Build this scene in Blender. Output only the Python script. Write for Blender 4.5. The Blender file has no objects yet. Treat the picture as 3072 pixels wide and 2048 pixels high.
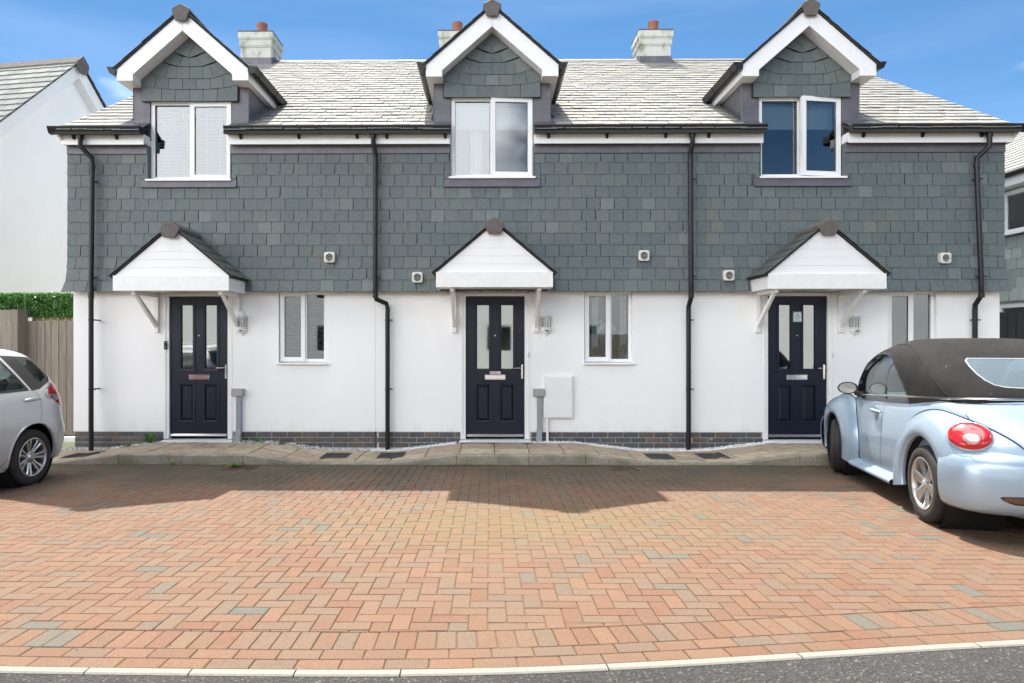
import bpy, bmesh, math, random
from mathutils import Vector, Matrix, noise

random.seed(7)
scene = bpy.context.scene
col = scene.collection
R = math.radians

# ------------------------------------------------------------ camera
cam_d = bpy.data.cameras.new('camera')
cam = bpy.data.objects.new('camera', cam_d)
col.objects.link(cam)
cam.location = (0.0, -9.63, 1.475)
cam.rotation_euler = (R(90), 0, R(0.5))
cam_d.sensor_width = 36.0
cam_d.lens = 23.03
cam_d.shift_x = (66 + 17) / 3072
cam_d.clip_start = 0.05
cam_d.clip_end = 3000
scene.camera = cam

# ------------------------------------------------------------ sky and sun
SUN = Vector((-0.115, 0.543, 1.0)).normalized()
SUN_EL = math.asin(SUN.z)
SUN_AZ = math.atan2(SUN.x, SUN.y)
world = bpy.data.worlds.new("World")
scene.world = world
world.use_nodes = True
wn = world.node_tree
wn.nodes.clear()
w_out = wn.nodes.new('ShaderNodeOutputWorld')
w_bg = wn.nodes.new('ShaderNodeBackground')
sky = wn.nodes.new('ShaderNodeTexSky')
sky.sky_type = 'NISHITA'
sky.sun_disc = False
sky.sun_elevation = SUN_EL
sky.sun_rotation = SUN_AZ
sky.altitude = 0
sky.air_density = 0.58
sky.dust_density = 0.0
sky.ozone_density = 2.0
hsv = wn.nodes.new('ShaderNodeHueSaturation')
hsv.inputs['Hue'].default_value = 0.49
hsv.inputs['Saturation'].default_value = 1.14
hsv.inputs['Value'].default_value = 0.76
# scattered soft white cloud, added as fill light mostly behind the camera
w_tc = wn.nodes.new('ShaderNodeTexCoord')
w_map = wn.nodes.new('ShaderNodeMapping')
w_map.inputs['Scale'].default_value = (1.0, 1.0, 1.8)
w_map.inputs['Location'].default_value = (-0.027102, -6.460850, -16.434503)  # offset picked for a clear view ahead and bright cloud behind
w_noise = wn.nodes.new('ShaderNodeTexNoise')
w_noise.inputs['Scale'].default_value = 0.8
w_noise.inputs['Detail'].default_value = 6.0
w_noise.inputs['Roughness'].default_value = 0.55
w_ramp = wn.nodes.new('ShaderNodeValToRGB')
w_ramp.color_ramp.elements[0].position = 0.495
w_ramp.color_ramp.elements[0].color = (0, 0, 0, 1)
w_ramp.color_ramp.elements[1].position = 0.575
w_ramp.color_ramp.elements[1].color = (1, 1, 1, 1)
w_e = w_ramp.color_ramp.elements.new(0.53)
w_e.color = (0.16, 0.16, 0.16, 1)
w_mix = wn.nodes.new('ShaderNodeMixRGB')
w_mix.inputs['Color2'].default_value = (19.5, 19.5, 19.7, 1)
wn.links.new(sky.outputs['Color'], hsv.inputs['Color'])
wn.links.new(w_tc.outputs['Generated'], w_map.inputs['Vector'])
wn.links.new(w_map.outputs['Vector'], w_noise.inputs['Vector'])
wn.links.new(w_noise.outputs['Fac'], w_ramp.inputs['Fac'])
w_n2 = wn.nodes.new('ShaderNodeTexNoise')      # faint high streaks over all of it
w_n2.inputs['Scale'].default_value = 2.0
w_n2.inputs['Detail'].default_value = 6.0
w_m2 = wn.nodes.new('ShaderNodeMapping')
w_m2.inputs['Scale'].default_value = (1.0, 1.0, 7.0)
w_m2.inputs['Rotation'].default_value = (0.0, R(10), 0.2)
w_r2 = wn.nodes.new('ShaderNodeMapRange')
w_r2.inputs['From Min'].default_value = 0.42
w_r2.inputs['From Max'].default_value = 0.75
w_r2.inputs['To Max'].default_value = 0.022
w_add = wn.nodes.new('ShaderNodeMath'); w_add.operation = 'ADD'; w_add.use_clamp = True
wn.links.new(w_tc.outputs['Generated'], w_m2.inputs['Vector'])
wn.links.new(w_m2.outputs['Vector'], w_n2.inputs['Vector'])
wn.links.new(w_n2.outputs['Fac'], w_r2.inputs['Value'])
wn.links.new(w_ramp.outputs['Color'], w_add.inputs[0])
wn.links.new(w_r2.outputs['Result'], w_add.inputs[1])
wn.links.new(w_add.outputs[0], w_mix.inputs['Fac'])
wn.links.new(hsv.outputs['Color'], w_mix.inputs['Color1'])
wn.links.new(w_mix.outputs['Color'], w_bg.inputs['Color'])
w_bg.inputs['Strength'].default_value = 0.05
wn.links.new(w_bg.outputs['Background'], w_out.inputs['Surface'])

sun_d = bpy.data.lights.new('sun', 'SUN')
sun_d.energy = 2.0
sun_d.angle = R(0.5)
sun_d.color = (1.0, 0.95, 0.86)
sun_o = bpy.data.objects.new('sun', sun_d)
col.objects.link(sun_o)
sun_o.location = (0, 0, 30)
sun_o.rotation_euler = SUN.to_track_quat('Z', 'Y').to_euler()

scene.view_settings.view_transform = 'Standard'
scene.view_settings.look = 'None'
scene.view_settings.gamma = 1.0
scene.view_settings.use_curve_mapping = False
scene.view_settings.exposure = 2.4
scene.render.engine = 'CYCLES'
scene.cycles.max_bounces = 8
scene.cycles.transparent_max_bounces = 16
scene.cycles.caustics_reflective = False
scene.cycles.caustics_refractive = False
scene.cycles.use_denoising = True

# ------------------------------------------------------------ materials
class NT:
    def __init__(self, name):
        self.m = bpy.data.materials.new(name)
        self.m.use_nodes = True
        self.t = self.m.node_tree
        self.t.nodes.clear()
        self.out = self.n('ShaderNodeOutputMaterial')
        self.b = self.n('ShaderNodeBsdfPrincipled')
        self.l(self.b.outputs[0], self.out.inputs['Surface'])
    def n(self, kind, **kw):
        nd = self.t.nodes.new(kind)
        for k, v in kw.items():
            setattr(nd, k, v)
        return nd
    def l(self, a, b):
        self.t.links.new(a, b)
    def pos(self, scale=(1, 1, 1)):
        g = self.n('ShaderNodeNewGeometry')
        mp = self.n('ShaderNodeMapping')
        mp.inputs['Scale'].default_value = scale
        self.l(g.outputs['Position'], mp.inputs['Vector'])
        return mp.outputs['Vector']
    def obj(self, scale=(1, 1, 1)):
        g = self.n('ShaderNodeTexCoord')
        mp = self.n('ShaderNodeMapping')
        mp.inputs['Scale'].default_value = scale
        self.l(g.outputs['Object'], mp.inputs['Vector'])
        return mp.outputs['Vector']
    def noise(self, vec, scale, detail=4, rough=0.55):
        t = self.n('ShaderNodeTexNoise')
        t.inputs['Scale'].default_value = scale
        t.inputs['Detail'].default_value = detail
        t.inputs['Roughness'].default_value = rough
        self.l(vec, t.inputs['Vector'])
        return t.outputs['Fac']
    def ramp(self, fac, stops, interp='LINEAR'):
        r = self.n('ShaderNodeValToRGB')
        r.color_ramp.interpolation = interp
        e = r.color_ramp.elements
        while len(e) < len(stops):
            e.new(0.5)
        for i, (p, c) in enumerate(stops):
            e[i].position = p
            if not isinstance(c, (tuple, list)):
                c = (c, c, c)
            e[i].color = (c[0], c[1], c[2], 1)
        self.l(fac, r.inputs['Fac'])
        return r.outputs['Color']
    def mix(self, fac, a, b, mode='MIX'):
        m = self.n('ShaderNodeMixRGB', blend_type=mode)
        for v, k in ((fac, 'Fac'), (a, 'Color1'), (b, 'Color2')):
            if isinstance(v, (int, float)):
                m.inputs[k].default_value = v if k == 'Fac' else (v, v, v, 1)
            elif isinstance(v, (tuple, list)):
                m.inputs[k].default_value = (v[0], v[1], v[2], 1)
            else:
                self.l(v, m.inputs[k])
        return m.outputs['Color']
    def math(self, op, a, b=0.0):
        m = self.n('ShaderNodeMath', operation=op)
        for i, v in enumerate((a, b)):
            if isinstance(v, (int, float)):
                m.inputs[i].default_value = v
            else:
                self.l(v, m.inputs[i])
        return m.outputs[0]
    def rnd(self):
        """one random number for each piece, be it an object or an island of a joined mesh"""
        o = self.n('ShaderNodeObjectInfo')
        g = self.n('ShaderNodeNewGeometry')
        return self.math('FRACT', self.math('ADD', o.outputs['Random'], g.outputs['Random Per Island']))
    def bump(self, h, strength=0.3, dist=0.01, prev=None):
        b = self.n('ShaderNodeBump')
        b.inputs['Strength'].default_value = strength
        b.inputs['Distance'].default_value = dist
        self.l(h, b.inputs['Height'])
        if prev is not None:
            self.l(prev, b.inputs['Normal'])
        self.l(b.outputs['Normal'], self.b.inputs['Normal'])
        return b.outputs['Normal']
    def set(self, color=None, rough=None, metal=None, **kw):
        if color is not None:
            if isinstance(color, (tuple, list)):
                self.b.inputs['Base Color'].default_value = (color[0], color[1], color[2], 1)
            else:
                self.l(color, self.b.inputs['Base Color'])
        if rough is not None:
            if isinstance(rough, (int, float)):
                self.b.inputs['Roughness'].default_value = rough
            else:
                self.l(rough, self.b.inputs['Roughness'])
        if metal is not None:
            self.b.inputs['Metallic'].default_value = metal
        for k, v in kw.items():
            self.b.inputs[k.replace('_', ' ')].default_value = v
        return self

M = {}
def plain(name, color, rough=0.5, metal=0.0, var=0.06, scale=9.0, bump=0.0, bscale=200.0, **kw):
    t = NT(name)
    p = t.pos()
    n1 = t.noise(p, scale, 5)
    c = t.mix(1.0, color, t.ramp(n1, [(0.25, 1 - var), (0.75, 1 + var)]), 'MULTIPLY')
    t.set(c, rough, metal, **kw)
    if bump:
        t.bump(t.noise(p, bscale, 3), bump, 0.003)
    M[name] = t.m
    return t

# white painted render: fine sand texture, faint weather marks
t = NT('white_render')
p = t.pos()
big = t.noise(t.pos((0.9, 0.9, 0.5)), 1.3, 5)
strk = t.noise(t.pos((7, 7, 0.6)), 1.5, 5)
c = t.ramp(big, [(0.3, (0.86, 0.86, 0.85)), (0.7, (0.90, 0.90, 0.89))])
c = t.mix(t.ramp(strk, [(0.60, 0.0), (0.82, 0.16)]), c, (0.70, 0.70, 0.66))
sep = t.n('ShaderNodeSeparateXYZ'); t.l(p, sep.inputs[0])
# splash dirt above the plinth, ragged
sp = t.math('ADD', t.math('MULTIPLY', sep.outputs['Z'], -2.2), t.math('MULTIPLY', t.noise(p, 5, 6, 0.7), 1.7))
c = t.mix(t.ramp(sp, [(0.28, 0.0), (0.75, 0.22)]), c, (0.52, 0.49, 0.43))
t.set(c, 0.85)
b1 = t.bump(t.noise(p, 260, 3, 0.7), 0.5, 0.004)
t.bump(t.noise(p, 16, 4), 0.22, 0.02, b1)
M['white_render'] = t.m

def slate(name, cols, rough, stain=None, moss=None, bump=0.5, spec=0.5):
    t = NT(name)
    r = t.rnd()
    c = t.ramp(r, cols)
    p = t.pos()
    n = t.noise(p, 22, 6, 0.65)
    c = t.mix(0.55, c, t.mix(1.0, c, t.ramp(n, [(0.3, 0.72), (0.7, 1.28)]), 'MULTIPLY'))
    if stain:
        sn = t.noise(p, 1.7, 6, 0.7)
        c = t.mix(t.ramp(sn, [(0.56, 0.0), (0.72, stain[3])]), c, stain[:3])
    if moss:
        mn = t.noise(p, 5.5, 6, 0.7)
        c = t.mix(t.ramp(mn, [(moss[4], 0.0), (moss[4] + 0.16, moss[3])]), c, moss[:3])
    t.set(c, rough)
    t.b.inputs['Specular IOR Level'].default_value = spec
    h = t.mix(0.5, t.noise(t.pos((1, 1, 3)), 40, 6, 0.7), t.noise(p, 9, 4, 0.6))
    t.bump(h, bump, 0.006)
    M[name] = t.m
slate('wall_slate', [(0.0, (0.096, 0.121, 0.124)), (0.3, (0.103, 0.129, 0.131)), (0.6, (0.110, 0.136, 0.137)),
                     (0.88, (0.118, 0.143, 0.142)), (1.0, (0.150, 0.175, 0.172))], 0.6,
      stain=(0.17, 0.155, 0.105, 0.55), bump=0.4)
slate('roof_slate', [(0.0, (0.22, 0.22, 0.21)), (0.35, (0.25, 0.25, 0.237)), (0.7, (0.28, 0.276, 0.255)),
                     (0.9, (0.30, 0.287, 0.243)), (1.0, (0.25, 0.25, 0.25))], 0.85,
      stain=(0.27, 0.235, 0.12, 0.45), bump=0.35, spec=0.2)
slate('dark_slate', [(0.0, (0.055, 0.062, 0.060)), (0.5, (0.075, 0.083, 0.080)), (1.0, (0.10, 0.108, 0.10))], 0.6,
      moss=(0.085, 0.095, 0.03, 0.75, 0.55))
slate('neighbour_slate', [(0.0, (0.15, 0.16, 0.152)), (0.5, (0.19, 0.20, 0.19)), (1.0, (0.225, 0.23, 0.215))], 0.7,
      stain=(0.24, 0.23, 0.16, 0.35))
slate('pale_slate', [(0.0, (0.24, 0.28, 0.26)), (0.5, (0.30, 0.34, 0.315)), (1.0, (0.37, 0.41, 0.375))], 0.4)

t = NT('slate_backing'); t.set((0.03, 0.032, 0.03), 0.9); M['slate_backing'] = t.m
t = NT('lead')
p = t.pos()
n = t.noise(p, 6, 6, 0.65)
c = t.ramp(n, [(0.3, (0.105, 0.100, 0.115)), (0.6, (0.14, 0.132, 0.148)), (0.8, (0.19, 0.185, 0.195))])
t.set(c, 0.5, 0.25)
t.bump(t.noise(p, 14, 4), 0.25, 0.01)
M['lead'] = t.m
plain('white_plastic', (0.82, 0.82, 0.815), 0.32, var=0.025, scale=3)
plain('cream_plastic', (0.66, 0.65, 0.58), 0.4, var=0.05)
plain('white_wood', (0.80, 0.80, 0.785), 0.45, var=0.05, scale=12, bump=0.1, bscale=60)
plain('black_plastic', (0.010, 0.010, 0.011), 0.4, var=0.2, Specular_IOR_Level=0.35)
plain('ridge_clay', (0.115, 0.100, 0.092), 0.75, var=0.3, scale=14, bump=0.4, bscale=90)
plain('terracotta', (0.30, 0.105, 0.06), 0.7, var=0.2, scale=18)
t = NT('chimney_render')
p = t.pos()
n = t.noise(t.pos((1, 1, 0.6)), 4.5, 7, 0.7)
c = t.ramp(n, [(0.33, (0.60, 0.60, 0.56)), (0.52, (0.55, 0.55, 0.49)), (0.62, (0.33, 0.34, 0.24)), (0.75, (0.10, 0.10, 0.085))])
t.set(c, 0.9)
t.bump(t.noise(p, 60, 4), 0.4, 0.01)
M['chimney_render'] = t.m
# plinth brick
t = NT('plinth_brick')
r = t.rnd()
c = t.ramp(r, [(0.0, (0.060, 0.062, 0.070)), (0.35, (0.085, 0.086, 0.092)), (0.6, (0.075, 0.070, 0.072)),
               (0.85, (0.105, 0.083, 0.070)), (1.0, (0.13, 0.098, 0.082))])
p = t.pos()
n = t.noise(p, 30, 6, 0.7)
c = t.mix(1.0, c, t.ramp(n, [(0.3, 0.65), (0.7, 1.4)]), 'MULTIPLY')
c = t.mix(t.ramp(t.noise(p, 7, 5, 0.6), [(0.64, 0.0), (0.7, 0.7)]), c, (0.46, 0.46, 0.45))
t.set(c, 0.7)
t.bump(n, 0.4, 0.004)
M['plinth_brick'] = t.m
plain('mortar', (0.50, 0.48, 0.44), 0.9, var=0.15, scale=30)
# navy composite door with moulded woodgrain
t = NT('navy_door')
p = t.obj((14, 14, 0.8))
n = t.noise(p, 6, 6, 0.7)
c = t.ramp(n, [(0.3, (0.0065, 0.0095, 0.020)), (0.7, (0.010, 0.0145, 0.029))])
t.set(c, 0.4); t.b.inputs['Specular IOR Level'].default_value = 0.3
t.bump(n, 0.25, 0.003)
M['navy_door'] = t.m
plain('chrome', (0.78, 0.76, 0.73), 0.16, 1.0, var=0.05)
plain('brushed_steel', (0.62, 0.62, 0.62), 0.32, 1.0, var=0.08)
plain('grey_plastic', (0.27, 0.30, 0.33), 0.45, var=0.05)
plain('grey_cap', (0.33, 0.33, 0.34), 0.6, var=0.05)
plain('dark_rubber', (0.012, 0.012, 0.012), 0.6)
plain('blind_white', (0.66, 0.68, 0.70), 0.6, var=0.02)
plain('blind_grey', (0.20, 0.20, 0.20), 0.5, var=0.05)
plain('curtain', (0.75, 0.75, 0.72), 0.85, var=0.06)
plain('room_wall', (0.45, 0.44, 0.42), 0.9)
plain('paper_lamp', (0.85, 0.85, 0.83), 0.8)
plain('teal_paper', (0.62, 0.78, 0.74), 0.6, var=0.03)
plain('dark_print', (0.05, 0.12, 0.12), 0.7)
plain('bulb', (0.75, 0.72, 0.66), 0.2)

def glass(name, tint, refl, rough=0.0, gcol=(1, 1, 1)):
    m = bpy.data.materials.new(name); m.use_nodes = True
    nt = m.node_tree; nt.nodes.clear()
    o = nt.nodes.new('ShaderNodeOutputMaterial')
    tr = nt.nodes.new('ShaderNodeBsdfTransparent'); tr.inputs[0].default_value = (*tint, 1)
    gl = nt.nodes.new('ShaderNodeBsdfGlossy'); gl.inputs['Roughness'].default_value = rough
    gl.inputs['Color'].default_value = (*gcol, 1)
    fr = nt.nodes.new('ShaderNodeFresnel'); fr.inputs[0].default_value = 1.5
    ad = nt.nodes.new('ShaderNodeMath'); ad.operation = 'ADD'; ad.inputs[1].default_value = refl; ad.use_clamp = True
    # slight waviness of the panes
    tc = nt.nodes.new('ShaderNodeNewGeometry')
    nz = nt.nodes.new('ShaderNodeTexNoise'); nz.inputs['Scale'].default_value = 1.6; nz.inputs['Detail'].default_value = 1
    bp = nt.nodes.new('ShaderNodeBump'); bp.inputs['Strength'].default_value = 0.05; bp.inputs['Distance'].default_value = 0.02
    mx = nt.nodes.new('ShaderNodeMixShader')
    L = nt.links.new
    L(tc.outputs['Position'], nz.inputs['Vector']); L(nz.outputs['Fac'], bp.inputs['Height']); L(bp.outputs['Normal'], gl.inputs['Normal'])
    L(fr.outputs[0], ad.inputs[0]); L(ad.outputs[0], mx.inputs[0]); L(tr.outputs[0], mx.inputs[1]); L(gl.outputs[0], mx.inputs[2]); L(mx.outputs[0], o.inputs[0])
    M[name] = m
glass('window_glass', (0.68, 0.74, 0.77), 0.05)
glass('door_glass', (0.55, 0.58, 0.56), 0.17, 0.03)
glass('lantern_glass', (0.9, 0.9, 0.88), 0.05, 0.05)
glass('car_glass', (0.72, 0.86, 0.82), 0.05)
t = NT('rear_glass'); t.set((0.20, 0.26, 0.29), 0.06); t.b.inputs['Alpha'].default_value = 0.6; M['rear_glass'] = t.m
glass('dark_glass', (0.10, 0.12, 0.13), 0.05)

# ---- ground materials
t = NT('paver')
r = t.rnd()
c = t.ramp(r, [(0.0, (0.44, 0.20, 0.105)), (0.18, (0.42, 0.235, 0.135)), (0.36, (0.50, 0.265, 0.15)), (0.52, (0.42, 0.275, 0.175)),
               (0.68, (0.47, 0.235, 0.125)), (0.82, (0.36, 0.265, 0.185)), (0.95, (0.48, 0.285, 0.165)),
               (0.97, (0.32, 0.275, 0.21)), (0.985, (0.275, 0.28, 0.235)), (1.0, (0.24, 0.265, 0.235))])
p = t.pos()
n = t.noise(p, 130, 4, 0.9)
c = t.mix(1.0, c, t.ramp(n, [(0.30, 0.42), (0.5, 1.0), (0.66, 1.5), (0.74, 2.1)]), 'MULTIPLY')
blot = t.noise(p, 12, 5, 0.7)
c = t.mix(t.ramp(blot, [(0.45, 0.0), (0.75, 0.4)]), c, (0.40, 0.30, 0.21))
sep = t.n('ShaderNodeSeparateXYZ'); t.l(p, sep.inputs[0])
# moss and algae thrive in the permanently damp strip along the kerb, with ragged edge
mo = t.math('ADD', t.math('MULTIPLY', sep.outputs['Y'], 0.52), t.math('MULTIPLY', t.noise(p, 1.1, 6, 0.65), 2.6))
c = t.mix(t.ramp(t.math('ADD', mo, 0.40), [(0.12, 0.0), (1.15, 0.85)]), c, (0.135, 0.135, 0.080))
# a yellowish algae bloom in the middle of the court
vm = t.n('ShaderNodeMapping'); vm.inputs['Location'].default_value = (-0.12, 3.9, 0); vm.inputs['Scale'].default_value = (0.42, 0.95, 0.0); t.l(p, vm.inputs['Vector'])
vl = t.n('ShaderNodeVectorMath', operation='LENGTH'); t.l(vm.outputs[0], vl.inputs[0])
bl_ = t.math('SUBTRACT', t.math('ADD', 0.55, t.noise(p, 1.4, 5, 0.6)), vl.outputs['Value'])
c = t.mix(t.ramp(bl_, [(0.0, 0.0), (0.9, 0.5)]), c, (0.43, 0.33, 0.12))
c = t.mix(0.06, c, (0.34, 0.27, 0.205))
c = t.mix(1.0, c, (0.312, 0.298, 0.285), 'MULTIPLY')
t.set(c, 0.85)
t.bump(t.noise(p, 220, 3, 0.7), 0.35, 0.003)
M['paver'] = t.m
t = NT('joint_sand')
p = t.pos()
n = t.noise(p, 90, 4, 0.7)
c = t.ramp(n, [(0.3, (0.10, 0.066, 0.034)), (0.7, (0.20, 0.135, 0.066))])
c = t.mix(t.ramp(t.noise(p, 1.3, 5), [(0.52, 0.0), (0.7, 0.7)]), c, (0.10, 0.105, 0.028))
t.set(c, 0.95); t.bump(n, 0.5, 0.004)
M['joint_sand'] = t.m
t = NT('asphalt')
p = t.pos()
v = t.n('ShaderNodeTexVoronoi'); v.inputs['Scale'].default_value = 95; t.l(p, v.inputs['Vector'])
n = t.noise(p, 180, 4, 0.8)
c = t.ramp(v.outputs['Color'], [(0.0, (0.008, 0.008, 0.008)), (0.5, (0.022, 0.0205, 0.019)), (0.8, (0.058, 0.052, 0.046)), (1.0, (0.30, 0.28, 0.26))])
c = t.mix(0.5, c, t.ramp(n, [(0.35, (0.008, 0.008, 0.008)), (0.75, (0.075, 0.069, 0.062))]))
c = t.mix(1.0, c, t.ramp(t.noise(p, 0.8, 5, 0.6), [(0.3, 0.75), (0.7, 1.25)]), 'MULTIPLY')
t.set(c, 0.8)
b1 = t.bump(v.outputs['Distance'], 0.9, 0.01)
t.bump(n, 0.5, 0.005, b1)
M['asphalt'] = t.m
t = NT('kerb_concrete')
p = t.pos()
n = t.noise(p, 40, 6, 0.7)
c = t.ramp(n, [(0.3, (0.21, 0.18, 0.14)), (0.7, (0.35, 0.315, 0.25))])
c = t.mix(t.ramp(t.noise(p, 3.2, 6, 0.7), [(0.40, 0.0), (0.62, 0.7)]), c, (0.13, 0.125, 0.075))
c = t.mix(t.ramp(t.noise(p, 9, 3, 0.5), [(0.72, 0.0), (0.77, 0.7)]), c, (0.5, 0.49, 0.46))
t.set(c, 0.85); t.bump(n, 0.5, 0.006)
M['kerb_concrete'] = t.m
t = NT('edging_concrete')
p = t.pos()
n = t.noise(p, 70, 5, 0.7)
c = t.ramp(n, [(0.25, (0.15, 0.14, 0.115)), (0.45, (0.21, 0.198, 0.168)), (0.7, (0.25, 0.238, 0.205))])
t.set(c, 0.85); t.bump(n, 0.3, 0.004)
M['edging_concrete'] = t.m
t = NT('riven_slab')
r = t.rnd()
p = t.pos()
n = t.noise(t.pos((1, 2.4, 1)), 6, 7, 0.65)
c = t.ramp(r, [(0.0, (0.36, 0.29, 0.20)), (0.5, (0.42, 0.35, 0.24)), (0.75, (0.38, 0.28, 0.205)), (1.0, (0.46, 0.39, 0.275))])
c = t.mix(1.0, c, t.ramp(n, [(0.3, 0.40), (0.45, 0.9), (0.55, 1.05), (0.7, 1.35)]), 'MULTIPLY')
c = t.mix(t.ramp(t.noise(p, 2.2, 6, 0.7), [(0.5, 0.0), (0.72, 0.6)]), c, (0.17, 0.145, 0.10))
t.set(c, 0.8); t.bump(n, 1.0, 0.05)
M['riven_slab'] = t.m
t = NT('gravel')
r = t.rnd()
c = t.ramp(r, [(0.0, (0.22, 0.21, 0.20)), (0.4, (0.44, 0.43, 0.41)), (1.0, (0.68, 0.68, 0.67))])
t.set(c, 0.8); M['gravel'] = t.m
t = NT('white_gravel')
r = t.rnd()
c = t.ramp(r, [(0.0, (0.45, 0.45, 0.44)), (0.4, (0.70, 0.71, 0.71)), (1.0, (0.82, 0.83, 0.84))])
t.set(c, 0.8); M['white_gravel'] = t.m
plain('cover_iron', (0.045, 0.045, 0.045), 0.6, 0.3, var=0.3, scale=30, bump=0.3)
plain('rust_iron', (0.085, 0.055, 0.04), 0.75, 0.2, var=0.3, scale=30, bump=0.4)
t = NT('ground_earth')
p = t.pos()
n = t.noise(p, 3, 6)
t.set(t.ramp(n, [(0.3, (0.055, 0.062, 0.03)), (0.7, (0.10, 0.11, 0.055))]), 0.95); M['ground_earth'] = t.m

# ---- vegetation and timber
def leafmat(name, cols, trans=0.25, rough=0.45):
    t = NT(name)
    r = t.rnd()
    t.set(t.ramp(r, cols), rough)
    t.b.inputs['Specular IOR Level'].default_value = 0.4
    tl = t.n('ShaderNodeBsdfTranslucent')
    t.l(t.ramp(r, cols), tl.inputs[0])
    mx = t.n('ShaderNodeMixShader'); mx.inputs[0].default_value = trans
    t.l(t.b.outputs[0], mx.inputs[1]); t.l(tl.outputs[0], mx.inputs[2]); t.l(mx.outputs[0], t.out.inputs[0])
    M[name] = t.m
leafmat('hedge_leaf', [(0.0, (0.04, 0.125, 0.025)), (0.5, (0.085, 0.25, 0.05)), (0.88, (0.17, 0.38, 0.09)), (1.0, (0.42, 0.52, 0.28))], 0.3, 0.28)
leafmat('weed_leaf', [(0.0, (0.06, 0.16, 0.02)), (0.6, (0.10, 0.24, 0.03)), (1.0, (0.17, 0.28, 0.05))])
leafmat('moss_leaf', [(0.0, (0.035, 0.055, 0.015)), (1.0, (0.08, 0.12, 0.03))])
leafmat('dry_leaf', [(0.0, (0.22, 0.17, 0.09)), (1.0, (0.34, 0.27, 0.15))])
leafmat('pot_leaf', [(0.0, (0.035, 0.11, 0.02)), (1.0, (0.10, 0.22, 0.05))])
def timber(name, cols, rough=0.85):
    t = NT(name)
    r = t.rnd()
    p = t.pos((22, 22, 0.9))
    n = t.noise(p, 3.0, 7, 0.65)
    kn = t.noise(t.pos((3.2, 3.2, 1.4)), 2.6, 3, 0.5)
    c = t.ramp(n, cols)
    c = t.mix(1.0, c, t.ramp(r, [(0.0, 0.84), (1.0, 1.14)]), 'MULTIPLY')
    c = t.mix(t.ramp(kn, [(0.66, 0.0), (0.74, 0.6)]), c, (0.07, 0.052, 0.035))
    t.set(c, rough); t.bump(n, 0.5, 0.004)
    M[name] = t.m
timber('grey_timber', [(0.28, (0.20, 0.165, 0.13)), (0.5, (0.30, 0.26, 0.21)), (0.75, (0.40, 0.355, 0.29))])
timber('pale_timber', [(0.3, (0.42, 0.33, 0.19)), (0.7, (0.55, 0.45, 0.29))])
timber('dark_timber', [(0.3, (0.010, 0.012, 0.014)), (0.7, (0.026, 0.029, 0.032))])

# ---- car materials
def paint(name, c, metal=0.3, rough=0.38):
    t = NT(name)
    p = t.obj()
    n = t.noise(p, 900, 2)
    cc = t.mix(1.0, c, t.ramp(n, [(0.3, 0.93), (0.7, 1.07)]), 'MULTIPLY')
    dust = t.noise(p, 5, 5)
    cc = t.mix(t.ramp(dust, [(0.5, 0.0), (0.8, 0.08)]), cc, (0.45, 0.42, 0.37))
    t.set(cc, rough, metal)
    t.b.inputs['Coat Weight'].default_value = 0.8
    t.b.inputs['Coat Roughness'].default_value = 0.04
    M[name] = t.m
paint('blue_paint', (0.36, 0.465, 0.565), 0.42, 0.33)
paint('silver_paint', (0.60, 0.60, 0.61), 0.4, 0.34)
t = NT('roof_fabric')
p = t.obj()
n = t.noise(p, 500, 2)
d = t.noise(p, 4, 6, 0.6)
c = t.ramp(d, [(0.3, (0.018, 0.0172, 0.0168)), (0.7, (0.030, 0.0285, 0.0275))])
c = t.mix(t.ramp(t.noise(p, 42, 1, 0.4), [(0.80, 0.0), (0.82, 0.8)]), c, (0.55, 0.53, 0.5))
t.set(c, 0.95); t.b.inputs['Specular IOR Level'].default_value = 0.15
t.bump(n, 0.3, 0.002)
M['roof_fabric'] = t.m
t = NT('tyre')
p = t.obj()
t.set(t.ramp(t.noise(p, 12, 5), [(0.3, (0.018, 0.017, 0.016)), (0.7, (0.032, 0.030, 0.027))]), 0.8); M['tyre'] = t.m
plain('alloy', (0.60, 0.59, 0.57), 0.3, 0.9, var=0.06)
plain('black_trim', (0.016, 0.016, 0.017), 0.55)
plain('panel_gap', (0.004, 0.004, 0.005), 0.8)
plain('seat_cloth', (0.06, 0.06, 0.065), 0.9)
plain('pale_trim', (0.42, 0.47, 0.47), 0.6)
t = NT('red_lens'); t.set((0.50, 0.012, 0.014), 0.12); t.b.inputs['Coat Weight'].default_value = 1.0; M['red_lens'] = t.m
t = NT('clear_lens'); t.set((0.30, 0.25, 0.25), 0.25, 0.4); t.b.inputs['Coat Weight'].default_value = 1.0; M['clear_lens'] = t.m
t = NT('amber_lens'); t.set((0.10, 0.045, 0.025), 0.3); M['amber_lens'] = t.m

# ------------------------------------------------------------ helpers
def link(name, me, mat, parent=None, loc=None):
    o = bpy.data.objects.new(name, me)
    col.objects.link(o)
    if mat is not None and len(me.materials) == 0:
        me.materials.append(M[mat])
    if parent is not None:
        o.parent = parent
        o.matrix_parent_inverse = WORLD[parent.name].inverted()
    WORLD[o.name] = Matrix.Identity(4)
    return o
WORLD = {}   # world matrix of every object that has children (all meshes are built in world space unless noted)

def tag(o, label=None, cat=None, group=None, kind=None):
    if label: o['label'] = label
    if cat: o['category'] = cat
    if group: o['group'] = group
    if kind: o['kind'] = kind
    return o

def thing(name, loc, label, cat, group=None):
    o = bpy.data.objects.new(name, None)
    o.empty_display_size = 0.2
    o.location = loc
    col.objects.link(o)
    WORLD[o.name] = Matrix.Translation(Vector(loc))
    return tag(o, label, cat, group)

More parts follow.
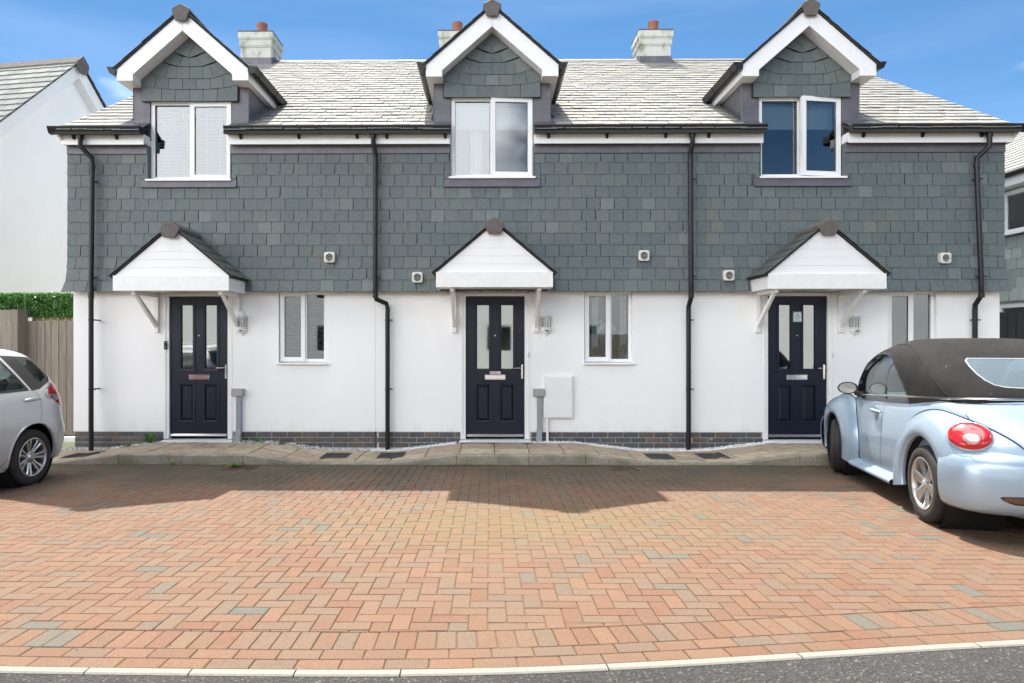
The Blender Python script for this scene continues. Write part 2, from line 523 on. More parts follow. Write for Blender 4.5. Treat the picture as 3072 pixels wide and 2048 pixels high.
class MB:
    def __init__(self):
        self.v = []; self.f = []
    def add(self, vs, fs):
        o = len(self.v)
        self.v += [tuple(q) for q in vs]
        self.f += [tuple(i + o for i in f) for f in fs]
        return self
    def box(self, x0, x1, y0, y1, z0, z1):
        return self.add([(x0, y0, z0), (x1, y0, z0), (x1, y1, z0), (x0, y1, z0), (x0, y0, z1), (x1, y0, z1), (x1, y1, z1), (x0, y1, z1)],
                        [(0, 3, 2, 1), (4, 5, 6, 7), (0, 1, 5, 4), (1, 2, 6, 5), (2, 3, 7, 6), (3, 0, 4, 7)])
    def hexa(self, p):
        return self.add(p, [(0, 3, 2, 1), (4, 5, 6, 7), (0, 1, 5, 4), (1, 2, 6, 5), (2, 3, 7, 6), (3, 0, 4, 7)])
    def prism(self, poly, y0, y1):
        """polygon in (x, z), counter-clockwise seen from -Y, pushed from y0 (front) to y1"""
        n = len(poly)
        vs = [(x, y0, z) for x, z in poly] + [(x, y1, z) for x, z in poly]
        fs = [tuple(range(n)), tuple(range(2 * n - 1, n - 1, -1))]
        fs += [(i, i + n, (i + 1) % n + n, (i + 1) % n) for i in range(n)]
        return self.add(vs, fs)
    def prismx(self, poly, x0, x1):
        """polygon in (y, z) pushed along x"""
        n = len(poly)
        vs = [(x0, y, z) for y, z in poly] + [(x1, y, z) for y, z in poly]
        fs = [tuple(range(n - 1, -1, -1)), tuple(range(n, 2 * n))]
        fs += [(i, (i + 1) % n, (i + 1) % n + n, i + n) for i in range(n)]
        return self.add(vs, fs)
    def prismz(self, poly, z0, z1):
        n = len(poly)
        vs = [(x, y, z0) for x, y in poly] + [(x, y, z1) for x, y in poly]
        fs = [tuple(range(n - 1, -1, -1)), tuple(range(n, 2 * n))]
        fs += [(i, (i + 1) % n, (i + 1) % n + n, i + n) for i in range(n)]
        return self.add(vs, fs)
    def tube(self, pts, r, n=12, cap=True):
        pts = [Vector(q) for q in pts]
        rings = []
        up = None
        for i, q in enumerate(pts):
            a = pts[max(i - 1, 0)]; b = pts[min(i + 1, len(pts) - 1)]
            d = (b - a).normalized()
            if up is None:
                up = d.orthogonal().normalized()
            else:
                up = (up - d * up.dot(d)).normalized()
            s = d.cross(up)
            rr = r[i] if isinstance(r, (list, tuple)) else r
            rings.append([q + (up * math.cos(2 * math.pi * k / n) + s * math.sin(2 * math.pi * k / n)) * rr for k in range(n)])
        vs = [v for ring in rings for v in ring]
        fs = []
        for i in range(len(rings) - 1):
            for k in range(n):
                fs.append((i * n + k, i * n + (k + 1) % n, (i + 1) * n + (k + 1) % n, (i + 1) * n + k))
        if cap:
            fs.append(tuple(range(n - 1, -1, -1)))
            fs.append(tuple(range((len(rings) - 1) * n, len(rings) * n)))
        return self.add(vs, fs)
    def lathe(self, prof, c, axis='z', n=24, a0=0.0, a1=2 * math.pi):
        """profile of (radius, height) turned about an axis through c"""
        full = abs(a1 - a0 - 2 * math.pi) < 1e-6
        m = n if full else n + 1
        vs = []
        for rr, h in prof:
            for k in range(m):
                a = a0 + (a1 - a0) * k / n
                u, w = rr * math.cos(a), rr * math.sin(a)
                vs.append((c[0] + u, c[1] + w, c[2] + h) if axis == 'z' else
                          (c[0] + w, c[1] + h, c[2] + u) if axis == 'y' else (c[0] + h, c[1] + u, c[2] + w))
        fs = []
        for i in range(len(prof) - 1):
            for k in range(n):
                k2 = (k + 1) % m
                fs.append((i * m + k, i * m + k2, (i + 1) * m + k2, (i + 1) * m + k))
        return self.add(vs, fs)
    def grid(self, rows):
        n = len(rows[0])
        vs = [q for r_ in rows for q in r_]
        fs = []
        for i in range(len(rows) - 1):
            for k in range(n - 1):
                fs.append((i * n + k, i * n + k + 1, (i + 1) * n + k + 1, (i + 1) * n + k))
        return self.add(vs, fs)
    def mesh(self, name, smooth=False, bevel=0.0, fix=True):
        me = bpy.data.meshes.new(name)
        me.from_pydata(self.v, [], self.f)
        if fix or bevel:
            bm = bmesh.new(); bm.from_mesh(me)
            if fix:
                bmesh.ops.recalc_face_normals(bm, faces=bm.faces)
            if bevel:
                es = [e for e in bm.edges if len(e.link_faces) == 2 and e.calc_face_angle(0) > 0.5]
                bmesh.ops.bevel(bm, geom=es, offset=bevel, segments=1, affect='EDGES', clamp_overlap=True)
            bm.to_mesh(me); bm.free()
        if smooth:
            me.polygons.foreach_set('use_smooth', [True] * len(me.polygons))
            if smooth != 'all':
                me.set_sharp_from_angle(angle=R(38))
        return me
    def build(self, name, mat, parent=None, smooth=False, bevel=0.0, fix=True):
        return link(name, self.mesh(name, smooth, bevel, fix), mat, parent)

def xform(mb, mat):
    mb.v = [tuple(mat @ Vector(q)) for q in mb.v]
    return mb

def lerp_table(tab, x):
    if x <= tab[0][0]: return tab[0][1]
    for (a, u), (b, w) in zip(tab, tab[1:]):
        if x <= b:
            return u + (w - u) * (x - a) / (b - a)
    return tab[-1][1]

def smooth_table(tab, x):
    """Catmull-Rom through the table"""
    xs = [q[0] for q in tab]; ys = [q[1] for q in tab]
    n = len(tab)
    if x <= xs[0]: return ys[0]
    if x >= xs[-1]: return ys[-1]
    i = max(k for k in range(n - 1) if xs[k] <= x)
    h = xs[i + 1] - xs[i]
    u = (x - xs[i]) / h
    def sl(k):
        if k == 0: return (ys[1] - ys[0]) / (xs[1] - xs[0])
        if k == n - 1: return (ys[-1] - ys[-2]) / (xs[-1] - xs[-2])
        return (ys[k + 1] - ys[k - 1]) / (xs[k + 1] - xs[k - 1])
    m0, m1 = sl(i) * h, sl(i + 1) * h
    return (2*u**3 - 3*u**2 + 1)*ys[i] + (u**3 - 2*u**2 + u)*m0 + (-2*u**3 + 3*u**2)*ys[i+1] + (u**3 - u**2)*m1

def clip_poly(poly, a, b, c):
    """keep a*x + b*y <= c"""
    out = []
    n = len(poly)
    for i in range(n):
        p, q = poly[i], poly[(i + 1) % n]
        dp, dq = a * p[0] + b * p[1] - c, a * q[0] + b * q[1] - c
        if dp <= 0: out.append(p)
        if dp * dq < 0:
            s = dp / (dp - dq)
            out.append((p[0] + (q[0] - p[0]) * s, p[1] + (q[1] - p[1]) * s))
    return out

def poly_area(p):
    return 0.5 * sum(p[i][0] * p[(i + 1) % len(p)][1] - p[(i + 1) % len(p)][0] * p[i][1] for i in range(len(p)))
# ------------------------------------------------------------ ground, road, paved parking court
SLOPE = 0.025
def zg(y):
    return 0.10 - SLOPE * (max(y, -9.63) + 9.63)
EDGE = [(-40, -5.55), (-9, -6.55), (-2.2, -6.725), (-0.66, -6.745), (0.12, -6.715), (0.88, -6.635), (2.05, -6.474), (2.63, -6.40), (9, -5.55), (40, -1.6)]
def edge_y(x):
    return smooth_table(EDGE, x) if -2.2 < x < 2.63 else lerp_table(EDGE, x)
def edge_n(x):
    s = (edge_y(x + 0.05) - edge_y(x - 0.05)) / 0.1
    return Vector((-s, 1)).normalized()
def edge_off(x, o):
    n_ = edge_n(x)
    return (x + n_.x * o, edge_y(x) + n_.y * o)
KERB_Y = -1.18

mb = MB()
ys = [-900, -60, -9.63, KERB_Y + 0.02, 14, 1500]
zs = [-0.02, -0.02, 0.0, zg(KERB_Y) - 0.1, -0.2, -0.2]
mb.grid([[(x, y, z) for x in (-1200, -60, 60, 1200)] for y, z in zip(ys, zs)])
tag(mb.build('ground', 'ground_earth'), kind='structure')

mb = MB()
xs = [-40, -9] + [-8 + 0.4 * i for i in range(41)] + [9, 40]
rows = []
for yy in ('e', -8.0, -9.63, -13.0, -17.5):
    row = []
    for x in xs:
        if yy == 'e':
            q = edge_off(x, -0.055); row.append((q[0], q[1], zg(q[1]) - 0.006))
        else:
            row.append((x, yy, zg(yy) - 0.006))
    rows.append(row)
mb.grid(rows)
tag(mb.build('road', 'asphalt'), kind='structure')

# joint bed of the parking court
mb = MB()
rows = []
xs = [-14 + 0.5 * i for i in range(57)]
for k in range(13):
    rows.append([(x, edge_off(x, -0.005)[1] + (KERB_Y - edge_y(x)) * k / 12, 0) for x in xs])
rows = [[(x, y, zg(y) - 0.0075) for x, y, _ in r_] for r_ in rows]
mb.grid(rows)
paving = tag(mb.build('parking_paving', 'joint_sand'), kind='structure')

GRATES = [(-3.12, -1.42, 0.36, 0.30), (1.67, -1.42, 0.36, 0.30)]
J = 0.0018
def brick_mesh(poly, top=0.0):
    """chamfered paving brick from a convex polygon, top at z=0"""
    n = len(poly)
    cx = sum(p[0] for p in poly) / n; cy = sum(p[1] for p in poly) / n
    def inset(d):
        out = []
        for i in range(n):
            p0, p1, p2 = Vector(poly[i - 1]), Vector(poly[i]), Vector(poly[(i + 1) % n])
            a = (p1 - p0).normalized(); b = (p2 - p1).normalized()
            na, nb = Vector((-a.y, a.x)), Vector((-b.y, b.x))
            k = 1 + na.dot(nb)
            q = p1 + (na + nb) * (d / max(k, 0.3))
            out.append((q.x, q.y))
        return out
    r0, r1 = inset(J), inset(J + 0.0035)
    vs = [(x, y, top - 0.02) for x, y in r0] + [(x, y, top - 0.004) for x, y in r0] + [(x, y, top) for x, y in r1]
    fs = [tuple(range(2 * n, 3 * n))]
    for k in (0, n):
        fs += [(k + i, k + (i + 1) % n, k + n + (i + 1) % n, k + n + i) for i in range(n)]
    return vs, fs

STD = [(-0.1, -0.05), (0.1, -0.05), (0.1, 0.05), (-0.1, 0.05)]
pieces = []     # (centre x, centre y, rotation, polygon in world or None for a standard brick)
U = 0.1
y_base = -6.72
for j in range(0, 56):
    for i in range(-100, 101):
        k = (i - j) % 4
        x0, y0 = i * U - 0.012, y_base + j * U
        if k == 0:
            rect = (x0, y0, x0 + 2 * U, y0 + U); rot = 0.0
        elif k == 3:
            rect = (x0, y0, x0 + U, y0 + 2 * U); rot = math.pi / 2
        else:
            continue
        cx, cy = (rect[0] + rect[2]) / 2, (rect[1] + rect[3]) / 2
        if cy > KERB_Y + 0.1: continue
        if any(abs(cx - g[0]) < g[2] / 2 + 0.03 and abs(cy - g[1]) < g[3] / 2 + 0.03 for g in GRATES): continue
        poly = [(rect[0], rect[1]), (rect[2], rect[1]), (rect[2], rect[3]), (rect[0], rect[3])]
        n_ = edge_n(cx); q = edge_off(cx, 0.402)
        cc = n_.x * q[0] + n_.y * q[1]
        pl = clip_poly(poly, -n_.x, -n_.y, -cc)
        pl = clip_poly(pl, 0, 1, KERB_Y - 0.002) if len(pl) > 2 else pl
        if len(pl) < 3 or poly_area(pl) < 0.0016: continue
        pieces.append((cx, cy, rot, None if poly_area(pl) > 0.01999 else pl))
# border: two stretcher courses and a soldier course that follow the edging
s_x = -9.8
xpts = [(-9.9 + 0.01 * i) for i in range(1981)]
arc = [0.0]
for a, b in zip(xpts, xpts[1:]):
    arc.append(arc[-1] + math.hypot(b - a, edge_y(b) - edge_y(a)))
def arc_x(s):
    lo, hi = 0, len(arc) - 1
    while hi - lo > 1:
        m_ = (lo + hi) // 2
        if arc[m_] <= s: lo = m_
        else: hi = m_
    return xpts[lo] + (xpts[hi] - xpts[lo]) * (s - arc[lo]) / (arc[hi] - arc[lo])
for o0, o1, step, ph in ((0.002, 0.1, 0.2, 0.03), (0.1, 0.2, 0.2, 0.12), (0.2, 0.4, 0.1, 0.055)):
    s = ph
    while s + step < arc[-1]:
        xa, xb = arc_x(s), arc_x(s + step)
        pl = [edge_off(xa, o0), edge_off(xb, o0), edge_off(xb, o1), edge_off(xa, o1)]
        cx = sum(p[0] for p in pl) / 4; cy = sum(p[1] for p in pl) / 4
        pieces.append((cx, cy, None, pl))
        s += step
rng = random.Random(3)
def depth_x(p): return p[1] + 9.63
def in_view(p):
    d = depth_x(p)
    if d < 1.0: return False
    px = 1470 + p[0] * 1965 / d
    py = 1024 + (1.475 - zg(p[1])) * 1965 / d
    return -20 < px < 3090 and py < 2060
vis = sorted([p for p in pieces if in_view(p)], key=lambda p: depth_x(p) - (0.15 if p[3] is None or poly_area(p[3]) > 0.0199 else -0.6))
near = vis[:300]
near_ids = set(id(p) for p in near)
std_me = []
for k in range(3):
    v_, f_ = brick_mesh(STD)
    me = bpy.data.meshes.new('paving_brick'); me.from_pydata(v_, [], f_); me.materials.append(M['paver']); std_me.append(me)
tilt = math.atan(SLOPE)
rest = MB()
for p in pieces:
    cx, cy, rot, pl = p
    dz = rng.uniform(-0.0012, 0.0012)
    tx, ty = rng.uniform(-0.006, 0.006), rng.uniform(-0.006, 0.006)
    if rot is None or pl is not None:
        poly = [(x - cx, y - cy) for x, y in pl]; rr = 0.0
        v_, f_ = brick_mesh(poly)
    else:
        rr = rot + rng.uniform(-0.004, 0.004); v_ = None
    mat_ = Matrix.Translation((cx, cy, zg(cy) + dz)) @ Matrix.Rotation(-tilt + tx, 4, 'X') @ Matrix.Rotation(ty, 4, 'Y') @ Matrix.Rotation(rr, 4, 'Z')
    if id(p) in near_ids:
        if v_ is None:
            me = std_me[rng.randrange(3)]
        else:
            me = bpy.data.meshes.new('paving_brick'); me.from_pydata(v_, [], f_); me.materials.append(M['paver'])
        o = link('paving_brick', me, None, paving)
        o.matrix_basis = mat_
    else:
        if v_ is None: v_, f_ = brick_mesh(STD)
        rest.add([mat_ @ Vector(q) for q in v_], f_)
o = rest.build('paving_bricks', 'paver', paving, fix=False)
o['kind'] = 'stuff'

# pale concrete edging between the court and the road
mb = MB()
mb.grid([[(*edge_off(x, o_), zg(edge_off(x, o_)[1]) - 0.03) for x in [-9.8 + 0.4 * i for i in range(50)]] for o_ in (-0.06, 0.0)])
edging_root = tag(mb.build('edging', 'edging_concrete'), kind='structure')
s = 0.31
joints = [0.0]
while s < arc[-1]:
    joints.append(s)
    s += 0.46 if arc_x(s) < -0.55 else 0.915
for a, b in zip(joints, joints[1:]):
    mb = MB()
    m_ = 4
    prof = [(-0.002, -0.06), (-0.002, 0.001), (-0.008, 0.005), (-0.046, 0.003), (-0.054, -0.003), (-0.054, -0.06)]
    rows = []
    for k in range(m_ + 1):
        x = arc_x(a + 0.003 + (b - a - 0.006) * k / m_)
        rows.append([(*edge_off(x, o_), zg(edge_off(x, o_)[1]) + h_) for o_, h_ in prof])
    mb.grid(rows)
    for r_ in (rows[0], rows[-1]):
        mb.add(r_, [tuple(range(len(r_)))])
    mb.build('edging_stone', 'edging_concrete', edging_root)

# grit and crumbs swept against the edging, and a few dead leaf bits on the blocks: nobody could count them
rng = random.Random(17)
mb = MB()
for k in range(1500):
    x = rng.uniform(-4.5, 5.0)
    if k < 1100:
        q = edge_off(x, -0.058 - abs(rng.gauss(0, 0.05))); y = q[1]; x = q[0]; z = zg(y) - 0.005; r_ = rng.uniform(0.002, 0.006)
    else:
        y = rng.uniform(-6.6, -1.3); x = rng.uniform(-7, 7); z = zg(y) + 0.001; r_ = rng.uniform(0.002, 0.007)
    a = rng.uniform(0, 6.28)
    c_, s_ = math.cos(a) * r_, math.sin(a) * r_
    mb.add([(x + c_, y + s_, z), (x - s_, y + c_, z), (x - c_, y - s_, z), (x + s_, y - c_, z), (x, y, z + r_ * 0.7)], [(0, 1, 4), (1, 2, 4), (2, 3, 4), (3, 0, 4)])
tag(mb.build('grit', 'ridge_clay', None), kind='stuff')

# ------------------------------------------------------------ kerb and pavement
PROFILE = [(-8, 0), (-5.68, 0), (-4.82, 1), (-3.2, 1), (-2.32, 0), (-1.33, 0), (-0.43, 1), (1.23, 1), (2.17, 0), (3.1, 0), (3.98, 1), (9.5, 1)]
ZK = zg(KERB_Y)
def zpav(x):
    u = lerp_table(PROFILE, x)
    return ZK + 0.016 + 0.109 * u
mb = MB()
xs = sorted(set([-9.5, 9.5] + [p[0] for p in PROFILE] + [-9.5 + 0.25 * i for i in range(77)]))
mb.grid([[(x, y, min(zpav(x), 9) - 0.012) for x in xs] for y in (KERB_Y + 0.12, -0.6, 0.02)])
pavement = tag(mb.build('pavement', 'joint_sand'), kind='structure')
# kerb stones
kj = [-9.3, -8.4, -7.5, -6.6, -5.68, -4.82, -3.99, -3.2, -2.32, -1.33, -0.43, 0.5, 1.23, 2.17, 3.1, 3.98, 4.9, 5.8, 6.7, 7.6, 8.5, 9.4]
kroot = tag(MB().box(-9.3, 9.4, KERB_Y + 0.02, KERB_Y + 0.11, ZK - 0.25, ZK - 0.06).build('kerb', 'kerb_concrete'), kind='structure')
rng = random.Random(11)
for a, b in zip(kj, kj[1:]):
    mb = MB(); rows = []
    w = rng.uniform(-0.004, 0.004)
    for k in range(9):
        x = a + 0.003 + (b - a - 0.006) * k / 8
        u = lerp_table(PROFILE, x)
        z = zpav(x) + 0.003 + w * 0.5
        y0 = KERB_Y + w
        rows.append([(x, y0, ZK - 0.06), (x, y0, z - 0.018), (x, y0 + 0.004, z - 0.008), (x, y0 + 0.014, z - 0.001), (x, y0 + 0.03, z), (x, y0 + 0.122, z), (x, y0 + 0.122, ZK - 0.06)])
    mb.grid(rows)
    mb.add(rows[0], [tuple(range(7))]); mb.add(rows[-1], [tuple(range(7))])
    mb.build('kerb_stone', 'kerb_concrete', kroot, smooth=True)
# riven slabs in two courses
COVERS = [(-5.62, -0.63, 0.40, 0.40), (-2.13, -0.60, 0.36, 0.42), (-1.36, -0.58, 0.36, 0.42), (2.32, -0.62, 0.34, 0.42), (3.05, -0.60, 0.36, 0.44)]
DOORS = [-4.31, 0.07, 4.51]
def slab(x0, x1, y0, y1):
    mb = MB()
    nx, ny = 4, 4
    ge = 0.008
    rows = []
    jx = rng.uniform(-0.004, 0.004)
    for b_ in range(ny + 1):
        row = []
        for a_ in range(nx + 1):
            x = x0 + ge + (x1 - x0 - 2 * ge) * a_ / nx
            y = y0 + ge + (y1 - y0 - 2 * ge) * b_ / ny
            rim = a_ in (0, nx) or b_ in (0, ny)
            z = zpav(x) + 0.001 + jx * 0.5 - (0.005 if rim else 0) + rng.uniform(-0.0025, 0.0025)
            row.append((x, y, z))
        rows.append(row)
    mb.grid(rows)
    ring = rows[0] + [r_[-1] for r_ in rows[1:-1]] + rows[-1][::-1] + [r_[0] for r_ in rows[-2:0:-1]]
    n_ = len(ring)
    mb.add(ring + [(x, y, z - 0.03) for x, y, z in ring], [(i, (i + 1) % n_, n_ + (i + 1) % n_, n_ + i) for i in range(n_)])
    return mb
x = -9.2
brk = [-9.2]
while x < 9.2:
    x += 0.463; brk.append(x)
for i, (a, b) in enumerate(zip(brk, brk[1:])):
    mid = (a + b) / 2
    slab(a, b, KERB_Y + 0.128, -0.62).build('paving_slab', 'riven_slab', pavement, smooth=True)
    near_door = mid < -6.25 or any(abs(mid - d) < 0.62 for d in DOORS) or 0.55 < mid < 1.25
    a2, b2 = (a, b)
    slab(a2, b2, -0.62, -0.03 if near_door else -0.17).build('paving_slab', 'riven_slab', pavement, smooth=True)
# gravel margin against the plinth: grey pebbles on the left, white chippings from the middle on
def pebbles(n, fx, name, mat, sz):
    mb = MB()
    for _ in range(n):
        x, y, lift = fx()
        r_ = rng.uniform(*sz)
        c = Vector((x, y, zpav(x) - 0.012 + lift))
        rot = Matrix.Rotation(rng.uniform(0, 6.28), 3, 'Z') @ Matrix.Rotation(rng.uniform(-0.6, 0.6), 3, 'X')
        s = Vector((r_ * rng.uniform(0.8, 1.5), r_ * rng.uniform(0.7, 1.1), r_ * rng.uniform(0.5, 0.9)))
        vs = []
        for q in ((1, 0.2, 0), (-1, -0.1, 0.1), (0.1, 1, 0), (0, -1, -0.1), (0.1, 0.1, 1), (0, 0, -1)):
            vs.append(c + rot @ Vector((q[0] * s.x, q[1] * s.y, q[2] * s.z)))
        mb.add(vs, [(0, 2, 4), (2, 1, 4), (1, 3, 4), (3, 0, 4), (2, 0, 5), (1, 2, 5), (3, 1, 5), (0, 3, 5)])
    o = mb.build(name, mat)
    tag(o, kind='stuff')
    return o
def margin(lo, hi):
    def fx():
        while True:
            x = rng.uniform(lo, hi)
            if any(abs(x - d) < 0.56 for d in DOORS): continue
            h = 1 - lerp_table(PROFILE, x)
            y = -rng.uniform(0.0, 0.165 + 0.01 * h)
            return x, y, rng.uniform(0, 0.02) * (1 + y * 3)
    return fx
pebbles(1500, margin(-6.3, -1.75), 'gravel', 'gravel', (0.008, 0.022))
pebbles(5200, margin(-1.75, 4.05), 'white_gravel', 'white_gravel', (0.006, 0.015))

for i, (x, y, w, d) in enumerate(COVERS):
    lab = ['square dark access cover in the pavement by the left downpipe', 'left dark ribbed cover of the pair below the second downpipe',
           'right dark ribbed cover of the pair below the second downpipe', 'left dark ribbed cover of the pair below the third downpipe',
           'right dark ribbed cover of the pair below the third downpipe'][i]
    r_ = thing('access_cover', (x, y, zpav(x)), lab, 'drain cover', 'access covers set in the pavement')
    def zz(xx): return zpav(xx) + 0.004
    mb = MB(); m_ = 6
    rows = []
    for b_ in range(3):
        rows.append([(x - w / 2 + w * a_ / m_, y - d / 2 + d * b_ / 2, zz(x - w / 2 + w * a_ / m_)) for a_ in range(m_ + 1)])
    mb.grid(rows)
    ring = rows[0] + [rows[1][-1]] + rows[2][::-1] + [rows[1][0]]
    n_ = len(ring)
    mb.add(ring + [(a_, b_, c_ - 0.03) for a_, b_, c_ in ring], [(k, (k + 1) % n_, n_ + (k + 1) % n_, n_ + k) for k in range(n_)])
    mb.build('plate', 'cover_iron', r_)
    mb = MB()
    nr = 15
    for k in range(nr):
        xx = x - w / 2 + w * (k + 0.5) / nr
        mb.hexa([(xx - 0.006, y - d / 2 + 0.015, zz(xx) - 0.002), (xx + 0.006, y - d / 2 + 0.015, zz(xx) - 0.002), (xx + 0.006, y + d / 2 - 0.015, zz(xx) - 0.002), (xx - 0.006, y + d / 2 - 0.015, zz(xx) - 0.002),
                 (xx - 0.004, y - d / 2 + 0.017, zz(xx) + 0.005), (xx + 0.004, y - d / 2 + 0.017, zz(xx) + 0.005), (xx + 0.004, y + d / 2 - 0.017, zz(xx) + 0.005), (xx - 0.004, y + d / 2 - 0.017, zz(xx) + 0.005)])
    mb.build('ribs', 'cover_iron', r_)
for i, (x, y, w, d) in enumerate(GRATES):
    r_ = thing('drain_grate', (x, y, zg(y)), ['rusty gully grate with weeds, below the left kerb', 'rusty gully grate at the kerb, below the right dropped kerb'][i],
               'drain grate', 'gully grates at the kerb')
    T_ = Matrix.Translation((x, y, zg(y) + 0.002)) @ Matrix.Rotation(-tilt, 4, 'X')
    mb = MB()
    for a_, b_, c_, e_ in ((-w/2, w/2, -d/2, -d/2 + 0.03), (-w/2, w/2, d/2 - 0.03, d/2), (-w/2, -w/2 + 0.03, -d/2 + 0.03, d/2 - 0.03), (w/2 - 0.03, w/2, -d/2 + 0.03, d/2 - 0.03)):
        mb.box(a_, b_, c_, e_, -0.03, 0.0)
    xform(mb, T_).build('grate_frame', 'rust_iron', r_)
    pit = MB().box(-w/2 + 0.03, w/2 - 0.03, -d/2 + 0.03, d/2 - 0.03, -0.05, -0.0070)
    xform(pit, T_).build('pit', 'panel_gap', r_)
    for k in range(8):
        xx = -w/2 + 0.055 + (w - 0.11) * k / 7
        mb = MB().hexa([(xx - 0.022, -d/2 + 0.03, -0.02), (xx - 0.008, -d/2 + 0.03, -0.02), (xx + 0.022, d/2 - 0.03, -0.02), (xx + 0.008, d/2 - 0.03, -0.02),
                        (xx - 0.022, -d/2 + 0.03, -0.002), (xx - 0.008, -d/2 + 0.03, -0.002), (xx + 0.022, d/2 - 0.03, -0.002), (xx + 0.008, d/2 - 0.03, -0.002)])
        xform(mb, T_).build('bar', 'rust_iron', r_)
# ------------------------------------------------------------ the terrace of three houses
XL, XR = -6.16, 7.44
B1, B2 = -1.687, 2.93
EAVE_Y, EAVE_Z, PITCH = -0.33, 4.475, 0.606
RIDGE_Y = 5.07
RIDGE_Z = EAVE_Z + PITCH * (RIDGE_Y - EAVE_Y)
SA = math.atan(PITCH)
def roof_z(y): return EAVE_Z + PITCH * (y - EAVE_Y)
HOUSES = [
    dict(x0=XL, x1=B1, door=-4.31, porch=-4.355, pdz=-0.025, win=-2.765, dorm=-4.40, ddz=-0.045, chim=-5.15,
         label='left house of the terrace, venetian blinds in its dormer window, dandelion by the doorstep'),
    dict(x0=B1, x1=B2, door=0.075, porch=0.06, pdz=0.02, win=1.735, dorm=0.03, ddz=0.0, chim=-0.76,
         label='middle house of the terrace, white meter cupboard beside its navy door'),
    dict(x0=B2, x1=XR, door=4.51, porch=4.563, pdz=-0.005, win=6.17, dorm=4.53, ddz=-0.01, chim=3.62,
         label='right house of the terrace, behind the pale blue soft-top car'),
]
DW, DH = 0.86, 2.06        # door leaf
def out_y(z):
    """front of the hung slates: the lower courses are kicked out over the render"""
    u = max(0.0, (2.80 - z) / 0.62)
    return -0.085 - 0.075 * u * u

def wall_holes(x0, x1, z0, z1, holes, y, depth, y_back):
    """a wall face with openings (x0,x1,z0,z1) and their reveals"""
    mb = MB()
    xs = sorted(set([x0, x1] + [h[k] for h in holes for k in (0, 1) if x0 <= h[k] <= x1]))
    zs = sorted(set([z0, z1] + [min(max(h[k], z0), z1) for h in holes for k in (2, 3)]))
    for a, b in zip(xs, xs[1:]):
        for c, d in zip(zs, zs[1:]):
            mx, mz = (a + b) / 2, (c + d) / 2
            if any(h[0] < mx < h[1] and h[2] < mz < h[3] for h in holes): continue
            mb.add([(a, y, c), (b, y, c), (b, y, d), (a, y, d)], [(0, 1, 2, 3)])
            mb.add([(a, y_back, c), (b, y_back, c), (b, y_back, d), (a, y_back, d)], [(3, 2, 1, 0)])
    for h in holes:
        a, b, c, d = h[0], h[1], max(h[2], z0), min(h[3], z1)
        mb.add([(a, y, c), (a, y, d), (a, y_back, d), (a, y_back, c)], [(0, 3, 2, 1)])
        mb.add([(b, y, c), (b, y, d), (b, y_back, d), (b, y_back, c)], [(0, 1, 2, 3)])
        if h[3] < z1: mb.add([(a, y, d), (b, y, d), (b, y_back, d), (a, y_back, d)], [(0, 3, 2, 1)])
        if h[2] > z0: mb.add([(a, y, c), (b, y, c), (b, y_back, c), (a, y_back, c)], [(0, 1, 2, 3)])
    # outer rim
    for xe in (x0, x1):
        mb.add([(xe, y, z0), (xe, y, z1), (xe, y_back, z1), (xe, y_back, z0)], [(0, 1, 2, 3)])
    for ze in (z0, z1):
        for a, b in zip(xs, xs[1:]):
            if any(h[0] < (a + b) / 2 < h[1] and h[2] <= ze <= h[3] for h in holes): continue
            mb.add([(a, y, ze), (b, y, ze), (b, y_back, ze), (a, y_back, ze)], [(0, 1, 2, 3)])
    return mb

def slate_shape(w, h, rg, th=0.007, ragged=0.005):
    """one riven slate, bottom centre at the origin, lying in the x-z plane, front towards -y"""
    n = 6
    bot = []
    for k in range(n + 1):
        x = -w / 2 + w * k / n
        bot.append((x + (rg.uniform(-0.002, 0.002)), rg.uniform(-ragged, ragged) * (0.8 if 0 < k < n else 1.0)))
    if rg.random() < 0.22:
        bot[0] = (bot[0][0] + 0.006, bot[0][1] + 0.010)
    if rg.random() < 0.22:
        bot[-1] = (bot[-1][0] - 0.006, bot[-1][1] + 0.010)
    e = rg.uniform(-0.0015, 0.0015)
    pts = bot + [(w / 2 + e, h), (-w / 2 + e, h)]
    m_ = len(pts)
    vs = [(x, 0, z) for x, z in pts] + [(x, th, z) for x, z in pts]
    fs = [tuple(range(m_))] + [(i, i + m_, (i + 1) % m_ + m_, (i + 1) % m_) for i in range(m_)]
    return vs, fs
rng = random.Random(21)
def slate_pool(name, w, h, mat, n=8, **kw):
    pool = []
    for _ in range(n):
        v_, f_ = slate_shape(w, h, rng, **kw)
        me = bpy.data.meshes.new(name); me.from_pydata(v_, [], f_); me.materials.append(M[mat]); me.update()
        pool.append(me)
    return pool
WG = 0.1705
WALL_POOL = slate_pool('hung_slate', 0.1945, WG + 0.03, 'wall_slate', 10, th=0.011)

def frame_rect(mb, x0, x1, z0, z1, w, y0, y1, wb=None):
    """a mitred rectangular frame"""
    wb = w if wb is None else wb
    o = [(x0, z0), (x1, z0), (x1, z1), (x0, z1)]
    i_ = [(x0 + w, z0 + wb), (x1 - w, z0 + wb), (x1 - w, z1 - w), (x0 + w, z1 - w)]
    for k in range(4):
        a, b, c, d = o[k], o[(k + 1) % 4], i_[(k + 1) % 4], i_[k]
        e = 0.004
        mb.hexa([(a[0], y0, a[1]), (b[0], y0, b[1]), (b[0], y1, b[1]), (a[0], y1, a[1]),
                 (d[0], y0 + e, d[1]), (c[0], y0 + e, c[1]), (c[0], y1, c[1]), (d[0], y1, d[1])])
    return mb

def pane(x0, x1, z0, z1, y, parent, mat='window_glass', name='pane'):
    return MB().box(x0, x1, y, y + 0.006, z0, z1).build(name, mat, parent)

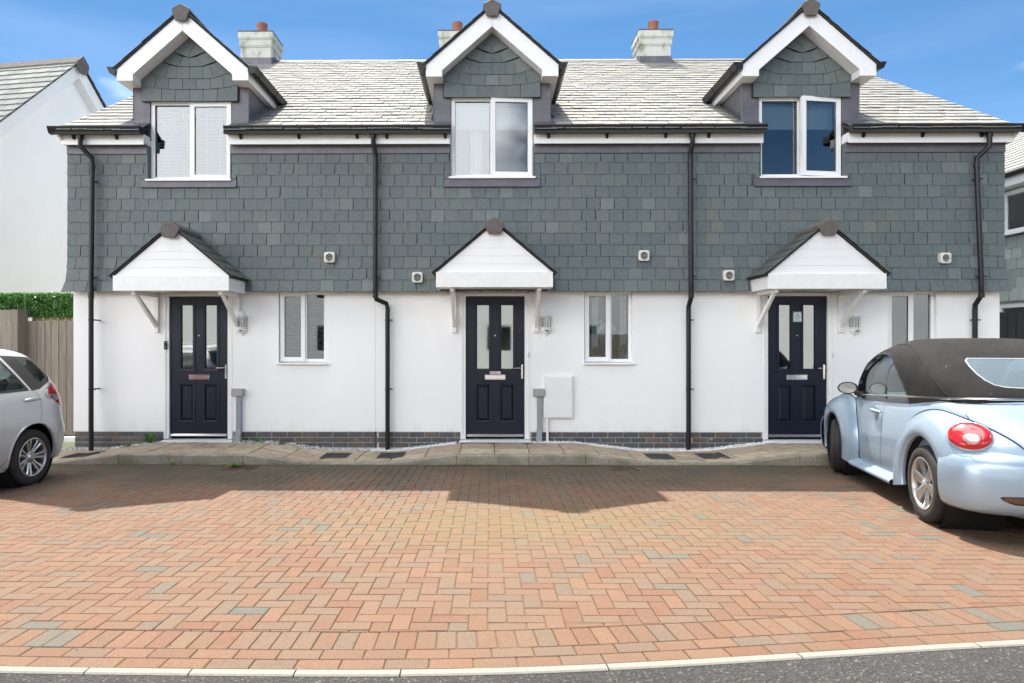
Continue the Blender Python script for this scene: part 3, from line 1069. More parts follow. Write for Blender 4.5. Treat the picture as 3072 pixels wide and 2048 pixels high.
roofs = []
for hi, H in enumerate(HOUSES):
    x0, x1 = H['x0'], H['x1']
    xm = (x0 + x1) / 2
    house = thing('terraced_house', (xm, 0, 0), H['label'], 'house', 'terraced houses in the row')
    H['root'] = house
    dc, wc, mc, pc = H['door'], H['win'], H['dorm'], H['porch']
    hd = (dc - 0.51, dc + 0.51, -0.02, 2.19)
    hw = (wc - 0.352, wc + 0.352, 1.165, 2.20)
    # --- rendered ground storey
    wall = wall_holes(x0 + 0.0015, x1 - 0.0015, 0.155, 2.30, [hd, hw], 0.0, 0.1, 0.11).build('wall', 'white_render', house)
    # side, back and inner structure
    mb = MB()
    mb.box(x0, x0 + 0.02, 0.112, 9.9, -0.2, 4.6) if hi else mb.box(x0, x0 + 0.1, 0.112, 9.9, -0.2, 4.6)
    mb.box(x1 - 0.02, x1, 0.112, 9.9, -0.2, 4.6) if hi < 2 else mb.box(x1 - 0.1, x1, 0.112, 9.9, -0.2, 4.6)
    mb.box(x0, x1, 9.9, 10.0, -0.2, 4.6)
    if hi == 0:
        mb.prismx([(0.05, 4.6), (9.9, 4.6), (RIDGE_Y, RIDGE_Z - 0.13)], x0 + 0.001, x0 + 0.1)
    if hi == 2:
        mb.prismx([(0.05, 4.6), (9.9, 4.6), (RIDGE_Y, RIDGE_Z - 0.13)], x1 - 0.1, x1 - 0.001)
    mb.build('side_wall', 'white_render', house)
    mb = MB()
    mb.box(x0 + 0.11, x1 - 0.11, 0.13, 9.8, 2.42, 2.6)
    mb.box(x0 + 0.11, x1 - 0.11, 3.6, 3.7, 0.0, 4.5)
    mb.box(x0 + 0.11, x1 - 0.11, 0.13, 3.5, -0.1, 0.0)
    mb.box((dc + wc) / 2 - 0.06 - 0.2, (dc + wc) / 2 + 0.06 - 0.2, 0.14, 3.55, 0.0, 2.41)
    mb.build('inner_rooms', 'room_wall', house)
    # --- brick plinth: each brick its own piece
    pl = MB()
    for a, b in ((x0 + 0.02, dc - 0.511), (dc + 0.511, x1 - 0.02)):
        pl.box(a, b, 0.0135, 0.11, -0.3, 0.153)
    plinth = pl.build('plinth', 'mortar', house)
    for r_ in range(3):
        zb = 0.150 - 0.075 * (r_ + 1) + 0.0 * r_
        zt = zb + 0.065
        if r_ == 0: zt = zb + 0.068
        xk = XL + 0.02 - (0.1125 if r_ % 2 else 0.0)
        while xk < x1:
            a, b = max(xk, x0 + 0.0), min(xk + 0.215, x1)
            if xk + 0.215 > x0 + 0.01 and xk < x1 - 0.01:
                for p, q in ((x0, dc - 0.513), (dc + 0.513, x1)):
                    u, w = max(a, p + 0.021), min(b, q - (0.021 if q == x1 and hi == 2 else 0.0))
                    if w - u > 0.03 and (xk + 0.1 >= x0 or w - u > 0.05):
                        j = rng.uniform(-0.002, 0.002)
                        MB().box(u, w, 0.004 + j, 0.03, zb, zt).build('brick', 'plinth_brick', plinth, bevel=0.003)
            xk += 0.225
    # --- slate-hung upper wall
    mo = (mc - 0.615, mc + 0.615, 3.70, 9.0)
    up = wall_holes(x0 + 0.001, x1 - 0.001, 2.24, 4.36, [(mo[0], mo[1], 3.84, 4.36)], -0.055, 0.1, 0.105)
    # tilting fillet behind the kicked-out bottom courses
    upper = up.build('upper_wall', 'slate_backing', house)
    MB().prismx([(-0.052, 2.8), (-0.052, 2.215), (-0.142, 2.215)], x0 + 0.002, x1 - 0.002).build('tilting_fillet', 'slate_backing', upper)
    # lead strips above, beside and below
    apron = (mc - 0.70, mc + 0.70)
    mb = MB()
    for a, b in ((x0 - (0.03 if hi == 0 else 0), mo[0]), (mo[1], x1 + (0.005 if hi == 2 else 0))):
        mb.box(a, b, -0.108, -0.06, 4.205, 4.345)
    mb.build('lead_cover_strip', 'lead', upper, bevel=0.004)
    MB().hexa([(apron[0], -0.122, 3.715), (apron[1], -0.122, 3.715), (apron[1], -0.06, 3.715), (apron[0], -0.06, 3.715),
               (apron[0], -0.104, 3.835), (apron[1], -0.104, 3.835), (apron[1], -0.06, 3.835), (apron[0], -0.06, 3.835)]).build('lead_apron', 'lead', upper, bevel=0.004)
    for s_ in (-1, 1):
        xa = mc + s_ * 0.615
        MB().box(min(xa, xa - s_ * 0.012), max(xa, xa - s_ * 0.012), -0.10, 0.02, 3.84, 4.33).build('window_reveal', 'wall_slate', upper)
    cand = []
    nrow = 12
    for k in range(nrow + 1):
        zb = 2.195 + k * WG
        off = 0.0 if k % 2 else 0.1
        flare = 0.0
        xa = XL - 0.035
        n_ = 0
        xs = [xa]
        x = xa + (0.2 if off == 0 else 0.13)
        while x < XR + 0.005:
            xs.append(x); x += 0.2
        if XR + 0.01 - xs[-1] < 0.09: xs.pop()
        xs.append(XR + 0.008)
        for a, b in zip(xs, xs[1:]):
            cx = (a + b) / 2
            if not (x0 <= cx < x1): continue
            top = min(zb + WG + 0.03, 4.24)
            a2, b2 = a, b
            blocked = False
            if zb + WG * 0.5 > 3.82 and b > mo[0] and a < mo[1]:
                if a < mo[0] - 0.02: b2 = mo[0]
                elif b > mo[1] + 0.02: a2 = mo[1]
                else: blocked = True
            if zb + 0.02 < 3.72 < zb + WG and b > apron[0] and a < apron[1]:
                top = 3.735
            elif 3.70 < zb + WG * 0.5 < 3.82 and b > apron[0] and a < apron[1] and not blocked:
                if a < apron[0] - 0.02: b2 = apron[0]
                elif b > apron[1] + 0.02: a2 = apron[1]
                else: blocked = True
                for pa, pb in ((apron[0], mo[0]), (mo[1], apron[1])):
                    if a < pb and b > pa and zb + WG > 3.84 + 0.03:
                        cand.append((max(a, pa), min(b, pb), 3.842, top))
            if blocked or top - zb < 0.02: continue
            cand.append((a2, b2, zb, top))
    def hidden(q):
        cx = (q[0] + q[1]) / 2
        return abs(cx - pc) < 0.62 and q[2] < 2.62
    cand.sort(key=hidden)
    extra = MB()
    for n_, (a, b, zb, top) in enumerate(cand):
        w, h = b - a - 0.0055, top - zb
        cx = (a + b) / 2
        ya, yb = out_y(zb), out_y(zb + WG)
        ang = math.atan2(yb - ya, WG) + 0.048
        fl = 1.0
        jit = rng.uniform(-0.003, 0.003)
        mat_ = Matrix.Translation((cx, ya - 0.008, zb + jit)) @ Matrix.Rotation(-ang, 4, 'X') @ Matrix.Rotation(rng.uniform(-0.008, 0.008), 4, 'Y')
        std = abs(w - 0.1945) < 0.004 and abs(h - WG - 0.03) < 0.004
        if std and n_ < 300:
            me = rng.choice(WALL_POOL)
        else:
            v_, f_ = slate_shape(w, h, rng, 0.011)
            # end slates splay sideways with the kick of the wall
            if a < XL or b > XR:
                s_ = 0.62 * (-(out_y(zb) + 0.085))
                v_ = [(x - s_ if (a < XL and x < 0 and z < h * 0.5) else x + s_ if (b > XR and x > 0 and z < h * 0.5) else x, y, z) for x, y, z in v_]
            if n_ >= 300:
                extra.add([mat_ @ Vector(q) for q in v_], f_); continue
            me = bpy.data.meshes.new('hung_slate'); me.from_pydata(v_, [], f_); me.materials.append(M['wall_slate'])
        o = link('hung_slate', me, None, upper); o.matrix_basis = mat_
    if extra.v:
        extra.build('hung_slates', 'wall_slate', upper, fix=False)['kind'] = 'stuff'

    # --- main roof: deck, then slates
    ovl = 0.06
    ra, rb = (x0 - ovl if hi == 0 else x0), (x1 + ovl if hi == 2 else x1)
    dl, dr = mc - 0.60, mc + 0.60
    mb = MB()
    dy = 2.45   # where the dormer roof dies into the slope
    # the deck is left out where the dormer stands
    for a, b, ya in ((ra, dl, EAVE_Y), (dl, dr, 0.9), (dr, rb, EAVE_Y)):
        mb.hexa([(a, ya, roof_z(ya) - 0.05), (b, ya, roof_z(ya) - 0.05), (b, RIDGE_Y, RIDGE_Z - 0.05), (a, RIDGE_Y, RIDGE_Z - 0.05),
                 (a, ya, roof_z(ya) - 0.012), (b, ya, roof_z(ya) - 0.012), (b, RIDGE_Y, RIDGE_Z - 0.012), (a, RIDGE_Y, RIDGE_Z - 0.012)])
    mb.hexa([(ra, RIDGE_Y, RIDGE_Z - 0.05), (rb, RIDGE_Y, RIDGE_Z - 0.05), (rb, 10.4, roof_z(-0.3) - 0.05), (ra, 10.4, roof_z(-0.3) - 0.05),
             (ra, RIDGE_Y, RIDGE_Z), (rb, RIDGE_Y, RIDGE_Z), (rb, 10.4, roof_z(-0.3)), (ra, 10.4, roof_z(-0.3))])
    roof = mb.build('roof', 'slate_backing', house)
    G = 0.212
    SW = 0.235
    L_ = math.hypot(RIDGE_Y - EAVE_Y, RIDGE_Z - EAVE_Z)
    cand = []
    k = 0
    while k * G < L_ - 0.03:
        sd = k * G
        yb = EAVE_Y + sd * math.cos(SA); zb = EAVE_Z + sd * math.sin(SA)
        h = min(G + 0.03, L_ - sd)
        x = XL - ovl - (SW / 2 if k % 2 else 0)
        while x < XR + ovl:
            a, b = max(x, XL - ovl - 0.0), min(x + SW, XR + ovl)
            x += SW
            cx = (a + b) / 2
            if b - a < 0.05 or not (ra <= cx < rb): continue
            ym = yb + G * 0.5 * math.cos(SA)
            zz = roof_z(ym)
            hw_ = 0.86 if zz < 5.42 else 0.93 - (zz - 5.40) / 0.872
            if zz < 6.24 and abs(cx - mc) < hw_ - 0.02: continue
            if zz < 5.4 and abs(cx - mc) < 0.86 + 0.12:
                if cx < mc: b = min(b, mc - 0.84)
                else: a = max(a, mc + 0.84)
                if b - a < 0.04: continue
            cand.append((a, b, yb, zb, h))
        k += 1
    cand.sort(key=lambda q: q[2])
    rest = MB()
    if hi == 0:
        ROOF_POOL = slate_pool('roof_slate', SW - 0.006, G + 0.03, 'roof_slate', 8, th=0.013, ragged=0.004)
    for n_, (a, b, yb, zb, h) in enumerate(cand):
        w = b - a - 0.006
        mat_ = Matrix.Translation(((a + b) / 2, yb - 0.008 * math.sin(SA), zb + 0.030 + rng.uniform(-0.002, 0.005))) @ Matrix.Rotation(SA - math.pi / 2 - 0.07, 4, 'X') @ Matrix.Rotation(rng.uniform(-0.006, 0.006), 4, 'Y')
        if n_ < 300 and abs(w - (SW - 0.006)) < 0.004 and abs(h - G - 0.03) < 0.004:
            me = rng.choice(ROOF_POOL)
        else:
            v_, f_ = slate_shape(w, h, rng, 0.013, 0.004)
            if n_ >= 300:
                rest.add([mat_ @ Vector(q) for q in v_], f_); continue
            me = bpy.data.meshes.new('roof_slate'); me.from_pydata(v_, [], f_); me.materials.append(M['roof_slate'])
        o = link('roof_slate', me, None, roof); o.matrix_basis = mat_
    rest.build('roof_slates', 'roof_slate', roof, fix=False)['kind'] = 'stuff'
    # ridge tiles
    x = ra
    n_ = int((rb - ra) / 0.45) + 1
    st = (rb - ra) / n_
    for k in range(n_):
        a, b = ra + k * st + 0.003, ra + (k + 1) * st - 0.003
        j = rng.uniform(0, 0.006)
        poly = [(RIDGE_Y - 0.15, RIDGE_Z - 0.075), (RIDGE_Y - 0.15, RIDGE_Z - 0.055), (RIDGE_Y, RIDGE_Z + 0.045), (RIDGE_Y + 0.15, RIDGE_Z - 0.055), (RIDGE_Y + 0.15, RIDGE_Z - 0.075), (RIDGE_Y, RIDGE_Z + 0.02)]
        MB().prismx([(p, q + j) for p, q in poly], a, b).build('ridge_tile', 'ridge_clay', roof)
    # chimney
    cx = H['chim']; cy = RIDGE_Y - 0.02
    w2 = 0.335
    zt = 8.26
    mb = MB()
    mb.box(cx - w2, cx + w2, cy - 0.32, cy + 0.32, RIDGE_Z - 0.5, zt - 0.33)
    for za, zb_, e in ((zt - 0.33, zt - 0.30, 0.012), (zt - 0.30, zt - 0.17, 0.022), (zt - 0.17, zt - 0.14, 0.032), (zt - 0.14, zt, 0.045)):
        mb.box(cx - w2 - e, cx + w2 + e, cy - 0.32 - e, cy + 0.32 + e, za, zb_)
    chim = mb.build('chimney', 'chimney_render', house, bevel=0.006)
    MB().box(cx - w2 - 0.05, cx + w2 + 0.05, cy - 0.37, cy + 0.37, zt + 0.001, zt + 0.022).build('capping', 'ridge_clay', chim)
    MB().lathe([(0.0, 0.0), (0.125, 0.0), (0.115, 0.06), (0.108, 0.24), (0.118, 0.27), (0.118, 0.31), (0.09, 0.312), (0.085, 0.12), (0, 0.12)],
               (cx + 0.03, cy, zt + 0.022), n=20).build('chimney_pot', 'terracotta', chim, smooth=True)
    ya = cy - 0.335
    MB().hexa([(cx - w2 - 0.015, ya, roof_z(ya) - 0.02), (cx + w2 + 0.015, ya, roof_z(ya) - 0.02), (cx + w2 + 0.015, cy, roof_z(ya) - 0.02), (cx - w2 - 0.015, cy, roof_z(ya) - 0.02),
               (cx - w2 - 0.015, ya, roof_z(ya) + 0.17), (cx + w2 + 0.015, ya, roof_z(ya) + 0.17), (cx + w2 + 0.015, cy, RIDGE_Z + 0.1), (cx - w2 - 0.015, cy, RIDGE_Z + 0.1)]).build('flashing', 'lead', chim)

    # --- eaves: fascia, soffit, gutter, brackets; broken by the dormer window
    segs = [(ra - (0.0 if hi == 0 else 0), mc - 0.605), (mc + 0.605, rb)]
    for si, (a, b) in enumerate(segs):
        a3 = a + 0.003 if (si == 1 or hi > 0) else a + 0.01
        b3 = b - 0.003 if (si == 0 or hi < 2) else b - 0.01
        mb = MB()
        mb.box(a3, b3, -0.205, -0.185, 4.315, 4.472)
        mb.box(a3, b3, -0.1845, -0.065, 4.348, 4.360)
        if hi == 0 and si == 0: mb.box(a3, a3 + 0.02, -0.1845, 0.3, 4.33, 4.47)
        if hi == 2 and si == 1: mb.box(b3 - 0.02, b3, -0.1845, 0.3, 4.33, 4.47)
        if si == 0 or True:
            # return board at the dormer window cheek
            xr_ = b3 if si == 0 else a3
            s_ = -1 if si == 0 else 1
            mb.box(min(xr_, xr_ + s_ * 0.014), max(xr_, xr_ + s_ * 0.014), -0.1845, 0.06, 4.34, 4.47)
        mb.build('fascia', 'white_plastic', house, bevel=0.003)
        ga = a - 0.10 if (hi == 0 and si == 0) else a + 0.004 if si == 0 else a + 0.0
        gb = b + 0.12 if (hi == 2 and si == 1) else b - 0.004 if si == 1 else b
        if si == 1 and hi < 2: gb = b + 0.006
        # ogee gutter section in (y, z)
        prof = [(-0.207, 4.545), (-0.207, 4.47), (-0.225, 4.452), (-0.27, 4.448), (-0.305, 4.462), (-0.318, 4.492), (-0.33, 4.512), (-0.336, 4.545), (-0.326, 4.545),
                (-0.318, 4.515), (-0.30, 4.475), (-0.26, 4.46), (-0.222, 4.47), (-0.216, 4.545)]
        mb = MB().prismx(prof, ga, gb)
        solid = [(-0.207, 4.547), (-0.207, 4.468), (-0.225, 4.448), (-0.27, 4.444), (-0.308, 4.458), (-0.322, 4.490), (-0.335, 4.512), (-0.342, 4.547)]
        if not (hi and si == 0 and False):
            pass
        for e in ([ga] if (si == 1 or hi == 0) else []) + ([gb] if (si == 0 or hi == 2) else []):
            mb.prismx(solid, e - 0.006, e + 0.006)
        g = mb.build('gutter', 'black_plastic', house, smooth=True)
        # sleeves joining lengths
        x = ga + 0.22
        while x < gb - 0.1:
            MB().prismx(solid, x - 0.018, x + 0.018).build('gutter_joint', 'black_plastic', g)
            x += 1.15
        x = a3 + 0.2
        while x < b3 - 0.05:
            MB().prismx([(-0.207, 4.45), (-0.207, 4.385), (-0.225, 4.39), (-0.262, 4.44), (-0.262, 4.45)], x - 0.017, x + 0.017).build('gutter_bracket', 'black_plastic', g)
            x += 0.62 if hi == 0 and si == 0 else 0.84
    if hi == 0:
        MB().prismx([(-0.33, 4.455), (RIDGE_Y, RIDGE_Z - 0.025), (RIDGE_Y, RIDGE_Z - 0.2), (-0.19, 4.36)], ra + 0.004, ra + 0.03).build('verge_board', 'white_plastic', house)
    if hi == 2:
        MB().prismx([(-0.33, 4.455), (RIDGE_Y, RIDGE_Z - 0.025), (RIDGE_Y, RIDGE_Z - 0.2), (-0.19, 4.36)], rb - 0.03, rb - 0.004).build('verge_board', 'white_plastic', house)
# ------------------------------------------------------------ dormers
CS = 0.002115
def gp(x, y): return ((x - 1037) * CS, 5.03 + (672 - y) * CS)
half = [
    [(703, 565), (843, 586), (843, 672), (703, 672)], [(843, 586), (940, 590), (940, 672), (843, 672)], [(940, 590), (1037, 590), (1037, 672), (940, 672)],
    [(698, 492), (752, 478), (812, 492), (795, 580), (700, 562)], [(812, 492), (890, 513), (890, 588), (795, 580)], [(890, 515), (989, 515), (989, 590), (890, 588)], [(989, 515), (1037, 515), (1037, 590), (989, 590)],
    [(745, 472), (840, 398), (895, 420), (868, 512)], [(895, 420), (945, 432), (945, 515), (868, 512)], [(945, 434), (1037, 434), (1037, 515), (945, 515)],
    [(840, 392), (912, 328), (986, 364), (960, 432)], [(986, 364), (1037, 372), (1037, 432), (960, 432)],
    [(915, 325), (980, 265), (1037, 332), (1037, 370)],
]
GABLE = []
for q in half:
    pts = [gp(*p) for p in q]
    if q[0] == (989, 515):        # centre slate of the second course spans the middle
        GABLE.append([(pts[0][0], pts[0][1]), (-pts[0][0], pts[0][1]), (-pts[0][0], pts[3][1]), (pts[0][0], pts[3][1])]); continue
    GABLE.append(pts); GABLE.append([(-x, z) for x, z in pts][::-1])
GABLE.append([gp(980, 265), gp(1037, 205), gp(1094, 265), gp(1037, 332)])
def swap(prof):   # (x, z) profile pushed along y
    return prof
rng = random.Random(5)
for hi, H in enumerate(HOUSES):
    mc, dz, house = H['dorm'], H['ddz'], H['root']
    T = lambda pts: [(mc + x, z + dz) for x, z in pts]
    # lead front posts and cheeks: the body of the dormer
    mb = MB()
    for s in (-1, 1):
        a, b = sorted((mc + s * 0.603, mc + s * 0.85))
        mb.box(a, b, -0.03, 0.06, 4.47 + dz, 5.32 + dz)
        mb.prismx([(-0.0295, 4.50 + dz), (1.30, 5.32 + dz), (-0.0295, 5.32 + dz)], min(mc + s * 0.849, mc + s * 0.80), max(mc + s * 0.849, mc + s * 0.80))
    mb.box(mc - 0.602, mc + 0.602, 0.0, 0.06, 5.052 + dz, 5.32 + dz)
    dorm = mb.build('dormer', 'lead', house, bevel=0.004)
    # standing seams and skirt flashing
    for s in (-1, 1):
        x = mc + s * 0.85
        MB().tube([(x, -0.026, 4.62 + dz), (x, -0.026, 5.24 + dz)], 0.010, 8).build('lead_roll', 'lead', dorm, smooth=True)
        mb = MB()
        x0, x1 = sorted((mc + s * 0.606, mc + s * 0.985))
        n_ = 0.016
        mb.hexa([(x0, -0.35, roof_z(-0.35) + n_), (x1 - (0.06 if s > 0 else 0), -0.35, roof_z(-0.35) + n_), (x1, 0.0, roof_z(0.0) + n_), (x0, -0.02, roof_z(-0.02) + n_),
                 (x0, -0.35, roof_z(-0.35) + n_ + 0.01), (x1 - (0.06 if s > 0 else 0), -0.35, roof_z(-0.35) + n_ + 0.01), (x1, 0.0, roof_z(0.0) + n_ + 0.01), (x0, -0.02, roof_z(-0.02) + n_ + 0.012)])
        mb.build('lead_skirt', 'lead', dorm)
        x0, x1 = sorted((mc + s * 0.851, mc + s * 0.90))
        MB().hexa([(x0, 0.0, roof_z(0.0) + n_), (x1, 0.0, roof_z(0) + n_), (x1, 1.25, roof_z(1.25) + n_), (x0, 1.25, roof_z(1.25) + n_),
                   (x0, 0.0, roof_z(0.0) + n_ + 0.05), (x1, 0.0, roof_z(0) + n_ + 0.008), (x1, 1.25, roof_z(1.25) + n_ + 0.008), (x0, 1.25, roof_z(1.25) + n_ + 0.05)]).build('lead_soaker', 'lead', dorm)
    # slate-hung gable
    tri = [(-0.715, 5.04), (0.715, 5.04), (0.715, 5.36), (0.0, 6.03), (-0.715, 5.36)]
    MB().prism(T(tri), -0.062, -0.031).build('gable_board', 'slate_backing', dorm)
    for poly in GABLE:
        zc = sum(p[1] for p in poly) / len(poly); xc = sum(p[0] for p in poly) / len(poly)
        zlo, zhi = min(p[1] for p in poly), max(p[1] for p in poly)
        pts = [(xc + (x - xc) * 0.972, zc + (z - zc) * 1.0 + rng.uniform(-0.0015, 0.0015)) for x, z in poly]
        vs = []
        for yy in (0.0, 0.007):
            for x, z in pts:
                f_ = (z - zlo) / (zhi - zlo)
                vs.append((mc + x, -0.075 - 0.010 * (1 - f_) + yy, z + dz))
        n_ = len(pts)
        mb = MB().add(vs, [tuple(range(n_)), tuple(range(2 * n_ - 1, n_ - 1, -1))] + [(i, i + n_, (i + 1) % n_ + n_, (i + 1) % n_) for i in range(n_)])
        mb.build('gable_slate', 'wall_slate', dorm)
    # bargeboards with boxed feet, soffits, side fascias
    for s in (-1, 1):
        P = lambda pts: [(mc + s * x, z + dz) for x, z in pts]
        mb = MB().prism(P([(0.0015, 6.235), (0.945, 5.41), (0.945, 5.245), (0.713, 5.245), (0.713, 5.335), (0.0015, 5.958)]), -0.30, -0.272)
        b_ = mb.build('bargeboard', 'white_plastic', dorm, bevel=0.003)
        MB().prism(P([(0.0, 5.968), (0.0, 5.982), (0.713, 5.360), (0.713, 5.345)]), -0.271, -0.063).build('soffit', 'white_plastic', b_)
        MB().prism(P([(0.713, 5.36), (0.713, 5.2465), (0.722, 5.2465), (0.722, 5.36)]), -0.271, -0.0305).build('foot_box', 'white_plastic', b_)
        MB().prism(P([(0.7225, 5.2465), (0.7225, 5.255), (0.930, 5.255), (0.930, 5.2465)]), -0.271, -0.0305).build('eaves_soffit', 'white_plastic', b_)
        MB().prism(P([(0.851, 5.2465), (0.851, 5.255), (0.930, 5.255), (0.930, 5.2465)]), -0.0295, 1.05).build('eaves_soffit', 'white_plastic', b_)
        MB().prism(P([(0.9305, 5.245), (0.944, 5.245), (0.944, 5.40), (0.9305, 5.40)]), -0.2715, 1.12).build('side_fascia', 'white_plastic', b_)
        # gutter of the dormer
        xg = 0.946
        prof = [(xg, 5.435), (xg, 5.36), (xg + 0.018, 5.342), (xg + 0.058, 5.338), (xg + 0.09, 5.352), (xg + 0.103, 5.385), (xg + 0.124, 5.42), (xg + 0.130, 5.435),
                (xg + 0.118, 5.432), (xg + 0.100, 5.41), (xg + 0.085, 5.37), (xg + 0.05, 5.352), (xg + 0.012, 5.365), (xg + 0.008, 5.435)]
        g = MB().prism(P(prof), -0.31, 1.10).build('gutter', 'black_plastic', dorm, smooth=True)
        solid = prof[:8]
        MB().prism(P([(x + (0.004 if i > 1 else 0), z - (0.004 if 0 < i < 6 else -0.003)) for i, (x, z) in enumerate(solid)]), -0.322, -0.306).build('gutter_end', 'black_plastic', g)
        for yy in (-0.12, 0.62):
            MB().prism(P([(x + (0.004 if i > 1 else 0), z - (0.004 if 0 < i < 6 else -0.003)) for i, (x, z) in enumerate(solid)]), yy, yy + 0.04).build('gutter_joint', 'black_plastic', g)
        # roof slope
        MB().prism(P([(0.0, 6.243), (0.0, 6.262), (0.975, 5.411), (0.965, 5.398)]), -0.325, 2.75).build('roof_deck', 'slate_backing', dorm)
        sl = MB()
        a_ = math.atan2(0.851, 0.975)
        upv = Vector((-s * math.cos(a_), 0, math.sin(a_))); nv = Vector((s * math.sin(a_), 0, math.cos(a_)))
        yv = -nv; xv = yv.cross(upv)
        B = Matrix((xv, yv, upv)).transposed().to_4x4()
        for k in range(7):
            sd = -0.02 + 0.19 * k
            cols_ = 13
            for c in range(cols_):
                w = 0.232
                yc = -0.335 + w * (c + 0.5) + (-w / 2 if k % 2 else 0)
                lo, hi_ = max(yc - w / 2, -0.338), yc + w / 2
                if hi_ - lo < 0.05: continue
                o_ = Vector((mc + s * 0.975, (lo + hi_) / 2, 5.411 + dz)) + upv * sd + nv * 0.020
                mat_ = Matrix.Translation(o_) @ B @ Matrix.Rotation(-0.04, 4, 'X')
                v_, f_ = slate_shape(hi_ - lo - 0.003, min(0.22, 1.294 - sd), rng, 0.008, 0.003)
                sl.add([mat_ @ Vector(q) for q in v_], f_)
        sl.build('dormer_slates', 'dark_slate', dorm, fix=False)['kind'] = 'stuff'
    hood = [(-0.128, 6.215), (-0.075, 6.075), (0.075, 6.075), (0.128, 6.215), (0.128, 6.255), (0.0, 6.325), (-0.128, 6.255)]
    MB().prism(T(hood), -0.36, -0.33).build('ridge_end', 'ridge_clay', dorm, bevel=0.008)
    top = [(-0.128, 6.215), (0.0, 6.285), (0.128, 6.215), (0.128, 6.255), (0.0, 6.325), (-0.128, 6.255)]
    yy = -0.329
    while yy < 2.5:
        MB().prism(T([(-0.128, 6.205), (-0.02, 6.28), (0.02, 6.28), (0.128, 6.205), (0.128, 6.247), (0.0, 6.318), (-0.128, 6.247)]), yy, yy + 0.44).build('ridge_tile', 'ridge_clay', dorm, bevel=0.005)
        yy += 0.444

# ------------------------------------------------------------ windows, doors, porches, pipes
def sash(mb_list, x0, x1, z0, z1, y0, y1, w, hinge, ang, parent, nm='sash'):
    """an opening light hinged on its right edge, opened outwards by ang"""
    mb = frame_rect(MB(), x0, x1, z0, z1, w, y0, y1)
    gl = MB().box(x0 + w, x1 - w, (y0 + y1) / 2, (y0 + y1) / 2 + 0.006, z0 + w, z1 - w)
    gk = MB()
    for a, b, c, d in ((x0 + w - 0.001, x0 + w + 0.006, z0 + w, z1 - w), (x1 - w - 0.006, x1 - w + 0.001, z0 + w, z1 - w), (x0 + w, x1 - w, z0 + w - 0.001, z0 + w + 0.006), (x0 + w, x1 - w, z1 - w - 0.006, z1 - w + 0.001)):
        gk.box(a, b, (y0 + y1) / 2 - 0.006, (y0 + y1) / 2 - 0.001, c, d)
    hd = MB().box(x0 + 0.012, x0 + 0.028, y1, y1 + 0.02, (z0 + z1) / 2 - 0.06, (z0 + z1) / 2 + 0.06)
    if ang:
        h = Vector((hinge, y0, 0))
        Rm = Matrix.Translation(h) @ Matrix.Rotation(ang, 4, 'Z') @ Matrix.Translation(-h)
        for m_ in (mb, gl, gk, hd): xform(m_, Rm)
    s_ = mb.build(nm, 'white_plastic', parent)
    gl.build('pane', 'window_glass', s_)
    gk.build('gasket', 'black_trim', s_)
    hd.build('handle', 'white_plastic', s_)
    return s_
OPEN = [0.0, R(4), R(8)]
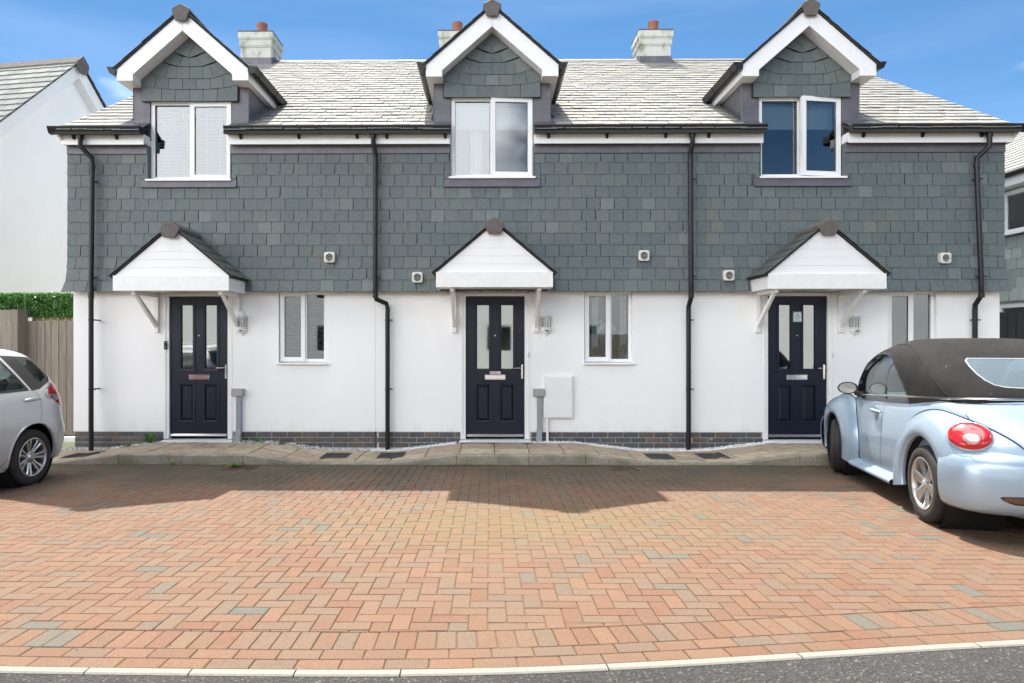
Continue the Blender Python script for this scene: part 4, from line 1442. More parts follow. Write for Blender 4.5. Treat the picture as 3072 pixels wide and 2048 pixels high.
for hi, H in enumerate(HOUSES):
    house, dz = H['root'], H['ddz']
    mc, wc, dc, pc = H['dorm'], H['win'], H['door'], H['porch']
    # ---- dormer window
    x0, x1, z0, z1 = mc - 0.60, mc + 0.60, 3.868 + dz * 0.6, 5.05 + dz
    y = -0.005
    mb = frame_rect(MB(), x0, x1, z0, z1, 0.052, y, y + 0.065)
    mb.box(mc - 0.03, mc + 0.03, y + 0.004, y + 0.062, z0 + 0.052, z1 - 0.052)
    win = mb.build('dormer_window', 'white_plastic', house)
    pane(x0 + 0.052, mc - 0.03, z0 + 0.052, z1 - 0.052, y + 0.035, win)
    gk = MB()
    for a, b, c, d in ((x0 + 0.051, x0 + 0.058, z0 + 0.052, z1 - 0.052), (mc - 0.037, mc - 0.030, z0 + 0.052, z1 - 0.052), (x0 + 0.052, mc - 0.03, z0 + 0.051, z0 + 0.058), (x0 + 0.052, mc - 0.03, z1 - 0.058, z1 - 0.051)):
        gk.box(a, b, y + 0.028, y + 0.034, c, d)
    gk.build('gasket', 'black_trim', win)
    sash(None, mc - 0.018, x1 - 0.012, z0 + 0.018, z1 - 0.012, y - 0.022, y + 0.03, 0.066, x1 - 0.012, OPEN[hi], house, 'casement')
    MB().hexa([(x0 - 0.03, -0.135, z0 - 0.033), (x1 + 0.03, -0.135, z0 - 0.033), (x1 + 0.0, 0.05, z0 - 0.03), (x0 - 0.0, 0.05, z0 - 0.03),
               (x0 - 0.03, -0.135, z0 - 0.003), (x1 + 0.03, -0.135, z0 - 0.003), (x1 + 0.0, 0.05, z0 - 0.001), (x0 - 0.0, 0.05, z0 - 0.001)]).build('sill', 'white_plastic', win, bevel=0.004)
    MB().box(x0 - 0.02, x1 + 0.02, -0.028, 0.0, z1 + 0.001, z1 + 0.012).build('head_trim', 'white_plastic', win)
    if hi == 0:
        for a, b in ((x0 + 0.06, mc - 0.035), (mc + 0.045, x1 - 0.075)):
            mb = MB()
            zz = z1 - 0.07
            mb.box(a, b, 0.10, 0.13, zz, zz + 0.03)
            bl = mb.build('venetian_blind', 'blind_white', win)
            while zz > z0 + 0.09:
                zz -= 0.050
                MB().hexa([(a, 0.095, zz - 0.014), (b, 0.095, zz - 0.014), (b, 0.135, zz + 0.010), (a, 0.135, zz + 0.010),
                           (a, 0.095, zz - 0.011), (b, 0.095, zz - 0.011), (b, 0.135, zz + 0.013), (a, 0.135, zz + 0.013)]).build('blind_slat', 'blind_white', bl)
            for xx in (a + 0.14, b - 0.14):
                MB().box(xx, xx + 0.006, 0.092, 0.094, z0 + 0.08, z1 - 0.07).build('ladder_tape', 'blind_white', bl)
    else:
        for a, b in ((x0 + 0.055, mc - 0.02), (mc + 0.03, x1 - 0.06)):
            bl = MB().box(a, b, 0.13, 0.135, z1 - 0.41, z1 - 0.05).build('roller_blind', 'blind_white', win)
            MB().box(a, b, 0.127, 0.14, z1 - 0.43, z1 - 0.405).build('bottom_bar', 'blind_white', bl)
        if hi == 1:
            mb = MB()
            rows = []
            for z in (z0 + 0.03, z1 - 0.4):
                rows.append([(mc - 0.02 - 0.30 + 0.012 * k, 0.22 + 0.02 * math.sin(k * 1.3), z) for k in range(16)])
            mb.grid(rows)
            mb.build('curtain', 'curtain', win, smooth='all')
    # dark attic room behind the dormer window
    MB().box(mc - 0.9, mc + 0.9, 1.8, 1.85, 3.6, 5.3).build('room_back', 'room_wall', house)

    # ---- ground-floor window
    x0, x1, z0, z1 = wc - 0.35, wc + 0.35, 1.18, 2.205
    y = 0.05
    mb = frame_rect(MB(), x0, x1, z0, z1, 0.045, y, y + 0.06)
    mb.box(wc + 0.015, wc + 0.055, y + 0.004, y + 0.058, z0 + 0.045, z1 - 0.045)
    win = mb.build('window', 'white_plastic', house)
    pane(wc + 0.055, x1 - 0.045, z0 + 0.045, z1 - 0.045, y + 0.03, win)
    sash(None, x0 + 0.012, wc + 0.03, z0 + 0.012, z1 - 0.012, y - 0.02, y + 0.025, 0.062, wc + 0.03, 0, house, 'casement')
    MB().hexa([(x0 - 0.025, -0.05, z0 - 0.036), (x1 + 0.025, -0.05, z0 - 0.036), (x1, 0.1, z0 - 0.036), (x0, 0.1, z0 - 0.036),
               (x0 - 0.025, -0.05, z0 - 0.016), (x1 + 0.025, -0.05, z0 - 0.016), (x1, 0.1, z0 - 0.001), (x0, 0.1, z0 - 0.001)]).build('sill', 'white_plastic', win, bevel=0.004)
    MB().box(x0 - 0.002, x1 + 0.002, 0.112, 0.34, z0 - 0.03, z0 - 0.001).build('inner_sill', 'white_plastic', win)
    if hi == 0:
        bl = MB().box(x0 + 0.06, x1 - 0.05, 0.14, 0.17, z1 - 0.08, z1 - 0.05).build('venetian_blind', 'blind_grey', win)
        zz = z1 - 0.09
        while zz > z0 + 0.07:
            zz -= 0.048
            MB().hexa([(x0 + 0.06, 0.135, zz - 0.012), (x1 - 0.05, 0.135, zz - 0.012), (x1 - 0.05, 0.175, zz + 0.010), (x0 + 0.06, 0.175, zz + 0.010),
                       (x0 + 0.06, 0.135, zz - 0.009), (x1 - 0.05, 0.135, zz - 0.009), (x1 - 0.05, 0.175, zz + 0.013), (x0 + 0.06, 0.175, zz + 0.013)]).build('blind_slat', 'blind_grey', bl)
    else:
        for a, n_ in (((x0 + 0.14, 8), (x1 - 0.14, 8)) if hi == 1 else ((x0 + 0.03, 10),)):
            rows = []
            for z in (z0 + 0.0, z1 - 0.03):
                rows.append([(a + 0.013 * k, 0.20 + 0.018 * math.sin(k * 1.5), z) for k in range(n_)])
            MB().grid(rows).build('curtain', 'curtain', win, smooth='all')

    # ---- door
    fr = MB()
    fx = 0.51
    z1 = 2.185
    o = [(dc - fx, 0.03), (dc + fx, 0.03), (dc + fx, z1), (dc - fx, z1)]
    for s in (-1, 1):
        a, b = sorted((dc + s * fx, dc + s * (DW / 2 + 0.004)))
        fr.box(a, b, 0.008, 0.085, 0.045, z1)
        a, b = sorted((dc + s * fx, dc + s * (fx - 0.035)))
        fr.box(a, b, -0.004, 0.0075, 0.045, z1)
    fr.box(dc - DW / 2 - 0.003, dc + DW / 2 + 0.003, 0.009, 0.085, 2.135, z1)
    fr.box(dc - fx + 0.036, dc + fx - 0.036, -0.003, 0.0075, 2.155, z1)
    frm = fr.build('door_frame', 'white_plastic', house, bevel=0.003)
    MB().hexa([(dc - 0.535, -0.105, -0.055), (dc + 0.535, -0.105, -0.055), (dc + 0.535, 0.085, -0.055), (dc - 0.535, 0.085, -0.055),
               (dc - 0.535, -0.105, 0.012), (dc + 0.535, -0.105, 0.012), (dc + 0.51, 0.085, 0.043), (dc - 0.51, 0.085, 0.043)]).build('threshold', 'white_plastic', frm, bevel=0.005)
    lz0, lz1 = 0.075, 2.130
    xl, xr = dc - DW / 2, dc + DW / 2
    holes = [(dc + s * 0.178 - 0.092, dc + s * 0.178 + 0.092, 1.075, 2.01) for s in (-1, 1)]
    low = [(dc + s * 0.178 - 0.105, dc + s * 0.178 + 0.105, 0.305, 0.845) for s in (-1, 1)]
    door = wall_holes(xl, xr, lz0, lz1, holes + low, 0.038, 0.03, 0.08).build('door', 'navy_door', house)
    for a, b, c, d in holes:
        g = MB().box(a, b, 0.055, 0.061, c, d).build('glass_pane', 'door_glass', door)
        frame_rect(MB(), a - 0.026, b + 0.026, c - 0.026, d + 0.026, 0.032, 0.027, 0.0375).build('pane_moulding', 'navy_door', door)
    for a, b, c, d in low:
        frame_rect(MB(), a - 0.012, b + 0.012, c - 0.012, d + 0.012, 0.028, 0.0305, 0.0375).build('panel_moulding', 'navy_door', door)
        e = 0.045
        MB().hexa([(a, 0.058, c), (b, 0.058, c), (b, 0.075, c), (a, 0.075, c), (a, 0.058, d), (b, 0.058, d), (b, 0.075, d), (a, 0.075, d)]).build('recess', 'navy_door', door)
        mb = MB()
        q0 = [(a + 0.012, 0.0575, c + 0.012), (b - 0.012, 0.0575, c + 0.012), (b - 0.012, 0.0575, d - 0.012), (a + 0.012, 0.0575, d - 0.012)]
        q1 = [(a + e, 0.040, c + e), (b - e, 0.040, c + e), (b - e, 0.040, d - e), (a + e, 0.040, d - e)]
        mb.add(q0 + q1, [(4, 5, 6, 7)] + [(i, (i + 1) % 4, 4 + (i + 1) % 4, 4 + i) for i in range(4)])
        mb.build('raised_panel', 'navy_door', door)
    MB().hexa([(xl + 0.012, 0.012, 0.082), (xr - 0.012, 0.012, 0.082), (xr - 0.012, 0.0375, 0.082), (xl + 0.012, 0.0375, 0.082),
               (xl + 0.012, 0.012, 0.094), (xr - 0.012, 0.012, 0.094), (xr - 0.012, 0.0375, 0.118), (xl + 0.012, 0.0375, 0.118)]).build('weather_bar', 'brushed_steel', door, bevel=0.002)
    hx = xr - 0.033
    h_ = MB().box(hx - 0.014, hx + 0.014, 0.026, 0.0375, 0.93, 1.145).build('handle_plate', 'chrome', door, bevel=0.006)
    MB().tube([(hx, 0.026, 1.095), (hx, -0.012, 1.095), (hx - 0.012, -0.022, 1.095), (hx - 0.115, -0.022, 1.092)], 0.009, 10).build('lever', 'chrome', h_, smooth=True)
    MB().lathe([(0, -0.004), (0.008, -0.004), (0.009, 0.004), (0, 0.004)], (hx, 0.022, 0.985), 'y', 12).build('keyhole', 'brushed_steel', h_)
    lb = MB().box(dc - 0.152, dc + 0.152, 0.028, 0.0375, 0.918, 0.996).build('letter_box', 'chrome', door, bevel=0.004)
    MB().box(dc - 0.138, dc + 0.138, 0.0215, 0.0275, 0.930, 0.985).build('letter_flap', 'chrome', lb, bevel=0.003)
    MB().lathe([(0, -0.006), (0.009, -0.005), (0.010, 0.004), (0, 0.004)], (dc + 0.0, 0.032, 1.555), 'y', 12).build('spyhole', 'brushed_steel', door)
    if hi == 1:
        st = MB().box(dc - 0.08, dc + 0.08, 0.0345, 0.0375, 1.002, 1.040).build('sticker', 'blind_white', door)
        for k in range(3):
            MB().box(dc - 0.045, dc + 0.07 - 0.02 * k, 0.0325, 0.034, 1.010 + 0.009 * k, 1.013 + 0.009 * k).build('print_line', 'dark_print', st)
        MB().box(dc - 0.072, dc - 0.056, 0.0325, 0.034, 1.008, 1.034).build('print_mark', 'dark_print', st)
    if hi == 2:
        st = MB().box(dc - 0.062, dc + 0.066, 0.0225, 0.0265, 1.755, 1.905).build('notice', 'teal_paper', door)
        frame_rect(MB(), dc - 0.060, dc + 0.064, 1.757, 1.903, 0.006, 0.0200, 0.0223).build('notice_border', 'dark_print', st)
        for k in range(8):
            ww = [0.04, 0.03, 0.045, 0.045, 0.04, 0.045, 0.03, 0.02][k]
            MB().box(dc + 0.002 - ww, dc + 0.002 + ww, 0.0205, 0.0222, 1.776 + 0.014 * k, 1.780 + 0.014 * k).build('print_line', 'dark_print', st)
        for s in (-1, 1):
            MB().box(dc + 0.002 + s * 0.052 - 0.008, dc + 0.002 + s * 0.052 + 0.008, 0.0205, 0.0222, 1.889, 1.900).build('print_mark', 'dark_print', st)
    # hall behind the door
    MB().box(dc - 0.7, dc + 0.7, 1.6, 1.65, 0.0, 2.4).build('hall_back', 'room_wall', house)

    # ---- porch hood
    pz = H['pdz']
    hw = 0.795
    zb, zt = 2.185 + pz, 2.395 + pz
    SL = 0.84
    mb = MB().box(pc - hw, pc + hw, -0.735, -0.708, zb, zt)
    porch = mb.build('porch', 'white_wood', house, bevel=0.004)
    for s in (-1, 1):
        a, b = sorted((pc + s * hw, pc + s * (hw - 0.022)))
        MB().hexa([(a, -0.7075, zb + 0.002), (b, -0.7075, zb + 0.002), (b, -0.075, zb + 0.002), (a, -0.075, zb + 0.002),
                   (a, -0.7075, zt - 0.03), (b, -0.7075, zt - 0.03), (b, -0.075, zt - 0.03), (a, -0.075, zt - 0.03)]).build('side_fascia', 'white_wood', porch, bevel=0.003)
    MB().box(pc - hw + 0.0225, pc + hw - 0.0225, -0.7075, -0.075, zb + 0.018, zb + 0.03).build('porch_ceiling', 'white_wood', porch)
    for s in (-1, 0, 1):
        for k in (0, 1):
            MB().lathe([(0, -0.003), (0.007, -0.003), (0.007, 0.003)], (pc + s * 0.655 + 0.0, -0.7365, zb + 0.075 + 0.055 * k), 'y', 10).build('screw_cap', 'blind_white', porch)
    apex = zt + hw * SL
    z = zt + 0.002
    while z < apex - 0.03:
        z2 = min(z + 0.1085, apex - 0.012)
        wa, wb = (apex - z) / SL - 0.012, max((apex - z2) / SL - 0.012, 0.006)
        y1 = -0.690
        MB().hexa([(pc - wa, -0.708, z), (pc + wa, -0.708, z), (pc + wa, y1, z), (pc - wa, y1, z),
                   (pc - wb, -0.706, z2), (pc + wb, -0.706, z2), (pc + wb, y1, z2), (pc - wb, y1, z2)]).build('cladding_board', 'white_plastic', porch)
        z += 0.1095
    MB().prism([(pc - hw + 0.02, zt), (pc + hw - 0.02, zt), (pc, apex - 0.02)], -0.689, -0.68).build('gable_board', 'white_wood', porch)
    a_ = math.atan(SL)
    for s in (-1, 1):
        MB().prism([(pc, apex + 0.004), (pc, apex + 0.024), (pc + s * (hw + 0.045), zt - 0.045 * SL + 0.024), (pc + s * (hw + 0.04), zt - 0.04 * SL + 0.002)][::s or 1], -0.735, -0.07).build('roof_deck', 'slate_backing', porch)
        upv = Vector((-s * math.cos(a_), 0, math.sin(a_))); nv = Vector((s * math.sin(a_), 0, math.cos(a_)))
        yv = -nv; xv = yv.cross(upv)
        B = Matrix((xv, yv, upv)).transposed().to_4x4()
        Lr = (hw + 0.045) / math.cos(a_)
        for k in range(6):
            sd = -0.01 + 0.185 * k
            h = min(0.215, Lr - sd)
            edges = [-0.752, -0.55, -0.32, -0.09] if k % 2 else [-0.752, -0.44, -0.21, -0.09]
            for lo, hi_ in zip(edges, edges[1:]):
                o_ = Vector((pc + s * (hw + 0.045), (lo + hi_) / 2, zt - 0.045 * SL + 0.024)) + upv * sd + nv * 0.022
                v_, f_ = slate_shape(hi_ - lo - 0.003, h, rng, 0.009, 0.003)
                me = bpy.data.meshes.new('porch_slate'); me.from_pydata(v_, [], f_); me.materials.append(M['dark_slate'])
                ob = link('porch_slate', me, None, porch)
                ob.matrix_basis = Matrix.Translation(o_) @ B @ Matrix.Rotation(-0.045, 4, 'X')
    def PT(pts): return [(pc + x, apex + z_) for x, z_ in pts]
    MB().prism(PT([(-0.135, -0.055), (-0.078, -0.16), (0.078, -0.16), (0.135, -0.055), (0.135, -0.015), (0.0, 0.075), (-0.135, -0.015)]), -0.785, -0.755).build('ridge_end', 'ridge_clay', porch, bevel=0.008)
    for ya, yb in ((-0.754, -0.43), (-0.426, -0.09)):
        MB().prism(PT([(-0.135, -0.065), (-0.02, 0.03), (0.02, 0.03), (0.135, -0.065), (0.135, -0.02), (0.0, 0.068), (-0.135, -0.02)]), ya, yb).build('ridge_tile', 'ridge_clay', porch, bevel=0.006)
    for s in (-1, 1):
        x = dc + s * 0.60
        br = MB().box(x - 0.033, x + 0.033, -0.052, -0.001, 1.60, zb + 0.017).build('bracket', 'white_wood', porch, bevel=0.004)
        MB().box(x - 0.026, x + 0.026, -0.66, -0.053, zb - 0.045, zb + 0.017).build('bracket_arm', 'white_wood', br, bevel=0.003)
        p0, p1 = (-0.053, 1.67), (-0.56, zb - 0.046)
        MB().prismx([(p0[0], p0[1]), (p0[0], p0[1] + 0.09), (p1[0] + 0.02, p1[1]), (p1[0] - 0.055, p1[1])], x - 0.022, x + 0.022).build('bracket_strut', 'white_wood', br, bevel=0.003)
        for zz in (1.64, zb - 0.09):
            MB().lathe([(0, -0.004), (0.008, -0.004), (0.008, 0.0)], (x, -0.053, zz), 'y', 10).build('screw', 'brushed_steel', br)

# downpipes
PIPES = [
    (0, [(-5.885, -0.27, 4.45), (-5.885, -0.27, 4.27), (-5.78, -0.175, 4.13), (-5.77, -0.175, 4.03), (-5.77, -0.205, 2.30), (-5.77, -0.205, -0.13)]),
    (1, [(-1.67, -0.27, 4.45), (-1.67, -0.27, 4.30), (-1.655, -0.175, 4.17), (-1.655, -0.175, 4.08), (-1.655, -0.205, 2.30), (-1.655, -0.205, 2.15), (-1.645, -0.19, 2.08), (-1.51, -0.095, 2.02), (-1.495, -0.085, 1.95), (-1.495, -0.085, -0.15)]),
    (2, [(2.885, -0.27, 4.45), (2.885, -0.27, 4.30), (2.885, -0.175, 4.18), (2.885, -0.175, 4.08), (2.885, -0.205, 2.30), (2.885, -0.205, 2.10), (2.885, -0.09, 1.98), (2.885, -0.085, 1.9), (2.885, -0.085, -0.17)]),
    (2, [(7.09, -0.27, 4.45), (7.09, -0.27, 4.24), (6.985, -0.175, 4.10), (6.98, -0.175, 4.0), (7.02, -0.21, 2.30), (7.02, -0.21, 2.13), (7.02, -0.09, 2.0), (7.02, -0.085, 1.92), (7.02, -0.085, -0.03)]),
]
for hi, pts in PIPES:
    dp = MB().tube(pts, 0.034, 14).build('downpipe', 'black_plastic', HOUSES[hi]['root'], smooth=True)
    MB().tube([(pts[0][0], pts[0][1], pts[0][2] + 0.02), (pts[0][0], pts[0][1], pts[0][2] - 0.07)], 0.043, 14).build('outlet', 'black_plastic', dp, smooth=True)
    def at_z(z):
        for a, b in zip(pts, pts[1:]):
            if a[2] >= z >= b[2]:
                u = (a[2] - z) / max(a[2] - b[2], 1e-6)
                return tuple(a[i] + (b[i] - a[i]) * u for i in range(3))
        return pts[-1]
    for z in (3.80, 2.40, 1.78, 0.79):
        p = at_z(z)
        MB().tube([(p[0], p[1], z - 0.012), (p[0], p[1], z + 0.012)], 0.039, 14).build('pipe_clip', 'black_plastic', dp, smooth=True)
        wall_y = out_y(z) if z > 2.2 else 0.0
        mb = MB().box(p[0] - 0.012, p[0] + 0.012, p[1] + 0.02, wall_y + 0.002, z - 0.008, z + 0.008)
        mb.box(p[0] + 0.03, p[0] + 0.075, p[1] - 0.012, p[1] + 0.006, z - 0.008, z + 0.008)
        mb.build('clip_stay', 'black_plastic', dp)
    for z in (2.13, 4.0):
        p = at_z(z)
        MB().tube([(p[0], p[1], z - 0.035), (p[0], p[1], z + 0.035)], 0.040, 14).build('pipe_socket', 'black_plastic', dp, smooth=True)

# extractor vents on the slates
for hi, x, z in ((0, -2.33, 2.69), (1, -1.05, 2.395), (1, 2.225, 2.71), (2, 3.44, 2.42), (2, 6.556, 2.67)):
    y = out_y(z) - 0.012
    hb = 0.075
    mb = MB()
    n_ = 24
    outer = []
    for k in range(n_):
        a = 2 * math.pi * (k + 0.5) / n_
        c, s = math.cos(a), math.sin(a)
        m_ = max(abs(c), abs(s))
        outer.append((x + hb * c / m_, z + hb * s / m_))
    inner = [(x + 0.055 * math.cos(2 * math.pi * (k + 0.5) / n_), z + 0.055 * math.sin(2 * math.pi * (k + 0.5) / n_)) for k in range(n_)]
    vs = [(p, y - 0.055, q) for p, q in outer] + [(p, y - 0.062, q) for p, q in inner] + [(p, y - 0.03, q) for p, q in inner] + [(p, y + 0.02, q) for p, q in outer]
    fs = []
    for k in range(n_):
        j = (k + 1) % n_
        fs += [(k, j, n_ + j, n_ + k), (n_ + k, n_ + j, 2 * n_ + j, 2 * n_ + k), (j, k, 3 * n_ + k, 3 * n_ + j)]
    v_ = mb.add(vs, fs).build('vent', 'cream_plastic', HOUSES[hi]['root'])
    MB().lathe([(0, 0.0), (0.056, 0.0), (0.056, 0.006)], (x, y - 0.034, z), 'y', 24).build('vent_opening', 'panel_gap', v_)
    for k in range(5):
        zz = -0.037 + 0.0185 * k
        ww = math.sqrt(0.055 ** 2 - zz ** 2)
        MB().hexa([(x - ww, y - 0.058, z + zz - 0.004), (x + ww, y - 0.056, z + zz - 0.004), (x + ww, y - 0.046, z + zz - 0.001), (x - ww, y - 0.046, z + zz - 0.001),
                   (x - ww, y - 0.058, z + zz - 0.001), (x + ww, y - 0.056, z + zz - 0.001), (x + ww, y - 0.046, z + zz + 0.002), (x - ww, y - 0.046, z + zz + 0.002)]).build('louvre', 'cream_plastic', v_)
# ------------------------------------------------------------ fittings on the front wall
LANTERN_LABELS = ['white half lantern on the wall between the left door and its window',
                  'white half lantern on the wall right of the middle door, above the meter cupboard',
                  'white half lantern on the wall right of the right door, above the blue car']
for (x, z), lab in zip(((-3.655, 1.745), (0.825, 1.745), (5.325, 1.74)), LANTERN_LABELS):
    root = thing('wall_lantern', (x, 0, z), lab, 'wall lantern', 'white half lanterns on the front wall')
    ne = 6
    def ring(r_, zz, y0=-0.004):
        return [(x - r_ * math.cos(math.pi * k / ne), y0 - r_ * math.sin(math.pi * k / ne), zz) for k in range(ne + 1)]
    mb = MB().box(x - 0.075, x + 0.075, -0.010, -0.0005, z - 0.13, z + 0.12)
    plate = mb.build('back_plate', 'white_plastic', root, bevel=0.003)
    rows = [ring(0.008, z + 0.215), ring(0.010, z + 0.185), ring(0.022, z + 0.18), ring(0.045, z + 0.155), ring(0.085, z + 0.105), ring(0.090, z + 0.095), ring(0.080, z + 0.090), ring(0.0, z + 0.09)]
    MB().grid(rows).build('roof', 'white_plastic', root)
    MB().grid([ring(0.0, z - 0.088), ring(0.078, z - 0.088), ring(0.085, z - 0.098), ring(0.075, z - 0.115), ring(0.05, z - 0.150), ring(0.02, z - 0.17), ring(0.012, z - 0.19), ring(0.004, z - 0.205)]).build('base', 'white_plastic', root)
    MB().grid([ring(0.070, z - 0.088), ring(0.080, z + 0.092)]).build('glass', 'lantern_glass', root)
    mb = MB()
    for k in range(ne + 1):
        a = math.pi * k / ne
        p0 = (x - 0.073 * math.cos(a), -0.004 - 0.073 * math.sin(a), z - 0.09); p1 = (x - 0.083 * math.cos(a), -0.004 - 0.083 * math.sin(a), z + 0.094)
        mb.tube([p0, p1], 0.0055, 6)
    for zz, r_ in ((z - 0.075, 0.075), (z + 0.078, 0.083)):
        mb.tube([(p[0], p[1], p[2]) for p in ring(r_, zz)], 0.006, 6)
    mb.build('glazing_bars', 'white_plastic', root)
    b_ = MB().lathe([(0, -0.085), (0.016, -0.085), (0.016, -0.03), (0.022, -0.01), (0.026, 0.02), (0.02, 0.045), (0, 0.055)], (x, -0.042, z), n=14).build('bulb', 'bulb', root, smooth=True)
    MB().box(x - 0.02, x + 0.025, -0.094, -0.075, z - 0.125, z - 0.112).build('sensor', 'black_plastic', root)

root = thing('meter_cupboard', (1.0, 0, 0.66), 'white meter cupboard on the wall, right of the middle door', 'meter cupboard')
MB().box(0.785, 1.215, -0.045, -0.0005, 0.355, 0.985).build('case', 'white_plastic', root, bevel=0.006)
d_ = MB().box(0.805, 1.195, -0.056, -0.0455, 0.375, 0.965).build('cupboard_door', 'white_plastic', root, bevel=0.004)
MB().lathe([(0, -0.004), (0.009, -0.004), (0.011, 0.003), (0, 0.003)], (1.155, -0.058, 0.665), 'y', 12).build('lock', 'brushed_steel', d_)
for zz in (0.44, 0.90):
    MB().box(0.788, 0.803, -0.058, -0.0455, zz - 0.025, zz + 0.025).build('hinge', 'white_plastic', d_)
MB().tube([(0.84, -0.03, 0.353), (0.84, -0.03, -0.03)], 0.019, 12).build('pipe', 'white_plastic', root, smooth=True)
for x, lab in ((-3.70, 'grey cable duct with square cap, on the wall right of the left door'), (0.715, 'grey cable duct with square cap, beside the white meter cupboard')):
    root = thing('cable_duct', (x, 0, 0), lab, 'cable duct', 'grey cable ducts by the doors')
    MB().box(x - 0.088, x + 0.080, -0.085, -0.0005, 0.68, 0.79).build('cap', 'grey_cap', root, bevel=0.006)
    MB().box(x - 0.028, x + 0.045, -0.055, -0.0005, 0.21, 0.679).build('duct', 'grey_plastic', root, bevel=0.004)
    MB().hexa([(x - 0.045, -0.085, -0.03), (x + 0.04, -0.085, -0.03), (x + 0.04, -0.0005, -0.03), (x - 0.045, -0.0005, -0.03),
               (x - 0.030, -0.057, 0.209), (x + 0.047, -0.057, 0.209), (x + 0.047, -0.0005, 0.209), (x - 0.030, -0.0005, 0.209)]).build('boot', 'grey_plastic', root, bevel=0.004)
    for zz in (0.30, 0.42, 0.54, 0.64):
        for s in (-0.024, 0.041):
            MB().lathe([(0, -0.003), (0.005, -0.003), (0.005, 0.0)], (x + s, -0.055, zz), 'y', 8).build('screw', 'brushed_steel', root)
BELLS = [(-4.785, 1.42, 'black', 'black video doorbell on the left door frame'), (0.562, 1.29, 'white', 'small white bell push right of the middle door'),
         (5.0, 1.29, 'white', 'small white bell push right of the right door')]
for x, z, kind, lab in BELLS:
    root = thing('doorbell', (x, -0.005, z), lab, 'doorbell')
    m_ = 'black_plastic' if kind == 'black' else 'white_plastic'
    h = 0.055 if kind == 'black' else 0.036
    w = 0.022 if kind == 'black' else 0.015
    MB().box(x - w, x + w, -0.024, -0.0045, z - h, z + h).build('case', m_, root, bevel=0.005)
    MB().lathe([(0, -0.003), (0.009, -0.003), (0.011, 0.002)], (x, -0.0245, z - 0.02), 'y', 16).build('button', 'grey_cap' if kind == 'white' else 'grey_plastic', root)
    MB().lathe([(0, -0.003), (0.007, -0.003), (0.009, 0.002)], (x, -0.0245, z + 0.022), 'y', 16).build('lens', 'black_trim' if kind == 'black' else 'grey_cap', root)
# black drainage grille along the middle doorstep
root = thing('threshold_grille', (0.075, -0.13, 0), 'narrow slotted drain grille along the front of the middle doorstep', 'drain grille')
zz = zpav(0.075) + 0.003
MB().box(-0.44, 0.59, -0.165, -0.107, zz - 0.03, zz - 0.004).build('channel', 'panel_gap', root)
for k in range(40):
    x = -0.435 + k * 0.0260
    MB().box(x, x + 0.012, -0.164, -0.108, zz - 0.0035, zz + 0.003).build('grille_bar', 'grey_plastic', root)

# things on the inner sill of the middle window
for x, lab, sp, n_, hh in ((1.60, 'grassy pot plant in the left half of the middle ground-floor window', 0.13, 240, 0.24), (2.02, 'round leafy pot plant in the right half of the middle ground-floor window', 0.10, 260, 0.22)):
    root = thing('pot_plant', (x, 0.17, 1.18), lab, 'pot plant')
    MB().lathe([(0, 0), (0.05, 0), (0.065, 0.09), (0.055, 0.09), (0.05, 0.05), (0, 0.05)], (x, 0.17, 1.18), n=18).build('pot', 'blind_white', root, smooth=True)
    mb = MB()
    for _ in range(n_):
        a = rng.uniform(0, 6.28); u = rng.random() ** 0.5
        if sp > 0.12:
            tip = Vector((x + sp * u * math.cos(a), 0.17 + 0.35 * sp * u * math.sin(a), 1.25 + hh * rng.uniform(0.35, 0.75)))
            b0 = Vector((x + 0.03 * math.cos(a), 0.17 + 0.03 * math.sin(a), 1.25))
            sd = Vector((-math.sin(a), math.cos(a), 0)) * 0.005
            mb.add([b0 - sd, b0 + sd, (b0 + tip) / 2 + sd + Vector((0, 0, 0.02)), (b0 + tip) / 2 - sd + Vector((0, 0, 0.02)), tip], [(0, 1, 2, 3), (3, 2, 4)])
        else:
            ph = rng.uniform(-0.4, 1.5)
            c = Vector((x + sp * math.cos(a) * math.cos(ph), 0.17 + 0.35 * sp * math.sin(a) * math.cos(ph), 1.33 + sp * math.sin(ph)))
            d1 = Vector((rng.uniform(-1, 1), rng.uniform(-1, 1), rng.uniform(-1, 1))).normalized() * 0.018
            d2 = d1.orthogonal().normalized() * 0.010
            mb.add([c - d1, c + d2, c + d1, c - d2], [(0, 1, 2, 3)])
    mb.build('leaves', 'pot_leaf', root, fix=False)['kind'] = 'stuff'
root = thing('paper_lamp', (1.745, 0.34, 1.62), 'white puffy paper globe lamp seen through the middle ground-floor window', 'lamp')
mb = MB()
for _ in range(220):
    a = rng.uniform(0, 6.28); s = rng.uniform(-1, 1); c = math.sqrt(1 - s * s)
    d = Vector((c * math.cos(a), c * math.sin(a), s))
    t1 = d.orthogonal().normalized(); t2 = d.cross(t1)
    q = Vector((1.745, 0.34, 1.62)) + d * rng.uniform(0.12, 0.16)
    t1, t2 = t1 * 0.04, t2 * 0.04
    mb.add([q - t1, q + t2 + d * 0.02, q + t1, q - t2 + d * 0.02], [(0, 1, 2, 3)])
mb.build('shade', 'paper_lamp', root, fix=False)
MB().tube([(1.745, 0.34, 1.75), (1.745, 0.34, 2.41)], 0.004, 6).build('cord', 'blind_white', root)

